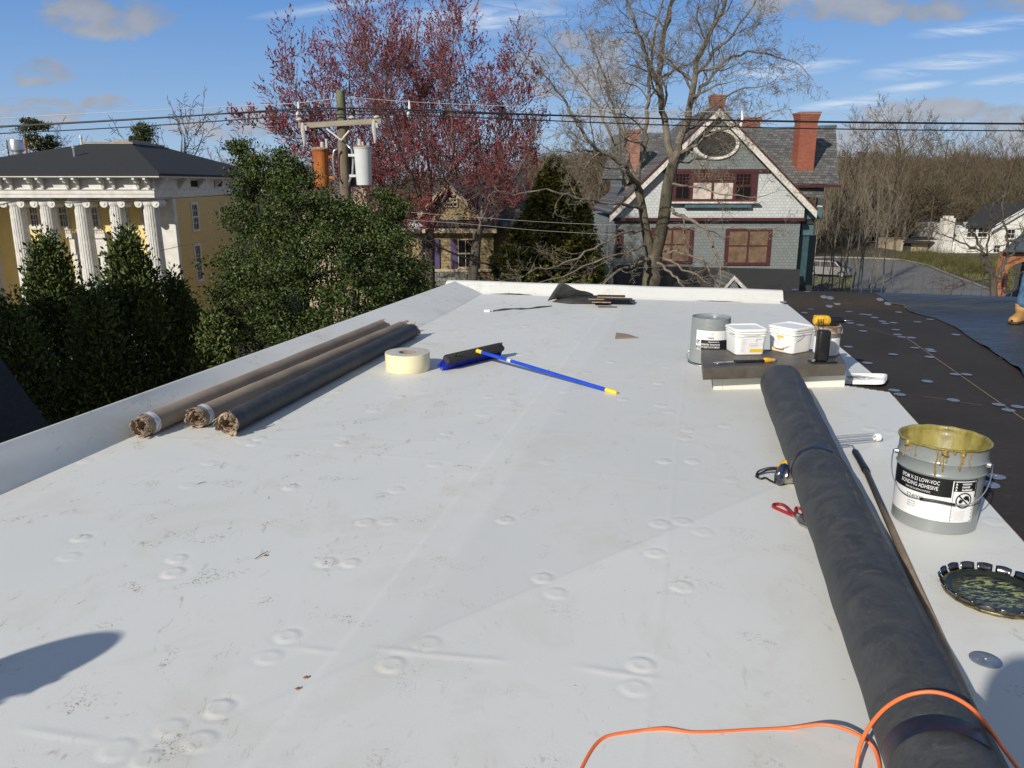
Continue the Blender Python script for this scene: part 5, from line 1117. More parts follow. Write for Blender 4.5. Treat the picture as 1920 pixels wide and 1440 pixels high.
# ------------------------------------------------------------------ grey gabled house
def grey_house():
    Y = 44.0; t = thing('gabled_house', 'blue grey shingled house with big gable, oval window and burgundy trim behind the bare tree', 'house', (12, 48, GZ))
    def Q(px, py, yy=Y): return at(px, py, yy)
    x0, x1 = Q(1152, 410)[0], Q(1504, 410)[0]; zb = Q(1330, 410)[2]; zp = Q(1330, 500)[2]; z_up = Q(1330, 320)[2]; za = Q(1343, 207)[2]; xa = Q(1343, 207)[0]; zel = Q(1150, 393)[2]; zer = Q(1520, 390)[2]
    YB = 56
    m = MB(); m.bx(x0 + .05, x1 - .05, Y + .05, YB, GZ, zb); m.build('wall', M['shingle_g'], t)
    # gable face, mid band white and top grey
    def xl(z): return Q(1150, 393)[0] + (xa - Q(1150, 393)[0]) * (z - zel) / (za - zel)
    def xr(z): return Q(1520, 390)[0] + (xa - Q(1520, 390)[0]) * (z - zer) / (za - zer)
    m = MB(); m.poly([(x0 - .05, Y - .12, zb), (x1 + .05, Y - .12, zb), (x1 + .05, Y - .12, zer + .25), (xr(z_up) - .15, Y - .12, z_up), (xl(z_up) + .15, Y - .12, z_up), (x0 - .05, Y - .12, zel + .15)], h=(0, .3, 0)); m.build('gable_wall', M['shingle_w'], t)
    m = MB(); m.poly([(xl(z_up) + .15, Y - .16, z_up), (xr(z_up) - .15, Y - .16, z_up), (xa, Y - .16, za - .2)], h=(0, .3, 0)); m.build('gable_top', M['shingle_g'], t)
    # rake boards and front roof
    el, er, ap = np.array((Q(1150, 393)[0] - .25, Y - .6, zel - .25)), np.array((Q(1520, 390)[0] + .15, Y - .6, zer - .12)), np.array((xa, Y - .6, za + .10))
    for a, b in ((el, ap), (er, ap)):
        m = MB(); m.poly([a, b, b - (0, 0, .42), a - (0, 0, .42)] if a is el else [b, a, a - (0, 0, .42), b - (0, 0, .42)], h=(0, .07, 0)); m.build('rake_board', M['peel'], t)
        m = MB(); m.poly([a + (0, -.05, .10), b + (0, -.05, .12), b - (0, 0.05, .02), a - (0, 0.05, .02)] if a is el else [b + (0, -.05, .12), a + (0, -.05, .10), a - (0, 0.05, .02), b - (0, .05, .02)], h=(0, .1, 0)); m.build('rake_trim', M['burgundy'], t)
        bk = np.array((0, 9.5, 0)); m = MB(); m.poly([a + (0, -.02, .02), b + (0, -.02, .03), b + bk, a + bk], h=(0, 0, .08)); m.build('roof', M['slate'], t)
    # main cross roof
    def plane(P, h, name, mt): m = MB(); m.poly([at(*p) for p in P], h=h); return m.build(name, mt, t)
    rg = plane([(1128, 335, 45.6), (1573, 346, 45.4), (1567, 236, 51), (1150, 254, 51)], (0, .12, -.08), 'roof', M['slate'])
    plane([(1412, 360, 45.3), (1545, 372, 45.3), (1545, 344, 45.5), (1412, 335, 45.5)], (0, .1, 0), 'lower_roof', M['slate'])
    m = MB(); a, b = at(1440, 347, 45.2), at(1576, 345, 45.2); m.box((a + b) / 2 + (0, 0, -.08), (b[0] - a[0], .3, .16)); m.build('eave_gutter', M['burgundy'], t)
    m = MB(); a, b = at(1150, 256, 51), at(1568, 237, 51); m.tube([a, b], .12, 6); m.build('ridge_cap', M['tealmid'], t)
    m = MB(); a = at(1500, 370, 46); b = at(1542, 370, 46); m.bx(a[0] - 2, b[0] - .9, 46, 55, GZ + 4, at(1500, 346, 46)[2]); m.build('side_wall', M['tealmid'], t)
    m = MB(); zz = at(1500, 262, 51)[2]
    m.bx(at(1165, 300, 50)[0], at(1490, 300, 50)[0], 47, 55, GZ, at(1400, 330, 47)[2] - .1); m.build('rear_wall', M['shingle_g'], t)
    # chimneys
    def chim(px0, px1, pyt, pyb, Yc, mt, flare=True, slot=False, label=None):
        a, b = at(px0, pyt, Yc), at(px1, pyb, Yc); w = b[0] - a[0]; cx = (a[0] + b[0]) / 2; z1, z0 = a[2], b[2]; m = MB()
        m.bx(cx - w * .40, cx + w * .40, Yc, Yc + w * .8, z0 - 1.2, z1 - (.62 if flare else .2))
        if flare:
            for k in range(6): o = .40 + .02 * k; m.bx(cx - w * o, cx + w * o, Yc - w * (o - .4), Yc + w * (.8 + o - .4), z1 - .62 + .1 * k, z1 - .62 + .1 * (k + 1) - .0)
        else: m.bx(cx - w * .46, cx + w * .46, Yc - w * .05, Yc + w * .86, z1 - .2, z1)
        c = m.build('chimney', mt, t, label=label)
        if slot: m = MB(); m.bx(cx - .18, cx + .10, Yc - .02, Yc + .05, z0 + .6, z0 + 1.9); m.build('recess', M['darktrim'], c)
    chim(1499, 1529, 209, 320, 46.6, M['brick'], True, False, 'tall orange red brick chimney with flared top')
    chim(1334, 1361, 177, 206, 47, M['brick']); chim(1390, 1429, 220, 240, 52, M['brick'], False); chim(1174, 1200, 243, 345, 46.2, M['brickold'], False, False, 'mottled old brick chimney behind the branches')
    # bands
    m = MB(); m.bx(x0 - .12, x1 + .1, Y - .22, Y + .2, zb - .12, zb + .06); m.bx(xl(z_up) + .05, xr(z_up) - .02, Y - .24, Y + .1, z_up - .1, z_up + .08); m.build('trim_band', M['burgundy'], t)
    # oval window
    c = Q(1343, 270, Y - .2); rx, rz_ = 1.08, .68; m = MB(); th = np.linspace(0, 2 * math.pi, 49)
    m.grid([[(c[0] + rx * f * math.cos(q), c[1] + d, c[2] + rz_ * (f + (f - 1) * .3) * math.sin(q)) for q in th] for f, d in ((1.0, .12), (1.0, -.05), (1.14, -.08), (1.2, -.02), (1.2, .12))]); ov = m.build('oval_window', M['peel'], t, smooth=True, auto=40)
    m = MB(); m.add([(c[0] + rx * math.cos(q), c[1] + .03, c[2] + rz_ * math.sin(q)) for q in th[:-1]], [tuple(range(48))]); m.build('pane', M['darktrim'], ov)
    # window bank
    yb = Y - .16
    a, b = Q(1259, 318, yb), Q(1417, 378, yb); m = MB(); m.bx(a[0], b[0], yb - .06, yb + .05, b[2], a[2]); bank = m.build('window_bank', M['burgundy'], t)
    m = MB(); m.bx(a[0] - .05, b[0] + .12, yb - .35, yb - .0, b[2] - .09, b[2] + .0); m.build('sill', M['peel'], bank)
    m = MB(); m.bx(a[0] + .8, b[0] - .3, yb - .25, yb - .0, b[2] - .32, b[2] - .09); m.build('apron', M['tealmid'], bank)
    for (u0, u1, v0, v1, nx, nz) in ((1267, 1291, 326, 346, 4, 3), (1267, 1291, 350, 373, 2, 1), (1380, 1406, 326, 346, 4, 3), (1380, 1406, 350, 373, 2, 1), (1303, 1317, 325, 337, 2, 2), (1322, 1334, 325, 337, 2, 2), (1341, 1353, 325, 337, 2, 2), (1359, 1372, 325, 337, 2, 2)):
        p, q = Q(u0, v0, yb), Q(u1, v1, yb); m = MB(); m.bx(p[0], q[0], yb - .075, yb - .062, q[2], p[2]); f = m.build('pane', M['void'] if v0 > 325 else M['burgundy'], bank); m = MB()
        for i in range(0, nx + 1): xx = p[0] + (q[0] - p[0]) * i / nx; m.bx(xx - .016, xx + .016, yb - .10, yb - .076, q[2], p[2])
        for i in range(0, nz + 1): zz = q[2] + (p[2] - q[2]) * i / nz; m.bx(p[0], q[0], yb - .098, yb - .077, zz - .014, zz + .014)
        m.build('glazing_bars', M['ply'] if v0 == 325 else M['red'] if False else M['burgundy'], f)
    for u0, u1 in ((1300, 1332), (1339, 1372)): p, q = Q(u0, 343, yb), Q(u1, 373, yb); m = MB(); m.bx(p[0], q[0], yb - .09, yb - .062, q[2], p[2]); m.build('plywood_panel', M['plygrey'], bank)
    # boarded windows on the lower floor
    yl = Y + .05
    def boarded(u0, u1, v0, v1, n):
        p, q = Q(u0, v0, yl), Q(u1, v1, yl); m = MB(); w = .16; m.bx(p[0] - w, q[0] + w, yl - .08, yl + .02, q[2] - w, p[2] + w); f = m.build('boarded_window', M['burgundy'], t)
        W_ = (q[0] - p[0]) / n
        for i in range(n):
            m = MB(); zm = (p[2] + q[2]) / 2 + .05; m.bx(p[0] + W_ * i + .06, p[0] + W_ * (i + 1) - .06, yl - .10, yl - .081, zm + .05, p[2]); m.bx(p[0] + W_ * i + .06, p[0] + W_ * (i + 1) - .06, yl - .10, yl - .081, q[2], zm - .03); m.build('plywood_panel', M['ply'], f)
    boarded(1226, 1292, 432, 489, 2); boarded(1366, 1437, 434, 492, 2)
    p, q = Q(1157, 433, yl), Q(1162, 475, yl); window(t, p[0], q[0] + .05, q[2], p[2], yl, M['burgundy'], M['void'], 1, 2, .1)
    # skirt roof over the ground floor with little gable
    m = MB(); s = [Q(1152, 497, Y - .02), Q(1500, 505, Y - .02)]; f = [at(1165, 575, 40.5), at(1497, 580, 40.5)]; m.add([f[0], f[1], s[1], s[0]], [(0, 1, 2, 3)]); m.add([f[0] - (0, 0, .15), f[1] - (0, 0, .15), f[1], f[0]], [(0, 1, 2, 3)]); m.build('porch_roof', M['asphalt'], t)
    m = MB(); m.bx(f[0][0] + .3, f[1][0] - .3, 40.9, 44, GZ, f[0][2] - .15); m.build('porch_wall', M['tealmid'], t)
    g0, g1, ga = at(1350, 548, 40.8), at(1408, 548, 40.8), at(1377, 517, 40.8); bk = np.array((0, 3, 0))
    for a in (g0, g1): m = MB(); m.poly([a, ga, ga - (0, 0, .22), a - (0, 0, .22)] if a is g0 else [ga, a, a - (0, 0, .22), ga - (0, 0, .22)], h=(0, .08, 0)); m.build('small_gable_board', M['peel'], t); m = MB(); m.poly([a, ga, ga + bk, a + bk], h=(0, 0, .06)); m.build('small_gable_roof', M['slate'], t)
    m = MB(); m.poly([g0 + (.3, .1, -.3), g1 + (-.3, .1, -.3), ga + (0, .1, -.15)]); m.build('small_gable_wall', M['shingle_g'], t)
    # corner porch on the right
    for (u0, u1, v0, v1, Yc, mt, nm) in ((1506, 1540, 388, 411, 44.4, 'tealmid', 'porch_fascia'), (1503, 1527, 411, 420, 44.5, 'darktrim', 'porch_soffit'), (1504, 1524, 420, 441, 44.6, 'tealmid', 'porch_bracket'), (1500, 1508, 441, 543, 44.7, 'teal', 'porch_post'), (1512, 1521, 441, 543, 46, 'teal', 'porch_post'), (1500, 1522, 536, 548, 44.5, 'darktrim', 'porch_base')):
        p, q = at(u0, v0, Yc), at(u1, v1, Yc); m = MB(); m.bx(p[0], q[0], Yc, Yc + (1.8 if nm != 'porch_post' else .3), q[2] - (3 if nm in ('porch_post',) else 0), p[2]); m.build(nm, M[mt], t)
    m = MB(); p, q = at(1536, 352, 46), at(1542, 388, 46); m.bx(p[0], q[0], 46, 46.3, q[2], p[2]); m.build('corner_post', M['wtrim'], t)
grey_house()
# ------------------------------------------------------------------ tan shingled house with purple shutters, mostly behind the red tree
def tan_house():
    Y = 39.0; t = thing('shingled_house', 'tan shingled house with purple shutters seen through the red budded tree', 'house', (-3, 43, GZ)); Q = lambda x, y, yy=Y: at(x, y, yy)
    x0, x1 = Q(758, 430)[0], Q(925, 430)[0]; z1 = Q(840, 425)[2]
    m = MB(); m.bx(x0, x1, Y, Y + 9, GZ, z1); m.build('wall', M['shingle_t'], t)
    gl, gr, ap = Q(775, 412), Q(915, 412), Q(840, 340)
    m = MB(); m.poly([gl + (.2, -.05, 0), gr + (-.2, -.05, 0), ap + (0, -.05, -.2)], h=(0, .2, 0)); m.build('gable_wall', M['shingle_t'], t)
    for a in (gl, gr): m = MB(); m.poly([a + (0, -.5, 0), ap + (0, -.5, 0), ap + (0, -.5, -.3), a + (0, -.5, -.3)] if a is gl else [ap + (0, -.5, 0), a + (0, -.5, 0), a + (0, -.5, -.3), ap + (0, -.5, -.3)], h=(0, .08, 0)); m.build('rake_board', M['creamwall'], t); m = MB(); m.poly([a + (0, -.45, .02), ap + (0, -.45, .02), ap + (0, 7, .02), a + (0, 7, .02)], h=(0, 0, .08)); m.build('roof', M['slate'], t)
    m = MB(); m.add([Q(862, 425, Y - .1), Q(1010, 425, Y - .1), Q(985, 318, Y + 5), Q(850, 330, Y + 5)], [(0, 1, 2, 3)]); m.build('roof', M['asphalt'], t)
    m = MB(); m.bx(x0 - .3, Q(932, 430)[0], Y - .6, Y + .1, Q(840, 424)[2], Q(840, 414)[2]); m.build('eave_dark_board', M['darktrim'], t)  # dark board along the eave
    m = MB(); m.bx(x0 - .3, Q(932, 430)[0], Y - .45, Y + .1, Q(840, 436)[2], Q(840, 425)[2] - .01); m.build('eave_trim', M['creamwall'], t)
    m = MB(); m.bx(x0 - .1, x1 + .1, Y - .1, Y + .1, Q(840, 509)[2], Q(840, 504)[2]); m.build('belt_trim', M['creamwall'], t)
    for a, b in ((815, 832), (838, 856)): p, q = Q(a, 366), Q(b, 386); window(t, p[0], q[0], q[2], p[2], Y - .06, M['creamwall'], M['void'], 3, 3, .06, sill=False, bar=.04)
    for a, b in ((790, 811), (860, 886)): p, q = Q(a, 450), Q(b, 500); window(t, p[0], q[0], q[2], p[2], Y - .01, M['creamwall'], M['void'], 2, 2, .05)
    for a, b in ((813, 825), (845, 858), (888, 898)): p, q = Q(a, 448), Q(b, 503); m = MB(); m.bx(p[0], q[0], Y - .09, Y - .02, q[2], p[2]); m.build('shutter', M['purple'], t)
    m = MB(); m.add([Q(812, 548, Y - 2.2), Q(905, 548, Y - 2.2), Q(895, 509, Y - .05), Q(816, 509, Y - .05)], [(0, 1, 2, 3)]); m.build('porch_roof', M['greyshingle'], t)
    m = MB(); c = Q(985, 414, 37.5); m.lathe([(.85, -.9), (.95, -.9), (.80, -.7), (.45, .55), (0, .6)], c=c, n=6); m.build('hood_roof', M['greyshingle'], t)
    m = MB(); m.lathe([(.7, GZ - c[2]), (.7, -.85)], c=c, n=6); m.bx(x1, Q(1000, 420)[0], Y + .5, Y + 8, GZ, Q(940, 425)[2]); m.build('bay_wall', M['shingle_t'], t)
    # cream house behind the pole
    Y2 = 46.0; t = thing('cream_house', 'cream walled house with red brown roof half hidden behind the utility pole', 'house', (-10, 50, GZ)); Q = lambda x, y, yy=Y2: at(x, y, yy)
    m = MB(); m.bx(Q(565, 380)[0], Q(692, 380)[0], Y2, Y2 + 8, GZ, Q(640, 372)[2]); m.build('wall', M['creamwall'], t)
    m = MB(); m.poly([Q(555, 374, Y2 - .4), Q(702, 374, Y2 - .4), Q(685, 330, Y2 + 4), Q(575, 330, Y2 + 4)], h=(0, 0, -.12)); m.build('roof', M['greyshingle'], t)
    m = MB(); m.bx(Q(668, 372)[0], Q(692, 372)[0], Y2 - .8, Y2 + .5, GZ, Q(680, 352)[2]); m.build('chimney', M['creamwall'], t)
    for a in (585, 622, 648): p, q = Q(a, 385), Q(a + 16, 412); window(t, p[0], q[0], q[2], p[2], Y2 - .01, M['burgundy'], M['void'], 2, 2, .07)
tan_house()
# ------------------------------------------------------------------ white house, brick house and far houses at the right
def right_houses():
    Y = 108.0; t = thing('white_house', 'white sided house with dark grey roof beyond the parking lot', 'house', (75, 112, GZ)); Q = lambda x, y, yy=Y: at(x, y, yy)
    m = MB(); p, q = Q(1798, 424), Q(1990, 474); m.bx(p[0], q[0], Y, Y + 12, GZ - 1, p[2]); m.build('wall', M['whitewall'], t)
    m = MB(); m.poly([Q(1860, 428, Y - .3), Q(2010, 428, Y - .3), Q(2000, 372, Y - .3), Q(1935, 384, Y - .3)], h=(0, .4, 0)); m.build('gable_wall', M['whitewall'], t)
    m = MB(); m.poly([Q(1810, 424, Y - .6), Q(1862, 430, Y - .6), Q(1942, 382, Y + 6), Q(1846, 386, Y + 6)], h=(0, 0, .2)); m.poly([Q(1858, 430, Y - .7), Q(1938, 384, Y - .7), Q(1938, 380, Y + 6), Q(1858, 424, Y + 6)], h=(0, 0, .1)); m.build('roof', M['asphalt'], t)
    m = MB(); a, b = Q(1860, 430, Y - .8), Q(1942, 382, Y - .8); m.poly([a, b, b - (0, 0, .35), a - (0, 0, .35)], h=(0, .1, 0)); m.build('rake_board', M['wtrim'], t)
    m = MB(); p, q = Q(1768, 454), Q(1802, 474); m.bx(p[0], q[0], Y + .5, Y + 8, GZ - 1, p[2]); m.build('annex_wall', M['whitewall'], t)
    m = MB(); p, q = Q(1780, 418), Q(1806, 443); m.poly([Q(1780, 443, Y + .3), Q(1808, 443, Y + .3), Q(1806, 417, Y + 4), Q(1783, 419, Y + 4)], h=(0, 0, .15)); m.build('annex_roof', M['asphalt'], t)
    m = MB(); p, q = Q(1771, 409), Q(1782, 470); m.bx(p[0], q[0], Y - .2, Y + 1, GZ - 1, p[2]); m.bx(p[0] + .2, q[0] - .2, Y, Y + .8, p[2], p[2] + .3); m.build('chimney', M['peel'], t)
    for (a, b, c, d) in ((1815, 828 + 1000, 427, 444), (1835, 1850, 428, 444), (1887, 1898, 430, 446), (1816, 1831, 462, 468), (1864, 1873, 460, 473)): p, q = Q(a, c), Q(b, d); window(t, p[0], q[0], q[2], p[2], Y - .35 if a > 1880 else Y - .01, M['wtrim'], M['glass'], 2, 2, .12)
    # low dark garage left of it
    t = thing('low_garage', 'low dark roofed shed beside the white house', 'shed', (58, 112, GZ)); Q = lambda x, y, yy=110: at(x, y, yy)
    m = MB(); p, q = Q(1697, 452), Q(1745, 474); m.bx(p[0], q[0], 111, 118, GZ - 1, p[2]); m.build('wall', M['creamwall'], t)
    m = MB(); m.poly([Q(1692, 455), Q(1765, 457), Q(1750, 446, 116), Q(1712, 446, 116)], h=(0, 0, .2)); m.build('roof', M['asphalt'], t)
    m = MB(); p, q = Q(1700, 458), Q(1712, 473); m.bx(p[0], q[0], 110.8, 111.05, q[2], p[2]); m.build('door', M['darktrim'], t)
    # brick house
    Y = 58.0; t = thing('brick_house', 'orange brick house with slate grey roof and an arched opening behind the worker', 'house', (40, 62, GZ)); Q = lambda x, y, yy=Y: at(x, y, yy)
    x0 = Q(1876, 500)[0]; x1 = x0 + 9; zt = Q(1900, 472)[2]; zs = Q(1900, 512)[2]; xo0, xo1 = Q(1888, 520)[0], Q(1958, 520)[0]
    m = MB(); m.bx(x0, xo0, Y, Y + .45, GZ - 1, zs); m.bx(xo1, x1, Y, Y + .45, GZ - 1, zs); P = [(x0, Y, zt), (x0, Y, zs)]
    k = 14; cx, r = (xo0 + xo1) / 2, (xo1 - xo0) / 2
    arc = [(cx - r * math.cos(math.pi * i / k), Y, zs + .62 * r * math.sin(math.pi * i / k)) for i in range(k + 1)]
    for i in range(k): a, b = arc[i], arc[i + 1]; m.poly([(a[0], Y, zt), a, b, (b[0], Y, zt)][::-1], h=(0, .45, 0))
    m.bx(x0, xo0, Y, Y + .45, zs, zt); m.bx(xo1, x1, Y, Y + .45, zs, zt); m.build('wall', M['brickorange'], t)
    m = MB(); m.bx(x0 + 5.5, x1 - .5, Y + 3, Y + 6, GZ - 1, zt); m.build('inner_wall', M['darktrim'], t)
    m = MB(); p, q = Q(1881, 517), Q(1887, 538); m.bx(p[0], q[0] - .02, Y - .05, Y + .02, q[2], p[2]); m.build('window', M['burgundy'], t)
    m = MB(); a, b, c_, d = Q(1880, 470, Y - .5), (x1 + .5, Y - .5, Q(1880, 470, Y - .5)[2]), (x1 + .5, Y + 5, zt + 3.0), Q(1924, 430, Y + 5); m.poly([a, b, c_, d], h=(0, 0, -.12)); m.build('roof', M['tankdark'], t)
    m = MB(); m.bx(Q(1884, 472)[0], x1, Y - .3, Y, zt - .15, zt + .15); m.build('fascia', M['darktrim'], t)
    # pale far houses glimpsed through the woods
    r_ = np.random.default_rng(5)
    specs = [(1618, 297, 14, 8, 330, 'white'), (1735, 385, 20, 9, 190, 'cream'), (1745, 408, 26, 12, 150, 'white'), (1886, 331, 46, 6, 300, 'long white'), (1690, 430, 26, 14, 135, 'cream'), (1640, 445, 18, 16, 128, 'white'), (1612, 402, 16, 12, 160, 'grey'), (1900, 355, 40, 6, 260, 'cream'), (1720, 425, 28, 10, 140, 'brown roofed')]
    for i, (px, py, w, h, Yc, nm) in enumerate(specs):
        a, b = at(px - w / 2, py - h / 2, Yc), at(px + w / 2, py + h / 2, Yc)
        pos = 'farthest left, high on the hillside' if i == 0 else ('right above the white house' if px > 1850 and py > 340 else 'high at right' if px > 1850 else ['', 'highest of the middle group', 'in the middle group below the others', '', 'behind the kerb trees, widest', 'lowest left by the saplings', 'left among the trees', '', 'beside the low shed'][i])
        t = thing('distant_house', '%s distant house glimpsed through bare woods, %s' % (nm, pos), 'house', ((a[0] + b[0]) / 2, Yc, b[2] - 3), 0, 'distant houses in the woods')
        m = MB(); m.bx(a[0], b[0], Yc, Yc + 7, b[2] - 4, a[2]); m.build('wall', M['creamwall'] if nm == 'cream' else M['whitewall'], t)
        m = MB(); dz = (a[2] - b[2]) * .6 + .8; m.poly([(a[0] - .4, Yc - .5, a[2]), (b[0] + .4, Yc - .5, a[2]), (b[0] - .2, Yc + 3.5, a[2] + dz), (a[0] + .2, Yc + 3.5, a[2] + dz)], h=(0, 0, .15)); m.build('roof', M['greyshingle'] if i % 2 else M['asphalt'], t)
        n = max(2, int((b[0] - a[0]) / 2.5))
        for k in range(n):
            xx = a[0] + (b[0] - a[0]) * (k + .5) / n; m = MB(); zc = (a[2] + b[2]) / 2; m.bx(xx - .45, xx + .45, Yc - .05, Yc + .02, zc - .6, zc + .6); m.build('window', M['glass'], t)
right_houses()
# ------------------------------------------------------------------ utility pole, transformers, wires, lamp
def pole():
    Y = 20.0; T = at(638, 170, Y); t = thing('utility_pole', 'weathered wooden utility pole with crossarm rising from the evergreen tree', 'utility pole', (T[0], Y, GZ))
    zc = at(640, 232, Y)[2]
    m = MB(); m.tube([(T[0], Y, zc - .05), (T[0], Y, T[2])], [.118, .105], 14); m.build('pole_top', M['polegreen'], t, smooth=True, auto=40)
    m = MB(); m.tube([(T[0], Y, GZ), (T[0], Y, zc - .05)], [.19, .125], 14); m.build('pole_shaft', M['pole'], t, smooth=True, auto=40)
    a, b = at(560, 236, Y - .16), at(715, 227, Y - .16); m = MB(); c = (a + b) / 2; L = b[0] - a[0]; ang = math.atan2(b[2] - a[2], L); R = np.array([[math.cos(ang), 0, -math.sin(ang)], [0, 1, 0], [math.sin(ang), 0, math.cos(ang)]]); m.box(c, (L, .09, .125), R=R); m.build('crossarm', M['crossarm'], t)
    for p, q in (((612, 241), (640, 263)), ((640, 263), (655, 245))): m = MB(); A, B = at(*p, Y - .22), at(*q, Y - .22); m.tube([A, B], .022, 6); m.build('brace', M['wtrim'], t)
    for px, py in ((562, 223), (660, 219), (707, 218)): m = MB(); c = at(px, py + 8, Y - .16); m.lathe([(.02, -.05), (.02, .05), (.085, .06), (.09, .085), (.05, .11), (.03, .13), (0, .135)], c=c, n=14); m.build('insulator', M['porcelain'], t, smooth=True)
    for px, py in ((569, 248), (702, 243)): m = MB(); c = at(px, py, Y - .26); m.tube([c + (0, 0, .22), c + (-.01, 0, .05), c + (.01, 0, -.2), c + (.0, 0, -.32)], [.035, .06, .045, .02], 8); m.box(c + (.03, 0, .1), (.12, .05, .12)); m.build('cutout_fuse', M['porcelain'], t, smooth=True, auto=40)
    m = MB(); c = at(662, 210, Y - .12); m.tube([c + (-.03, 0, .1), c, c + (0, 0, -.1)], [.03, .06, .03], 8); m.build('black_insulator', M['blackplastic'], t, smooth=True)
    for P in ([(633, 278), (626, 283), (624, 300), (626, 328), (634, 338)], [(649, 270), (659, 280), (662, 300), (661, 325), (655, 340), (655, 349)]): m = MB(); m.tube([at(x, y, Y - .24) for x, y in P], .028, 8); m.build('conduit', M['steel'], t, smooth=True)
    for (u0, u1, v0, v1, Yt, mt, lab, bush) in ((589, 619, 280, 350, Y - .1, 'rust', 'rusty orange transformer tank left of the utility pole', ((604, 267), (612, 262))), (666, 700, 277, 347, Y - .32, 'tank', 'clean white grey transformer tank right of the utility pole', ((674, 262), (680, 267))), (650, 676, 281, 350, Y + .42, 'tankdark', 'dark grey transformer tank tucked behind the pole and the white grey one', ())):
        c1, c0 = at((u0 + u1) / 2, v0, Yt), at((u0 + u1) / 2, v1, Yt); r = (at(u1, v0, Yt)[0] - at(u0, v0, Yt)[0]) / 2 * .98; h = c1[2] - c0[2]
        tt = thing('transformer', lab, 'transformer', (c0[0], Yt, c0[2]), 0, 'transformers on the utility pole')
        m = MB(); m.lathe([(0, .01), (r * .84, .0), (r * .86, .04), (r * .97, h * .9), (r, h - .03), (r * 1.05, h - .02), (r * 1.05, h)], n=28); m.build('tank', M[mt], tt, W=False, smooth=True, auto=40)
        m = MB(); m.lathe([(r * 1.06, h), (r * 1.06, h + .015), (r * .8, h + .05), (0, h + .06)], n=28); m.build('lid', M['rustcan'] if mt != 'tankdark' else M['tankdark'], tt, W=False, smooth=True, auto=40)
        for i, (bx_, by_) in enumerate(bush):
            b = at(bx_, by_, Yt) - np.array((c0[0], Yt, c0[2])); zz0 = h + .03; zz1 = b[2]; prof = []
            for k in range(10): zz = zz0 + (zz1 - zz0) * k / 9; prof.append(((.062 if k % 2 else .04) * (1 - .35 * i), zz))
            prof.append((0, zz1 + .02)); m = MB(); m.lathe(prof, c=(b[0], 0, 0), n=14); m.build('bushing', M['porcelain'], tt, W=False, smooth=True)
        for zz in (.25, .8): m = MB(); s = 1 if c0[0] < T[0] else -1; m.box((s * (r + .06), 0, h * zz), (.16, .06, .06)); m.build('mounting_lug', M[mt], tt, W=False)
    # wires
    def wire(pts, r, mt, label, Yw=Y):
        P = np.array([at(x, y, Yw) for x, y in pts]); k = np.linspace(0, 1, 60); kk = np.linspace(0, 1, len(P)); Q_ = np.stack([np.interp(k, kk, P[:, j]) for j in range(3)], -1)
        for _ in range(30): Q_[1:-1] = (Q_[:-2] + Q_[1:-1] * 2 + Q_[2:]) / 4
        t = thing('power_line', label, 'power line', P[0], 0, 'overhead power lines'); m = MB(); m.tube(Q_, r, 6); m.build('cable', M[mt], t, smooth=True)
    def half(l, pf, pr): return l
    wire([(-260, 245), (0, 221), (300, 206), (560, 194), (633, 184)], .008, 'wirepale', 'topmost pale wire left of the pole')
    wire([(654, 182), (770, 192), (1100, 205), (1500, 213), (1920, 215), (2200, 214)], .006, 'wirepale', 'topmost pale wire right of the pole')
    wire([(-260, 252), (0, 238), (200, 228), (400, 215), (558, 202), (640, 201), (770, 205), (1000, 215), (1300, 226), (1600, 231), (1920, 233), (2200, 233)], .019, 'wire', 'thick black cable just under the top wire', Y - .14)
    wire([(-260, 250), (0, 236), (200, 227), (400, 213), (558, 207), (640, 207), (770, 209), (1000, 216), (1300, 224.5), (1600, 229), (1920, 232), (2200, 232)], .013, 'wire', 'thin black cable twinned with the thick one', Y + .3)
    wire([(-260, 262), (0, 250), (200, 242), (400, 229), (558, 214), (640, 214), (770, 213), (1000, 226), (1300, 238), (1600, 243.5), (1920, 246), (2200, 246)], .015, 'wire', 'lowest of the three black cables', Y - .2)
    for i, (px, py) in enumerate(((559, 194), (767, 192), (1391, 210))):
        t = thing('cable_spacer', ['white cable spacer hanging left of the utility pole', 'white cable spacer hanging just right of the utility pole', 'white cable spacer hanging in front of the grey gabled house'][i], 'cable spacer', at(px, py, Y), 0, 'spacers on the overhead lines')
        m = MB(); m.tube([at(px, py - 3, Y), at(px + 1, py + 12, Y - .05), at(px - 2, py + 24, Y - .1), at(px, py + 32, Y - .1)], [.02, .035, .04, .015], 8); m.build('spacer', M['wtrim'], t, smooth=True)
    wire([(0, 384), (50, 370), (95, 372), (125, 387), (160, 377), (215, 371), (245, 380), (262, 374), (330, 371), (440, 366), (560, 350), (640, 330)], .022, 'wire', 'black service cable sagging across the yellow house cornice', 30)
    wire([(300, 470), (380, 452), (440, 438), (520, 420)], .012, 'wire', 'thin dark wire crossing the side of the yellow house', 30)
    wire([(757, 432), (800, 452), (850, 476), (900, 494), (960, 503), (1040, 505), (1120, 500)], .035, 'wire', 'thick black drop cable sagging from the street lamp', 26)
    wire([(700, 393), (820, 402), (950, 412), (1080, 420), (1250, 424), (1500, 428)], .005, 'wirepale', 'thin pale wire crossing the tan house, upper one', 26)
    wire([(720, 410), (860, 418), (1000, 432), (1150, 440), (1300, 448)], .005, 'wirepale', 'thin pale wire crossing the tan house, lower one', 26)
    # street lamp
    Yl = 28.0; c = at(778, 424, Yl); t = thing('street_lamp', 'grey street lamp head on a post in front of the tan house', 'street lamp', (c[0] + .2, Yl, GZ))
    m = MB(); m.lathe([(0, .22), (.12, .20), (.24, .12), (.32, .04), (.34, 0), (.30, -.02)], n=18, wob=lambda V: V * np.array([1, .6, 1]), c=c); m.build('lamp_hood', M['tank'], t, smooth=True, auto=50)
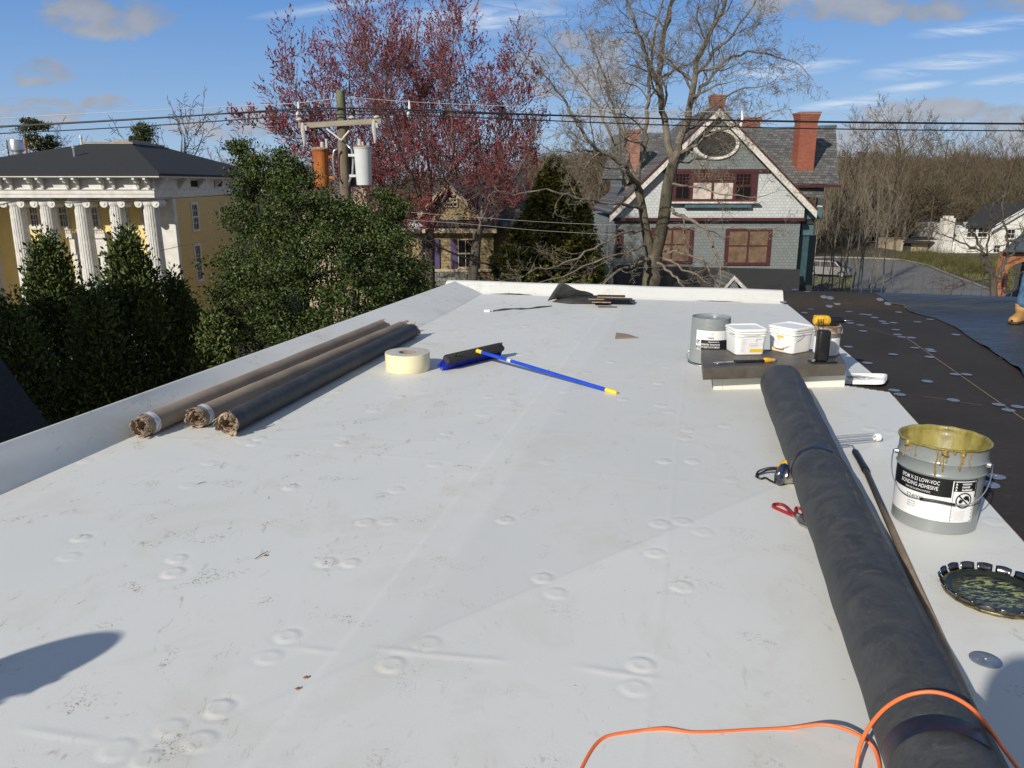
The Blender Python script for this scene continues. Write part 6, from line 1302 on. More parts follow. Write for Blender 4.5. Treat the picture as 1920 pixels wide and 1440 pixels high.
    m = MB(); m.lathe([(.28, -.01), (.26, -.12), (.16, -.24), (0, -.27)], n=18, wob=lambda V: V * np.array([1, .6, 1]), c=c); m.build('lamp_bowl', M['porcelain'], t, smooth=True)
    m = MB(); m.tube([(c[0] + .2, Yl + .3, GZ), (c[0] + .15, Yl + .3, c[2] - .3), (c[0] + .1, Yl + .1, c[2] + .05)], [.12, .09, .05], 10); m.build('post', M['pole'], t, smooth=True)
    m = MB(); m.tube([c + (-.25, 0, .06), c + (-.7, 0, .0)], .025, 6); m.build('arm', M['steel'], t, smooth=True)
pole()
# ------------------------------------------------------------------ parked car
def car():
    p = at(1550, 524, 80); t = thing('parked_car', 'silver four door utility vehicle parked at the left end of the parking lot', 'car', (p[0], 80, GZ + .02), math.radians(-28))
    L, Wd = 4.5, 1.8; prof = [(-2.25, .35), (-2.25, .9), (-2.1, 1.05), (-1.95, 1.62), (-1.6, 1.70), (.3, 1.70), (.75, 1.60), (1.25, 1.10), (2.0, .98), (2.22, .80), (2.28, .4), (2.0, .28), (-2.0, .28)]
    low = [(x, z) for x, z in prof]; m = MB(); rows = []
    for y, sc in ((-.9, .90), (-.88, .97), (-.8, 1.0), (0, 1.0), (.8, 1.0), (.88, .97), (.9, .90)):
        r = []
        for x, z in prof: k = 1 if z < 1.12 else .80 + 0 * z; r.append((x * (.985 if abs(y) > .85 else 1), y * k, .28 + (z - .28) * (sc if z > 1 else 1)))
        rows.append(r + [r[0]])
    m.grid(rows)
    for r in (rows[0], rows[-1]): m.add(r[:-1], [tuple(range(len(r) - 1))])
    m.build('body', M['carpaint'], t, W=False, smooth=True, auto=30)
    for s in (-1, 1):
        for (xa, xb, xc, xd) in ((-1.85, -1.7, -.75, -.75), (-.65, -.65, .25, .25), (.33, .33, .62, 1.05)): m = MB(); P = [(xa, s * .905, 1.10), (xb, s * .76, 1.56), (xc, s * .76, 1.56), (xd, s * .905, 1.10)]; m.add(P, [(0, 1, 2, 3) if s > 0 else (3, 2, 1, 0)]); m.build('side_window', M['void'], t, W=False)
        m = MB(); m.bx(-1.6, .4, s * .62 - .02, s * .62 + .02, 1.74, 1.79); m.build('roof_rail', M['blackplastic'], t, W=False)
        m = MB(); m.bx(2.18, 2.26, s * .68 - .16, s * .68 + .16, .72, .86); m.build('headlight', M['glass'], t, W=False)
        for x in (-1.42, 1.42):
            m = MB(); m.cyl((x, s * .70, .34), (x, s * .915, .34), .35, n=24); w = m.build('wheel', M['tyre'], t, W=False, smooth=True, auto=40); m = MB(); m.cyl((x, s * .90, .34), (x, s * .925, .34), .21, n=20); m.build('rim', M['steel'], w, W=False)
    m = MB(); m.add([(.80, -.68, 1.58), (.80, .68, 1.58), (1.27, .80, 1.12), (1.27, -.80, 1.12)], [(0, 3, 2, 1)]); o = m.build('windscreen', M['glass'], t, W=False); o.location = (.02, 0, .03)
    m = MB(); m.add([(-2.08, -.74, 1.10), (-2.08, .74, 1.10), (-1.97, .66, 1.55), (-1.97, -.66, 1.55)], [(0, 1, 2, 3)]); o = m.build('rear_window', M['glass'], t, W=False); o.location = (-.04, 0, 0)
car()
# thin wire fence below the back parapet at the right
def fence():
    t = thing('wire_fence', 'thin dark metal picket fence at the near edge of the parking lot', 'fence', at(1560, 545, 52)); m = MB()
    for i in range(22): p = at(1525 + i * 19, 500, 52); m = MB(); x = p[0]; m.tube([(x, 52, GZ), (x, 52, -4.9 + .25 * (i % 3))], .03, 5); m.build('post', M['tankdark'], t)
    m = MB(); a, b = at(1520, 500, 52)[0], at(1930, 500, 52)[0]; m.tube([(a, 52, -5.6), (b, 52, -5.6)], .02, 5); m.build('rail', M['tankdark'], t)
fence()
# ------------------------------------------------------------------ trees
class Twigs:
    """fast batch of thin tapered slivers"""
    def __init__(s): s.a = []; s.b = []; s.w = []
    def add(s, a, b, w): s.a.append(a); s.b.append(b); s.w.append(w)
    def into(s, m, rs, mi=0):
        if not s.a: return
        A, B, Wd = np.array(s.a), np.array(s.b), np.array(s.w)[:, None]; D = B - A; D /= np.linalg.norm(D, axis=1)[:, None] + 1e-9
        r = rs.normal(size=D.shape); X = np.cross(D, r); X /= np.linalg.norm(X, axis=1)[:, None] + 1e-9; Y = np.cross(D, X); n = len(A)
        V = np.zeros((n, 6, 3))
        for k in range(3):
            c, s_ = math.cos(k * 2.094), math.sin(k * 2.094); o = (X * c + Y * s_) * Wd
            V[:, k] = A + o; V[:, 3 + k] = B + o * .45
        base = (np.arange(n) * 6)[:, None] + m.n
        F = np.concatenate([base + np.array([k, (k + 1) % 3, 3 + (k + 1) % 3, 3 + k]) for k in range(3)])
        m.v.append(V.reshape(-1, 3)); m.n += n * 6; m.f += [tuple(f) for f in F.tolist()]; m.mi += [mi] * len(F)
def smoothpath(P, n):
    P = np.array(P, float); k = np.linspace(0, 1, n); kk = np.concatenate([[0], np.cumsum(np.linalg.norm(np.diff(P, axis=0), axis=1))]); kk /= kk[-1]
    Q = np.stack([np.interp(k, kk, P[:, j]) for j in range(3)], -1)
    for _ in range(2): Q[1:-1] = (Q[:-2] + Q[1:-1] * 2 + Q[2:]) / 4
    return Q
def unit(v): return v / (np.linalg.norm(v) + 1e-9)
def grow(cfg, rs, p, d, L, r, lev, big, tw, tips):
    """one branch: big = MB for thick wood, tw = Twigs for thin wood"""
    last = lev >= cfg['levels']; n = 4 if last else 6; P = [p]; dd = unit(d); step = L / n
    for i in range(n): dd = unit(dd + rs.normal(0, cfg['wig'], 3) + np.array([0, 0, cfg['up'][min(lev, len(cfg['up']) - 1)]])); P.append(P[-1] + dd * step)
    P = np.array(P); R = np.linspace(r, r * .35, n + 1)
    if r > cfg['rthick']: big.tube(P, R, 6 if r > .05 else 4, False)
    else:
        for i in range(n): tw.add(P[i], P[i + 1], max(R[i], cfg['rmin']))
    if last: tips.append(P); return
    nc = cfg['n'][lev]; nc = max(1, int(rs.normal(nc, nc * .15)))
    az = rs.uniform(0, 6.28)
    for k in range(nc):
        t = cfg['t0'] + (1 - cfg['t0']) * (k + rs.uniform(.1, .9)) / nc; f = t * n; i = min(int(f), n - 1); q = P[i] + (P[i + 1] - P[i]) * (f - i); ax = unit(P[i + 1] - P[i]); a, b = frame(ax); az += 2.4 + rs.normal(0, .4)
        ang = math.radians(rs.normal(cfg['ang'], 9)); nd = ax * math.cos(ang) + (a * math.cos(az) + b * math.sin(az)) * math.sin(ang)
        grow(cfg, rs, q, nd, L * cfg['ratio'] * rs.uniform(.7, 1.15) * (1.15 - .45 * t), R[i] * cfg['rr'], lev + 1, big, tw, tips)
    grow(cfg, rs, P[-1], dd, L * cfg['ratio'] * .8, R[-1], lev + 1, big, tw, tips)
def limb(path, r0, r1, cfg, rs, big, tw, tips, nchild, Lc, t0=.25, seg=None, lev=1):
    n = seg or max(8, len(path) * 3); Q = smoothpath(path, n); Q[1:-1] += rs.normal(0, cfg.get('jit', .03), (n - 2, 3)); R = np.linspace(r0, r1, n); big.tube(Q, R, 8 if r0 > .08 else 6, False); az = rs.uniform(0, 6)
    for k in range(nchild):
        t = t0 + (1 - t0) * (k + rs.uniform(.1, .9)) / nchild; f = t * (n - 1); i = min(int(f), n - 2); q = Q[i]; ax = unit(Q[i + 1] - Q[i]); a, b = frame(ax); az += 2.4 + rs.normal(0, .4); ang = math.radians(rs.normal(cfg['ang'] + 5, 10))
        nd = ax * math.cos(ang) + (a * math.cos(az) + b * math.sin(az)) * math.sin(ang); grow(cfg, rs, q, nd, Lc * rs.uniform(.65, 1.2) * (1.1 - .4 * t), min(R[i] * .5, .05), lev, big, tw, tips)
    grow(cfg, rs, Q[-1], unit(Q[-1] - Q[-2]), Lc * .8, r1, lev, big, tw, tips)
    return Q
def PX(pts, Y, dz=None):
    return [at(x, y, Y + (dy if len(q) > 2 else 0)) for q in pts for (x, y, dy) in [(q[0], q[1], q[2] if len(q) > 2 else 0)]]
def leaves(m, C, S, rs, mi=0, aspect=1.8, cup=True, up=None):
    """diamond leaves folded along the midrib; C centres, S sizes"""
    n = len(C); D = rs.normal(size=(n, 3)); 
    if up is not None: D = D + up
    D /= np.linalg.norm(D, axis=1)[:, None]; r = rs.normal(size=(n, 3)); X = np.cross(D, r); X /= np.linalg.norm(X, axis=1)[:, None]; Nn = np.cross(D, X); S = S[:, None]
    V = np.zeros((n, 4, 3)); V[:, 0] = C; V[:, 1] = C + D * S * .5 + X * S / aspect * .5 + Nn * S * .12; V[:, 2] = C + D * S; V[:, 3] = C + D * S * .5 - X * S / aspect * .5 + Nn * S * .12
    base = (np.arange(n) * 4)[:, None] + m.n; F = base + np.array([0, 1, 2, 3])
    m.v.append(V.reshape(-1, 3)); m.n += 4 * n; m.f += [tuple(f) for f in F.tolist()]; m.mi += [mi] * n
# ---- the big bare tree
def bare_tree():
    rs = np.random.default_rng(12); Y = 24.0
    t = thing('bare_tree', 'large bare tree with crooked pale limbs standing in front of the grey gabled house', 'tree', at(1215, 560, Y) * (1, 1, 0) + (0, 0, GZ))
    cfg = dict(levels=4, n=[5, 5, 5, 4], up=[.0, .03, .03, .0], wig=.20, ang=42, ratio=.58, rr=.55, t0=.2, rthick=.020, rmin=.0052, jit=.035)
    big, tw, tips = MB(), Twigs(), []
    tr = MB()
    base = PX([(1216, 600), (1219, 545), (1222, 505), (1226, 478)], Y); base.insert(0, np.array([base[0][0] - .05, Y, GZ])); Q = smoothpath(base, 16); tr.tube(Q, np.linspace(.36, .26, 16), 14, False)
    A = PX([(1224, 482), (1214, 450), (1208, 415), (1202, 375), (1193, 342)], Y, 0); tr.tube(smoothpath(A, 14), np.linspace(.16, .11, 14), 10, False)
    B = PX([(1226, 485), (1236, 450), (1246, 405), (1251, 350), (1262, 308)], Y); tr.tube(smoothpath(B, 14), np.linspace(.21, .16, 14), 10, False)
    tr.build('trunk', M['bark'], t, smooth=True)
    L = [([(1193, 342), (1178, 310, .3), (1172, 270, .5), (1160, 230, .8), (1140, 170, 1), (1120, 110, 1.2)], .10, .03, 7, 1.7), ([(1196, 345), (1206, 300, -.3), (1212, 240, -.5), (1214, 170, -.8), (1222, 90, -1), (1235, 30, -1.2)], .10, .03, 8, 1.6),
         ([(1262, 310), (1250, 260), (1240, 200, .3), (1236, 140, .4), (1245, 70, .5), (1262, 0, .6), (1270, -60, .7)], .14, .05, 10, 1.9), ([(1262, 310), (1277, 265, -.3), (1291, 225, -.4), (1296, 175, -.6), (1308, 110, -.8), (1338, 45, -1), (1370, -20, -1.2)], .15, .05, 10, 1.9),
         ([(1248, 225), (1228, 150, -.8), (1205, 80, -1.2), (1180, 10, -1.5), (1160, -50, -1.6)], .08, .03, 8, 1.7), ([(1275, 290), (1305, 268, -1), (1345, 243, -1.4), (1385, 232, -1.7)], .075, .03, 6, 1.2),
         ([(1292, 205), (1325, 150, .5), (1372, 105, .8), (1420, 95, 1.0), (1465, 110, 1.2)], .075, .025, 9, 1.5), ([(1300, 150), (1345, 95, 1), (1385, 45, 1.3), (1420, -5, 1.5)], .07, .03, 7, 1.5), ([(1283, 250), (1330, 205, -1.5), (1385, 165, -2), (1435, 160, -2.4)], .055, .02, 8, 1.3),
         ([(1203, 360), (1180, 322, -1), (1149, 293, -1.5), (1112, 277, -2), (1080, 233, -2.2), (1058, 195, -2.4), (1030, 150, -2.6)], .10, .03, 10, 1.6), ([(1180, 345), (1165, 328, .6), (1150, 270, .8), (1125, 206, 1), (1095, 160, 1.4), (1060, 120, 1.6)], .085, .03, 9, 1.6), ([(1118, 280), (1085, 285, -2), (1050, 290, -2.2), (1020, 275, -2.3)], .04, .015, 5, 1.1),
         ([(1203, 392), (1165, 382, -1.2), (1120, 378, -1.8), (1075, 368, -2.4), (1035, 357, -2.8), (1000, 355, -3), (975, 362, -3)], .07, .02, 9, 1.0), ([(1222, 486), (1195, 497, -1), (1160, 505, -1.6), (1135, 522, -2), (1125, 548, -2)], .07, .03, 5, .9),
         ([(1205, 430), (1165, 440, -1), (1120, 462, -1.6), (1085, 485, -2), (1040, 500, -2.3), (990, 512, -2.5)], .055, .018, 9, 1.1), ([(1212, 460), (1170, 475, -1.8), (1110, 490, -2.4), (1060, 515, -2.8), (1010, 530, -3)], .05, .018, 8, 1.1),
         ([(1253, 392), (1285, 405, -.8), (1318, 425, -1.1), (1335, 455, -1.3), (1350, 480, -1.4), (1352, 520, -1.5)], .075, .03, 7, .9), ([(1242, 470), (1262, 472, -1), (1300, 480, -1.4), (1325, 490, -1.6), (1330, 520, -1.6), (1352, 545, -1.7)], .06, .03, 6, .8),
         ([(1232, 485), (1248, 505, -1), (1270, 520, -1.3), (1290, 550, -1.4)], .06, .03, 5, .8), ([(1240, 480), (1270, 500, -.6), (1310, 515, -.9), (1345, 545, -1)], .05, .02, 5, .8), ([(1255, 345), (1300, 350, -1.5), (1350, 365, -2), (1400, 372, -2.2), (1440, 365, -2.4)], .045, .012, 8, 1.0), ([(1250, 420), (1300, 430, -2), (1360, 425, -2.6), (1430, 430, -3)], .04, .012, 7, .9),
         ([(1262, 308), (1290, 300, .8), (1330, 296, 1), (1370, 270, 1.1)], .05, .02, 5, 1.0)]
    for pts, r0, r1, nc, Lc in L:
        low = pts[-1][1] > 355; limb(PX(pts, Y), r0 * .82, r1 * .8, dict(cfg, n=[4, 3, 3, 3]) if low else cfg, rs, big, tw, tips, nc if not low else max(3, nc - 3), Lc)
    tw.into(big, rs); big.build('crown', M['barkpale'], t, smooth=False)
    return len(tw.a)
bare_tree()
# ---- red budded maple
def maple():
    rs = np.random.default_rng(5); Y = 30.0
    t = thing('red_maple_tree', 'tall tree covered in red buds behind the utility pole', 'tree', at(805, 560, Y) * (1, 1, 0) + (0, 0, GZ))
    cfg = dict(levels=4, n=[5, 6, 5, 3], up=[.07, .07, .07, .09], wig=.11, ang=42, ratio=.64, rr=.55, t0=.15, rthick=.022, rmin=.006, jit=.03)
    big, tw, tips = MB(), Twigs(), []; tr = MB()
    for pts, r in (([(806, 600), (806, 540), (806, 430)], .20), ([(880, 600), (884, 540), (896, 430)], .20), ([(745, 600), (748, 500), (745, 400)], .15)):
        P = PX(pts, Y); P[0][2] = GZ; tr.tube(smoothpath(P, 12), np.linspace(r * 1.3, r * .9, 12), 10, False)
    tr.build('trunk', M['barkdark'], t, smooth=True)
    L = [([(806, 430), (808, 330), (800, 230, .4), (785, 130, .8), (780, 60, 1)], .15, .03, 15, 2.4), ([(806, 420), (780, 340, -.5), (745, 240, -1), (715, 140, -1.4), (690, 60, -1.8)], .14, .03, 15, 2.4), ([(806, 440), (840, 340, -1), (850, 230, -1.6), (840, 130, -2), (845, 70, -2.2)], .13, .03, 14, 2.3),
         ([(745, 400), (715, 310, .5), (675, 210, 1), (655, 120, 1.3), (662, 50, 1.5)], .12, .03, 14, 2.3), ([(745, 410), (700, 330, -1), (640, 260, -2), (590, 190, -2.5), (565, 130, -3)], .10, .025, 13, 2.0), ([(748, 430), (690, 360, 1), (620, 300, 1.6), (560, 260, 2)], .08, .02, 10, 1.7), ([(745, 400), (735, 280, 2), (725, 150, 2.6), (728, 60, 3)], .10, .03, 12, 2.1), ([(640, 262), (600, 240, -2.5), (550, 225, -2.7), (515, 215, -2.8)], .05, .02, 7, 1.2),
         ([(896, 430), (906, 340, .5), (900, 240, .8), (880, 150, 1), (872, 90, 1.2)], .13, .03, 14, 2.3), ([(896, 430), (925, 340, -.6), (945, 250, -1), (955, 170, -1.3), (975, 110, -1.5)], .10, .02, 12, 1.7), ([(896, 440), (935, 380, 1), (970, 310, 1.5), (995, 250, 2)], .07, .02, 9, 1.4), ([(900, 420), (860, 340, 1.6), (850, 260, 2.2), (820, 180, 3)], .09, .03, 10, 1.9),
         ([(806, 470), (770, 420, -2), (730, 380, -2.6), (700, 350, -3)], .06, .02, 7, 1.3)]
    L = [([(q[0] + (800 - q[0]) * -.03, q[1] + max(0, 420 - q[1]) * .15) + tuple(q[2:]) for q in pts], a_, b_, c_, d_) for pts, a_, b_, c_, d_ in L]
    for pts, r0, r1, nc, Lc in L: limb(PX(pts, Y), r0 * .52, r1 * .8, cfg, rs, big, tw, tips, nc, Lc * .92, t0=.10)
    tw.into(big, rs); big.build('branches', M['mapletwig'], t)
    # buds: small bipyramids strung along the outer twigs
    C = []
    for P in tips:
        for k in range(rs.integers(2, 7)):
            f = rs.uniform(.2, 1) * (len(P) - 1); i = min(int(f), len(P) - 2); C.append(np.concatenate([P[i] + (P[i + 1] - P[i]) * (f - i), unit(P[i + 1] - P[i]) + rs.normal(0, .35, 3)]))
    C = np.array(C); n = len(C); c, d = C[:, :3], C[:, 3:]; d /= np.linalg.norm(d, axis=1)[:, None]; r = rs.normal(size=(n, 3)); X = np.cross(d, r); X /= np.linalg.norm(X, axis=1)[:, None]; Yv = np.cross(d, X)
    Lb = rs.uniform(.035, .10, n)[:, None]; w = rs.uniform(.012, .026, n)[:, None]; V = np.zeros((n, 5, 3)); V[:, 0] = c - d * Lb * .3; V[:, 4] = c + d * Lb
    for k in range(3): V[:, 1 + k] = c + d * Lb * .35 + (X * math.cos(k * 2.094) + Yv * math.sin(k * 2.094)) * w
    base = (np.arange(n) * 5)[:, None]; F = np.concatenate([np.concatenate([base + np.array([0, 1 + (k + 1) % 3, 1 + k]), base + np.array([4, 1 + k, 1 + (k + 1) % 3])]) for k in range(3)])
    m = MB(); m.v = [V.reshape(-1, 3)]; m.n = 5 * n; m.f = [tuple(f) for f in F.tolist()]; m.mi = [0] * len(F); m.build('red_buds', M['bud'], t)
    print('maple tips', len(tips), 'buds', n)
maple()
# ---- broad evergreen in the middle left
def inpoly(P, poly):
    x, y = P; c = False; n = len(poly)
    for i in range(n):
        x1, y1 = poly[i]; x2, y2 = poly[(i + 1) % n]
        if (y1 > y) != (y2 > y) and x < (x2 - x1) * (y - y1) / (y2 - y1) + x1: c = not c
    return c
def holly():
    rs = np.random.default_rng(8); Y = 15.0
    t = thing('broad_evergreen_tree', 'broad glossy evergreen tree filling the view between the yellow house and the roof', 'tree', at(600, 700, Y) * (1, 1, 0) + (0, 0, GZ))
    # lobes given as (px, py, dy, radius m)
    lobes = [(450, 275, .6, .10), (468, 302, .5, .18), (505, 315, .4, .26), (540, 320, .2, .42), (550, 322, .3, .22), (500, 350, .1, .55), (470, 352, .3, .28), (560, 352, .0, .34), (610, 395, .0, .34), (452, 405, .2, .28), (490, 440, -.3, .55), (560, 400, -.4, .65), (620, 430, -.4, .60), (680, 412, .1, .34), (650, 392, .2, .2), (700, 440, -.2, .42), (728, 462, .1, .34), (742, 385, .4, .15), (725, 368, .5, .12), (735, 410, .4, .16),
             (755, 500, .2, .32), (780, 535, .3, .22), (446, 490, -.1, .42), (500, 500, -.9, .85), (600, 500, -1.0, .90), (690, 490, -.8, .75), (740, 530, -.6, .60), (780, 550, -.3, .42), (455, 565, -.6, .62), (530, 590, -1.2, .95), (640, 580, -1.3, .90), (720, 590, -1.0, .6), (480, 650, -1.0, .9), (590, 660, -1.4, .8), (425, 545, .2, .35), (405, 620, -.4, .6), (780, 590, -.6, .3), (520, 450, .6, .8), (640, 520, .8, 1.0)]
    m = MB(); CC = []; SS = []
    for (px, py, dy, r) in lobes:
        c = at(px, py, Y + dy * 1.2); n = int(900 * r ** 1.6) + 60; cl = int(20 * r ** 1.6) + 4
        # leaf clumps on and inside the lobe
        for k in range(cl * 2):
            u = unit(rs.normal(size=3)); q = c + u * r * rs.uniform(.45, 1.2) * np.array([1.1, 1.1, .85]); k_ = int(rs.uniform(75, 150)); s = rs.uniform(.10, .24)
            CC.append(q + rs.normal(0, s * .55, (k_, 3)) * np.array([1.2, 1.2, .7])); SS.append(rs.uniform(.038, .075, k_))
    C = np.vstack(CC); S = np.concatenate(SS); leaves(m, C, S, rs, aspect=1.7, up=np.array([0, -.3, .5])); m.build('crown', M['holly'], t)
    br = MB(); root = np.array([t.location[0], Y, GZ])
    for (px, py, dy, r) in lobes: P = [root + (0, 0, 2.0 + .05 * (px % 7)), root * (.6, .6, 1) + at(px, py, Y + dy) * (.4, .4, 0) + (0, 0, 2.8 + (px % 5) * .5), at(px, py, Y + dy * 1.2)]; br.tube(smoothpath(P, 8), np.linspace(.06, .012, 8), 5, False)
    br.tube([root, root + (0, 0, 3.2)], [.22, .15], 10); br.build('trunk', M['bark'], t, smooth=True)
    print('holly leaves', len(C))
holly()
# ---- arborvitae: cones of upswept sprays
def thuja(px, py, pyb, Y, rad, label, seed, n=13000, mt='thuja', name='arborvitae', lean=0, spray=(.05, .115), droop=.0, group=None, irregular=.3):
    rs = np.random.default_rng(seed); top = at(px, py, Y); base = np.array([top[0], Y, GZ]); H = top[2] - GZ
    t = thing(name, label, 'tree', base, 0, group)
    n = int(n * 4.4); m = MB(); k = n; u = rs.random(k) ** .75; hz_ = u          # u=0 top
    th = rs.uniform(0, 2 * math.pi, k); rr = rad * np.clip(u * 2.1, 0, 1) ** .8 * (1 + irregular * np.sin(th * 3 + u * 14 + seed) * np.sin(u * 23 + th * 2)) ; rr *= np.where(u > .8, 1 - (u - .8) * 1.2, 1)
    rf = rs.random(k) ** .25; C = np.stack([base[0] + rr * rf * np.cos(th), base[1] + rr * rf * np.sin(th), top[2] - u * H * .93], -1)
    # gather into clumps
    ncl = k // 22; idx = rs.integers(0, k, ncl); cen = C[idx]; own = rs.integers(0, ncl, k); C2 = cen[own] + rs.normal(0, .085, (k, 3)) * np.array([1, 1, 1.5])
    th2 = np.arctan2(C2[:, 1] - base[1], C2[:, 0] - base[0]); up = np.stack([np.cos(th2) * .9, np.sin(th2) * .9, np.full(k, 1.5 - droop)], -1)
    leaves(m, C2, rs.uniform(spray[0], spray[1], k), rs, aspect=2.1, up=up); m.build('crown', M[mt], t)
    m = MB(); m.tube([base, base + (0, 0, H * .5), top - (0, 0, .2)], [.12, .07, .01], 7); m.build('trunk', M['barkdark'], t, smooth=True)
thuja(85, 452, 800, 13.6, 1.05, 'dense arborvitae in front of the columns at the left edge', 3, 17000)
thuja(238, 446, 800, 13.0, 1.15, 'dense arborvitae in front of the right half of the columned house', 4, 19000)
thuja(165, 540, 800, 12.2, .9, 'lower dark arborvitae filling the gap between the two taller ones', 6, 9000)
thuja(325, 525, 800, 13.6, .85, 'small arborvitae at the foot of the yellow house corner', 7, 10000)
thuja(20, 560, 800, 11.5, .9, 'low dark arborvitae closest to the left edge', 9, 8000)
thuja(400, 600, 800, 12.3, .9, 'low dark arborvitae between the cones and the broad evergreen', 10, 8000)
thuja(1040, 302, 560, 36, 2.4, 'tall cone shaped yew between the tan house and the grey house', 14, 16000, 'yew', 'yew_tree', spray=(.12, .32), droop=1.6, irregular=.2)
# ---- generic background trees (shared meshes)
def bare_proto(name, label, seed, H=9.0, spread=.5, mt='mapletwig', fine=1.0, ang=38, levels=4, n=(8, 5, 4, 3), up=(.06, .06, .05, .03), trunkmt='barkdark', r=.17, loc=(0, 0, 0), group=None, rmin=.011, crown0=.25):
    rs = np.random.default_rng(seed); t = thing(name, label, 'tree', loc, 0, group)
    cfg = dict(levels=levels, n=list(n), up=list(up), wig=.12, ang=ang, ratio=.56, rr=.5, t0=.15, rthick=.05, rmin=rmin, jit=.06)
    big, tw, tips = MB(), Twigs(), []; tr = MB(); P = smoothpath([(0, 0, 0), (rs.normal(0, .2), rs.normal(0, .2), H * .35), (rs.normal(0, .4), rs.normal(0, .4), H * .8), (rs.normal(0, .5), rs.normal(0, .5), H)], 14); R = np.linspace(r, r * .15, 14); tr.tube(P, R, 7, False); tr.build('trunk', M[trunkmt], t, W=False, smooth=True)
    az = 0; nc = n[0] + 4
    for k in range(nc):
        tt = crown0 + (.97 - crown0) * (k + rs.random()) / nc; i = min(int(tt * 13), 12); az += 2.4 + rs.normal(0, .3); a = math.radians(ang + rs.normal(0, 8)); d = np.array([math.cos(az) * math.sin(a), math.sin(az) * math.sin(a), math.cos(a)]); grow(cfg, rs, P[i], d, H * spread * rs.uniform(.7, 1.1) * (1.15 - .7 * abs(tt - .4)), R[i] * .55, 1, big, tw, tips)
    tw.into(big, rs); big.build('crown', M[mt], t, W=False)
    return t
def far_left():
    a = at(352, 268, 62); t = bare_proto('bare_tree', 'gnarled bare tree behind the right side of the yellow house roof', 21, 12.5, .42, 'barkdark', ang=48, loc=(a[0], 62, GZ + .2), rmin=.026, r=.30, n=(5, 4, 3, 3), crown0=.4, up=(.05, .04, .02, .0))
    P1 = bare_proto('bare_tree', 'small bare tree behind the yellow house roof, right of the dark pine', 22, 11, .42, 'mapletwig', loc=tuple(at(115, 260, 78) * (1, 1, 0) + (0, 0, GZ)), rmin=.018)
    spots = [(160, 95, 10.5, 'thin bare tree behind the silver vent of the yellow roof'), (440, 74, 10.0, 'bare tree behind the right eave of the yellow house'), (405, 80, 9.6, 'bare tree just left of the eave end of the yellow house'), (480, 85, 11, 'bare tree between yellow house and red budded tree, left one'), (545, 78, 10, 'bare tree between yellow house and red budded tree, right one'), (330, 90, 9.5, 'faint bare tree behind the gnarled one'),
             (700, 62, 9.5, 'bare tree behind the white grey transformer'), (940, 60, 10.5, 'bare tree behind the roof of the tan house'), (620, 70, 10, 'bare tree behind the rusty transformer'), (860, 75, 11, 'bare tree behind the attic gable of the tan house')]
    for i, (px, Y, H, lab) in enumerate(spots):
        c = move_copy(P1, (at(px, 300, Y)[0], Y, GZ), i * 1.7, lab, 'bare trees behind the houses', H / 11)
    P1['group'] = 'bare trees behind the houses'
    # pines
    def pine(px, py, Y, rad, lab, seed, cl=60, h0=.4):
        rs = np.random.default_rng(seed); top = at(px, py, Y); base = np.array([top[0], Y, GZ]); H = top[2] - GZ; t = thing('pine_tree', lab, 'tree', base, 0, 'dark pines behind the yellow house'); m = MB(); CC = []; br = MB(); br.tube([base, top], [.25, .04], 7)
        for k in range(cl):
            q = rs.random(); z = top[2] - q * H * (1 - h0); r = rad * (.15 + .85 * q ** .6) * rs.uniform(.3, 1.35); a = rs.uniform(0, 6.28); c = np.array([base[0] + r * math.cos(a), Y + r * math.sin(a), z]); br.tube([np.array([base[0], Y, z - .2]), c], [.05, .02], 4); CC.append(c + rs.normal(0, .24, (200, 3)) * np.array([1.3, 1.3, .5]))
        C = np.vstack(CC); leaves(m, C, rs.uniform(.16, .36, len(C)), rs, aspect=3, up=np.array([0, 0, .6])); m.build('crown', M['pine'], t); br.build('trunk', M['barkdark'], t)
    pine(64, 220, 76, 2.0, 'tall ragged dark pine behind the left part of the yellow roof', 31, 70); pine(266, 239, 60, 1.3, 'small bright pine top peeking over the yellow house roof', 32, 40, .6)
    rs = np.random.default_rng(77); c = at(12, 262, 70); t = thing('blossoming_tree', 'pale white blossoming tree at the far left edge behind the yellow house', 'tree', (c[0], 70, GZ)); m = MB(); C = c + rs.normal(0, 1.2, (1500, 3)) * (1.1, 1, .9) + (0, 0, -.9); leaves(m, C, rs.uniform(.06, .15, len(C)), rs); m.build('crown', M['blossom'], t); m = MB(); m.tube([(c[0], 70, GZ), c], [.2, .05], 6); m.build('trunk', M['barkdark'], t)
far_left()
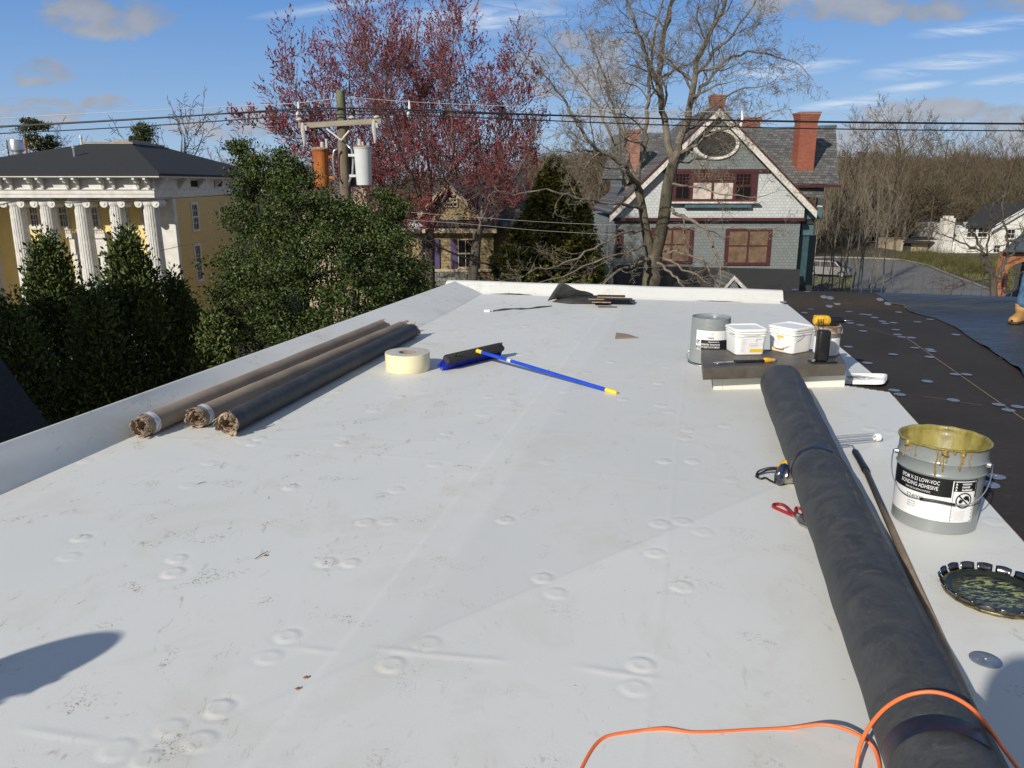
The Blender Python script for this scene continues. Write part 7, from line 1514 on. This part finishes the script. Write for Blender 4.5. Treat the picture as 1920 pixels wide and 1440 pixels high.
def right_trees():
    proto = bare_proto('sapling', 'slender bare sapling growing beside the parking lot, nearest the grey house porch', 41, 9.5, .26, 'barkpale', ang=24, n=(6, 4, 3, 2), loc=(0, 0, 0), trunkmt='barkpale', r=.065, up=(.14, .12, .10, .08), rmin=.008)
    xs = [(1542, 62, 9.8), (1556, 58, 8.6), (1566, 64, 10.5), (1575, 55, 7.5), (1584, 66, 9), (1592, 59, 8.2), (1603, 68, 11), (1612, 57, 7.6), (1622, 63, 9.5), (1634, 70, 11.4), (1645, 60, 7.8), (1660, 74, 10), (1672, 78, 9), (1530, 70, 9.2)]
    order = ['first', 'second', 'third', 'fourth', 'fifth', 'sixth', 'seventh', 'eighth', 'ninth', 'tenth', 'eleventh', 'twelfth', 'thirteenth']
    proto.location = (at(1527, 500, 66)[0], 66, GZ); proto['group'] = 'saplings by the parking lot'
    for i, (px, Y, H) in enumerate(sorted(xs)): move_copy(proto, (at(px, 500, Y)[0], Y, GZ), i * 2.1, 'slender bare sapling beside the parking lot, %s in the row counted from the grey house' % (order[i] if i < 13 else 'last'), 'saplings by the parking lot', (H / 9.5 * .9,) * 2 + (H / 9.5,))
    big = bare_proto('bare_tree', 'tall bare tree rising above the wooded ridge at its left end', 42, 13, .40, 'woods', ang=40, n=(8, 6, 4, 4), loc=tuple(at(1660, 500, 125) * (1, 1, 0) + (0, 0, GZ + 1.5)), r=.3, rmin=.022)
    big.scale = (1.5, 1.3, 1.25); big['group'] = 'tall trees above the ridge'
    for px, Y, s, lab in ((1760, 150, 1.10, 'tall bare tree above the ridge, left of the widest gap'), (1800, 160, 1.05, 'thin bare tree above the ridge, just right of the second tall one'), (1868, 140, .95, 'bare tree above the ridge over the white house roof'), (1905, 135, 1.0, 'bare tree above the ridge at the right edge'), (1120, 95, 1.0, 'bare tree between the yew and the grey house, nearer'), (1085, 120, 1.1, 'bare tree between the yew and the grey house, farther'), (1600, 115, 1.15, 'bare tree on the slope beside the slate roof'), (1700, 112, 1.1, 'bare leaning tree at the corner of the parking lot')):
        move_copy(big, (at(px, 400, Y)[0], Y, GZ + (3 if Y > 130 else 0)), px * .7, lab, 'tall trees above the ridge', s)
    # the crooked tree in front of the white house
    rs = np.random.default_rng(51); Y = 50; t = thing('crooked_tree', 'crooked dark bare tree in front of the white house at the right', 'tree', at(1870, 560, Y) * (1, 1, 0) + (0, 0, GZ)); cfg = dict(levels=3, n=[4, 4, 3], up=[.02, .02, .02], wig=.2, ang=42, ratio=.6, rr=.55, t0=.2, rthick=.04, rmin=.012, jit=.06); bg, tw, tips = MB(), Twigs(), []; tr = MB()
    P = PX([(1868, 570), (1864, 545), (1860, 515)], Y); P[0][2] = GZ; tr.tube(smoothpath(P, 8), np.linspace(.28, .2, 8), 8, False); tr.build('trunk', M['barkdark'], t, smooth=True)
    for pts, r0, nc in (([(1862, 520), (1845, 490), (1838, 465), (1830, 440), (1815, 425), (1795, 418)], .12, 7), ([(1862, 520), (1848, 478), (1820, 462), (1785, 448), (1770, 440)], .10, 6), ([(1864, 518), (1885, 500), (1890, 470), (1884, 430), (1880, 390), (1884, 350)], .12, 8), ([(1866, 518), (1895, 480), (1915, 450), (1925, 420)], .10, 5), ([(1860, 520), (1845, 525), (1820, 530), (1790, 530), (1765, 545)], .09, 6), ([(1862, 515), (1850, 470), (1862, 420), (1850, 395), (1870, 370), (1920, 350)], .07, 6), ([(1868, 520), (1900, 515), (1925, 505)], .08, 4)): limb(PX(pts, Y), r0, .03, cfg, rs, bg, tw, tips, nc, 1.9)
    tw.into(bg, rs); bg.build('crown', M['barkdark'], t)
    # shrubs on the verge
    rs = np.random.default_rng(61)
    for i, (px, py, r, lab) in enumerate(((1725, 478, 2.2, 'tangle of bare brown shrub nearest the far kerb'), (1760, 484, 2.4, 'olive brown shrub mid way along the grass verge'), (1795, 492, 2.3, 'olive brown shrub on the grass verge below the white house'), (1830, 505, 2.0, 'olive brown shrub at the near end of the grass verge'))):
        g = ray(px, py + 8); tt = (GZ - HC) / g[2]; c = g * tt; c = np.array([c[0], c[1], GZ]); t = thing('shrub', lab, 'shrub', c, 0, 'shrubs on the verge'); m = MB(); tw = Twigs()
        for k in range(1500): q = c + np.array([rs.normal(0, r * .7), rs.normal(0, r * .5), 0]); h = rs.uniform(.3, 1.7) * math.exp(-((q[0] - c[0]) / r / 1.3) ** 2); a = q + (0, 0, h * rs.random()); tw.add(a, a + rs.normal(0, .3, 3) + (0, 0, .25), .014)
        tw.into(m, rs); m.build('twigs', M['shrub'], t)
right_trees()
# ---- the wooded hillside: one mass
def woods():
    rs = np.random.default_rng(90)
    def proto(seed):
        r = np.random.default_rng(seed); tw = Twigs(); H = 9.0
        tw.add(np.zeros(3), np.array([r.normal(0, .3), 0, H * .85]), .13)
        for k in range(14): z = r.uniform(2, 8); a = r.uniform(0, 6.28); L = r.uniform(1, 2.6); e = np.array([math.cos(a) * L, math.sin(a) * L, z + L * .9]); tw.add(np.array([0, 0, z]), e, .06)
        for k in range(330):
            u = unit(r.normal(size=3)); c = np.array([0, 0, 5.6]) + u * r.uniform(.3, 1) ** .5 * np.array([2.5, 2.5, 3.6]); d = unit(u + np.array([0, 0, .9]) + r.normal(0, .4, 3)); tw.add(c, c + d * r.uniform(.5, 1.5), .030)
        m = MB(); tw.into(m, r); return np.vstack(m.v), np.array(m.f)
    PR = [proto(s) for s in (1, 2, 3)]; Vs, Fs = [], []; off = 0; n = 0
    def hz(x, y):
        r = max(0.0, y - 118); h = 12.5 * (1 - math.exp(-(r / 190.0) ** 1.6)) * (.85 + .15 * math.sin(x * .011 + 1) + .05 * math.sin(x * .05)); return GZ + h * min(1, max(.25, .55 + (x + 40) / 160.0))
    spots = []
    for _ in range(900):
        Y = rs.uniform(122, 420) if rs.random() < .75 else rs.uniform(112, 160); X = Y * rs.uniform(.02, .78)
        if X < Y * .12 and Y < 100: continue
        spots.append((X, Y))
    for _ in range(240): Y = rs.uniform(110, 300); spots.append((Y * rs.uniform(-.72, .05), Y))
    for _ in range(46): Y = rs.uniform(88, 118); spots.append((Y * rs.uniform(.10, .46), Y + 10))
    for X, Y in spots:
        px = 960 + FPX * X / Y
        if 1755 < px and Y < 122 : continue
        V, F = PR[rs.integers(0, 3)]; a = rs.uniform(0, 6.28); s = rs.uniform(.75, 1.25) * (1.25 if Y > 200 else 1.0) * (1 if X > 0 else .9); sw = s * (1.7 if Y > 220 else 1.2); c, sn = math.cos(a), math.sin(a)
        W_ = np.stack([(V[:, 0] * c - V[:, 1] * sn) * sw + X, (V[:, 0] * sn + V[:, 1] * c) * sw + Y, V[:, 2] * s + hz(X, Y) - .3], -1); Vs.append(W_); Fs.append(F + off); off += len(V); n += 1
    V = np.vstack(Vs); F = np.vstack(Fs).astype(np.int32); me = bpy.data.meshes.new('woods'); me.vertices.add(len(V)); me.vertices.foreach_set('co', V.astype(np.float32).ravel()); me.loops.add(F.size); me.loops.foreach_set('vertex_index', F.ravel()); me.polygons.add(len(F)); me.polygons.foreach_set('loop_start', np.arange(0, F.size, 4, dtype=np.int32)); me.polygons.foreach_set('loop_total', np.full(len(F), 4, np.int32)); me.materials.append(M['woods']); me.update(calc_edges=True)
    o = mkobj('woods', me, None); o['kind'] = 'stuff'; o['label'] = 'brown leafless woods covering the far hillside'; o['category'] = 'woods'; print('woods faces', len(F))
woods()
# ------------------------------------------------------------------ people
def skinmesh(name, verts, edges, radii, mat, parent, root=0, sub=2):
    me = bpy.data.meshes.new(name); me.from_pydata([tuple(map(float, v)) for v in verts], edges, []); o = mkobj(name, me, parent)
    me.skin_vertices.new(name='s') if hasattr(me.skin_vertices, 'new') else None
    sk = o.modifiers.new('skin', 'SKIN')
    if not me.skin_vertices: 
        bm = bmesh.new(); bm.from_mesh(me); bm.verts.layers.skin.verify(); bm.to_mesh(me); bm.free()
    for i, d in enumerate(me.skin_vertices[0].data): r = radii[i]; d.radius = (r, r) if not isinstance(r, tuple) else r; d.use_root = (i == root)
    sk.use_smooth_shade = True; s = o.modifiers.new('sub', 'SUBSURF'); s.levels = sub; s.render_levels = sub; me.materials.append(mat); return o
def person(label, J, loc=(0, 0, 0)):
    """J: joint positions (world). builds body, trousers, jacket, boots, hair"""
    t = thing('person', label, 'person', loc); L = np.array(loc, float); J = {k: np.array(v, float) - L for k, v in J.items()}
    mid = lambda a, b, f=.5: J[a] * (1 - f) + J[b] * f
    V = []; R = []; E = []; idx = {}
    def v(k, p, r, link=None):
        idx[k] = len(V); V.append(p); R.append(r)
        if link is not None: E.append((idx[link], idx[k]))
    v('pel', J['pel'], .125); v('waist', mid('pel', 'chest', .45), .12, 'pel'); v('chest', J['chest'], .145, 'waist'); v('neck', J['neck'], .055, 'chest'); v('jaw', mid('neck', 'head', .55), .07, 'neck'); v('head', J['head'], .098, 'jaw')
    for s in 'LR':
        v('hip' + s, J['hip' + s], .10, 'pel'); v('th' + s, mid('hip' + s, 'kn' + s), .075, 'hip' + s); v('kn' + s, J['kn' + s], .056, 'th' + s); v('cf' + s, mid('kn' + s, 'an' + s, .35), .052, 'kn' + s); v('an' + s, J['an' + s], .036, 'cf' + s); v('toe' + s, mid('an' + s, 'toe' + s, .45), .024, 'an' + s)
        v('sh' + s, J['sh' + s], .062, 'chest'); v('el' + s, J['el' + s], .041, 'sh' + s); v('wr' + s, J['wr' + s], .026, 'el' + s)
        d = unit(J['wr' + s] - J['el' + s]); a, b = frame(d); v('pa' + s, J['wr' + s] + d * .07, .030, 'wr' + s)
        for k, (o, l) in enumerate(((-.030, .070), (-.010, .082), (.010, .078), (.028, .062))):
            q = J['wr' + s] + d * .085 + a * o; v('f%d%s' % (k, s), q, .0095, 'pa' + s); v('g%d%s' % (k, s), q + d * l * .55 + b * .012, .0085, 'f%d%s' % (k, s)); v('h%d%s' % (k, s), q + d * l * .9 + b * .035, .007, 'g%d%s' % (k, s))
        q = J['wr' + s] + d * .045 - a * .035; v('t0' + s, q, .011, 'pa' + s); v('t1' + s, q + d * .035 - a * .018 + b * .01, .009, 't0' + s)
    body = skinmesh('body', V, E, R, M['skin'], t)
    f = unit(J['face']); hd = J['head']; up = unit(hd - J['neck']); sd_ = np.cross(f, up)
    m = MB(); m.lathe([(.004, .03), (.010, .012), (.016, -.012), (.003, -.02)], c=hd + f * .100 - up * .015, n=8); m.build('nose', M['skin'], t, W=False, smooth=True)
    for s in (-1, 1):
        m = MB(); m.lathe([(0, -.011), (.008, -.008), (.011, 0), (.008, .008), (0, .011)], c=hd + f * .088 + sd_ * s * .033 + up * .008, n=10); m.build('eye', M['porcelain'], t, W=False, smooth=True)
        m = MB(); m.lathe([(0, -.03), (.012, -.02), (.014, .01), (.006, .028), (0, .03)], c=hd + sd_ * s * .098, n=10); m.build('ear', M['skin'], t, W=False, smooth=True)
    m = MB(); m.tube([hd + f * .088 - up * .052 - sd_ * .024, hd + f * .096 - up * .054, hd + f * .088 - up * .052 + sd_ * .024], .005, 6); m.build('mouth', M['red'], t, W=False, smooth=True)
    rs = np.random.default_rng(2); m = MB(); n = 24; rows = []
    for i in range(13):
        ph = math.pi * .62 * i / 12; rows.append([hd - f * .012 + up * .012 + (.118 * math.sin(ph)) * (math.cos(q) * f * .98 + math.sin(q) * sd_ * .95) * (1 if True else 1) + up * .118 * math.cos(ph) - f * .02 * math.sin(ph) for q in np.linspace(0, 2 * math.pi, n + 1)])
    m.grid(rows); m.build('hair', M['hair'], t, W=False, smooth=True)
    # clothing
    V, R, E = [], [], []; idx.clear()
    v('pel', J['pel'] + up * 0, .150)
    for s in 'LR': v('hip' + s, J['hip' + s], .118, 'pel'); v('th' + s, mid('hip' + s, 'kn' + s), .094, 'hip' + s); v('kn' + s, J['kn' + s], .078, 'th' + s); v('cf' + s, mid('kn' + s, 'an' + s, .4), .074, 'kn' + s); v('cu' + s, mid('kn' + s, 'an' + s, .92), .070, 'cf' + s)
    skinmesh('trousers', V, E, R, M['denim'], t)
    V, R, E = [], [], []; idx.clear(); v('lo', mid('pel', 'chest', .12), .155); v('waist', mid('pel', 'chest', .5), .150, 'lo'); v('chest', J['chest'], .170, 'waist'); v('col', mid('chest', 'neck', .75), .085, 'chest')
    for s in 'LR': v('sh' + s, J['sh' + s], .085, 'chest'); v('ua' + s, mid('sh' + s, 'el' + s), .066, 'sh' + s); v('el' + s, J['el' + s], .060, 'ua' + s); v('cf' + s, mid('el' + s, 'wr' + s, .9), .048, 'el' + s)
    skinmesh('jacket', V, E, R, M['jacket'], t)
    for s in 'LR':
        a, q = J['an' + s], J['toe' + s]; d = q - a; d[2] = 0; d = unit(d); bz = -L[2]; c = np.array([-d[1], d[0], 0])
        rows = []
        fl = min(a[2], q[2]) - .045
        for x, w, h in ((-.085, .030, .05), (-.075, .040, .09), (-.04, .045, .10), (.02, .045, .095), (.07, .047, .075), (.12, .050, .055), (.165, .046, .048), (.19, .034, .035), (.20, .012, .02)):
            o = a * (1, 1, 0) + d * x + np.array([0, 0, fl + .018]); rows.append([o + c * w * math.cos(th) * (1 if math.sin(th) > 0 else 1.0) + np.array([0, 0, h * max(0, math.sin(th)) ** .7]) for th in np.linspace(0, math.pi, 13)])
        m = MB(); m.grid(rows); m.tube([a * (1, 1, 0) + np.array([0, 0, fl + .06]), a * (1, 1, 0) + np.array([0, 0, fl + .17])], [.052, .062], 14); bt = m.build('boot', M['boot'], t, W=False, smooth=True)
        m = MB(); P = [a * (1, 1, 0) + d * x + c * y * 1.08 + np.array([0, 0, fl]) for x, y in ((-.09, -.03), (-.04, -.045), (.03, -.043), (.12, -.052), (.18, -.042), (.205, 0), (.18, .042), (.12, .052), (.03, .043), (-.04, .045), (-.09, .03))]; m.poly(P, h=(0, 0, .02)); m.build('sole', M['sole'], bt, W=False)
    return t
def people():
    g = gz(1913, 606, -.015); x, y = g[0], g[1] + .04
    person('person in blue jeans, tan work boots and dark jacket bending forward at the right edge', dict(anL=(x + .02, y, .075), toeL=(x - .11, y - .10, .04), knL=(x + .03, y - .05, .50), hipL=(x + .40, y + .02, .72), anR=(x + .45, y + .35, .075), toeR=(x + .30, y + .33, .04), knR=(x + .34, y + .28, .52), hipR=(x + .56, y + .22, .74), pel=(x + .50, y + .12, .80), chest=(x + .46, y + .0, 1.02) if False else (x + .30, y + .05, .98),
        neck=(x + .24, y - .02, 1.14), head=(x + .22, y - .08, 1.28), face=(-.6, -.2, -.7), shL=(x + .25, y - .14, 1.0), shR=(x + .28, y + .20, 1.0), elL=(x + .0, y - .16, .74), wrL=(x + .10, y - .34, .60), elR=(x + .22, y + .34, .76), wrR=(x + .20, y + .20, .56)), (x, y, -.02))
    # two coworkers outside the frame whose shadows reach the membrane
    x, y = -2.15, 0.65
    person('person sitting beyond the left edge whose head casts the rounded shadow at lower left', dict(anL=(x - .1, y - .35, .08), toeL=(x + .03, y - .28, .04), knL=(x - .1, y - .4, .35), hipL=(x - .35, y - .45, .16), anR=(x - .3, y - .1, .08), toeR=(x - .15, y - .02, .04), knR=(x - .3, y - .1, .35), hipR=(x - .48, y - .3, .16), pel=(x - .42, y - .38, .17), chest=(x - .20, y - .2, .45),
        neck=(x - .06, y - .08, .62), head=(x + .0, y - .02, .76), face=(.7, .6, -.2), shL=(x - .06, y - .26, .54), shR=(x - .26, y - .02, .54), elL=(x - .02, y - .34, .30), wrL=(x - .05, y - .3, .12), elR=(x - .35, y + .02, .30), wrR=(x - .3, y + .0, .12)), (x, y, 0))
    x, y = -.50, -.92
    person('person standing behind the camera whose shadow falls across the bottom right corner', dict(anL=(x - .14, y, .075), toeL=(x - .16, y + .14, .04), knL=(x - .12, y + .03, .50), hipL=(x - .10, y, .90), anR=(x + .14, y, .075), toeR=(x + .18, y + .14, .04), knR=(x + .12, y + .03, .50), hipR=(x + .10, y, .90), pel=(x, y, .95), chest=(x, y + .01, 1.28),
        neck=(x, y + .02, 1.50), head=(x, y + .05, 1.66), face=(.2, .9, -.2), shL=(x - .19, y, 1.42), shR=(x + .19, y, 1.42), elL=(x - .24, y + .08, 1.16), wrL=(x - .05, y + .30, 1.22), elR=(x + .28, y + .10, 1.16), wrR=(x + .28, y + .36, 1.24)), (x, y, 0))
people()
bpy.context.view_layer.update()
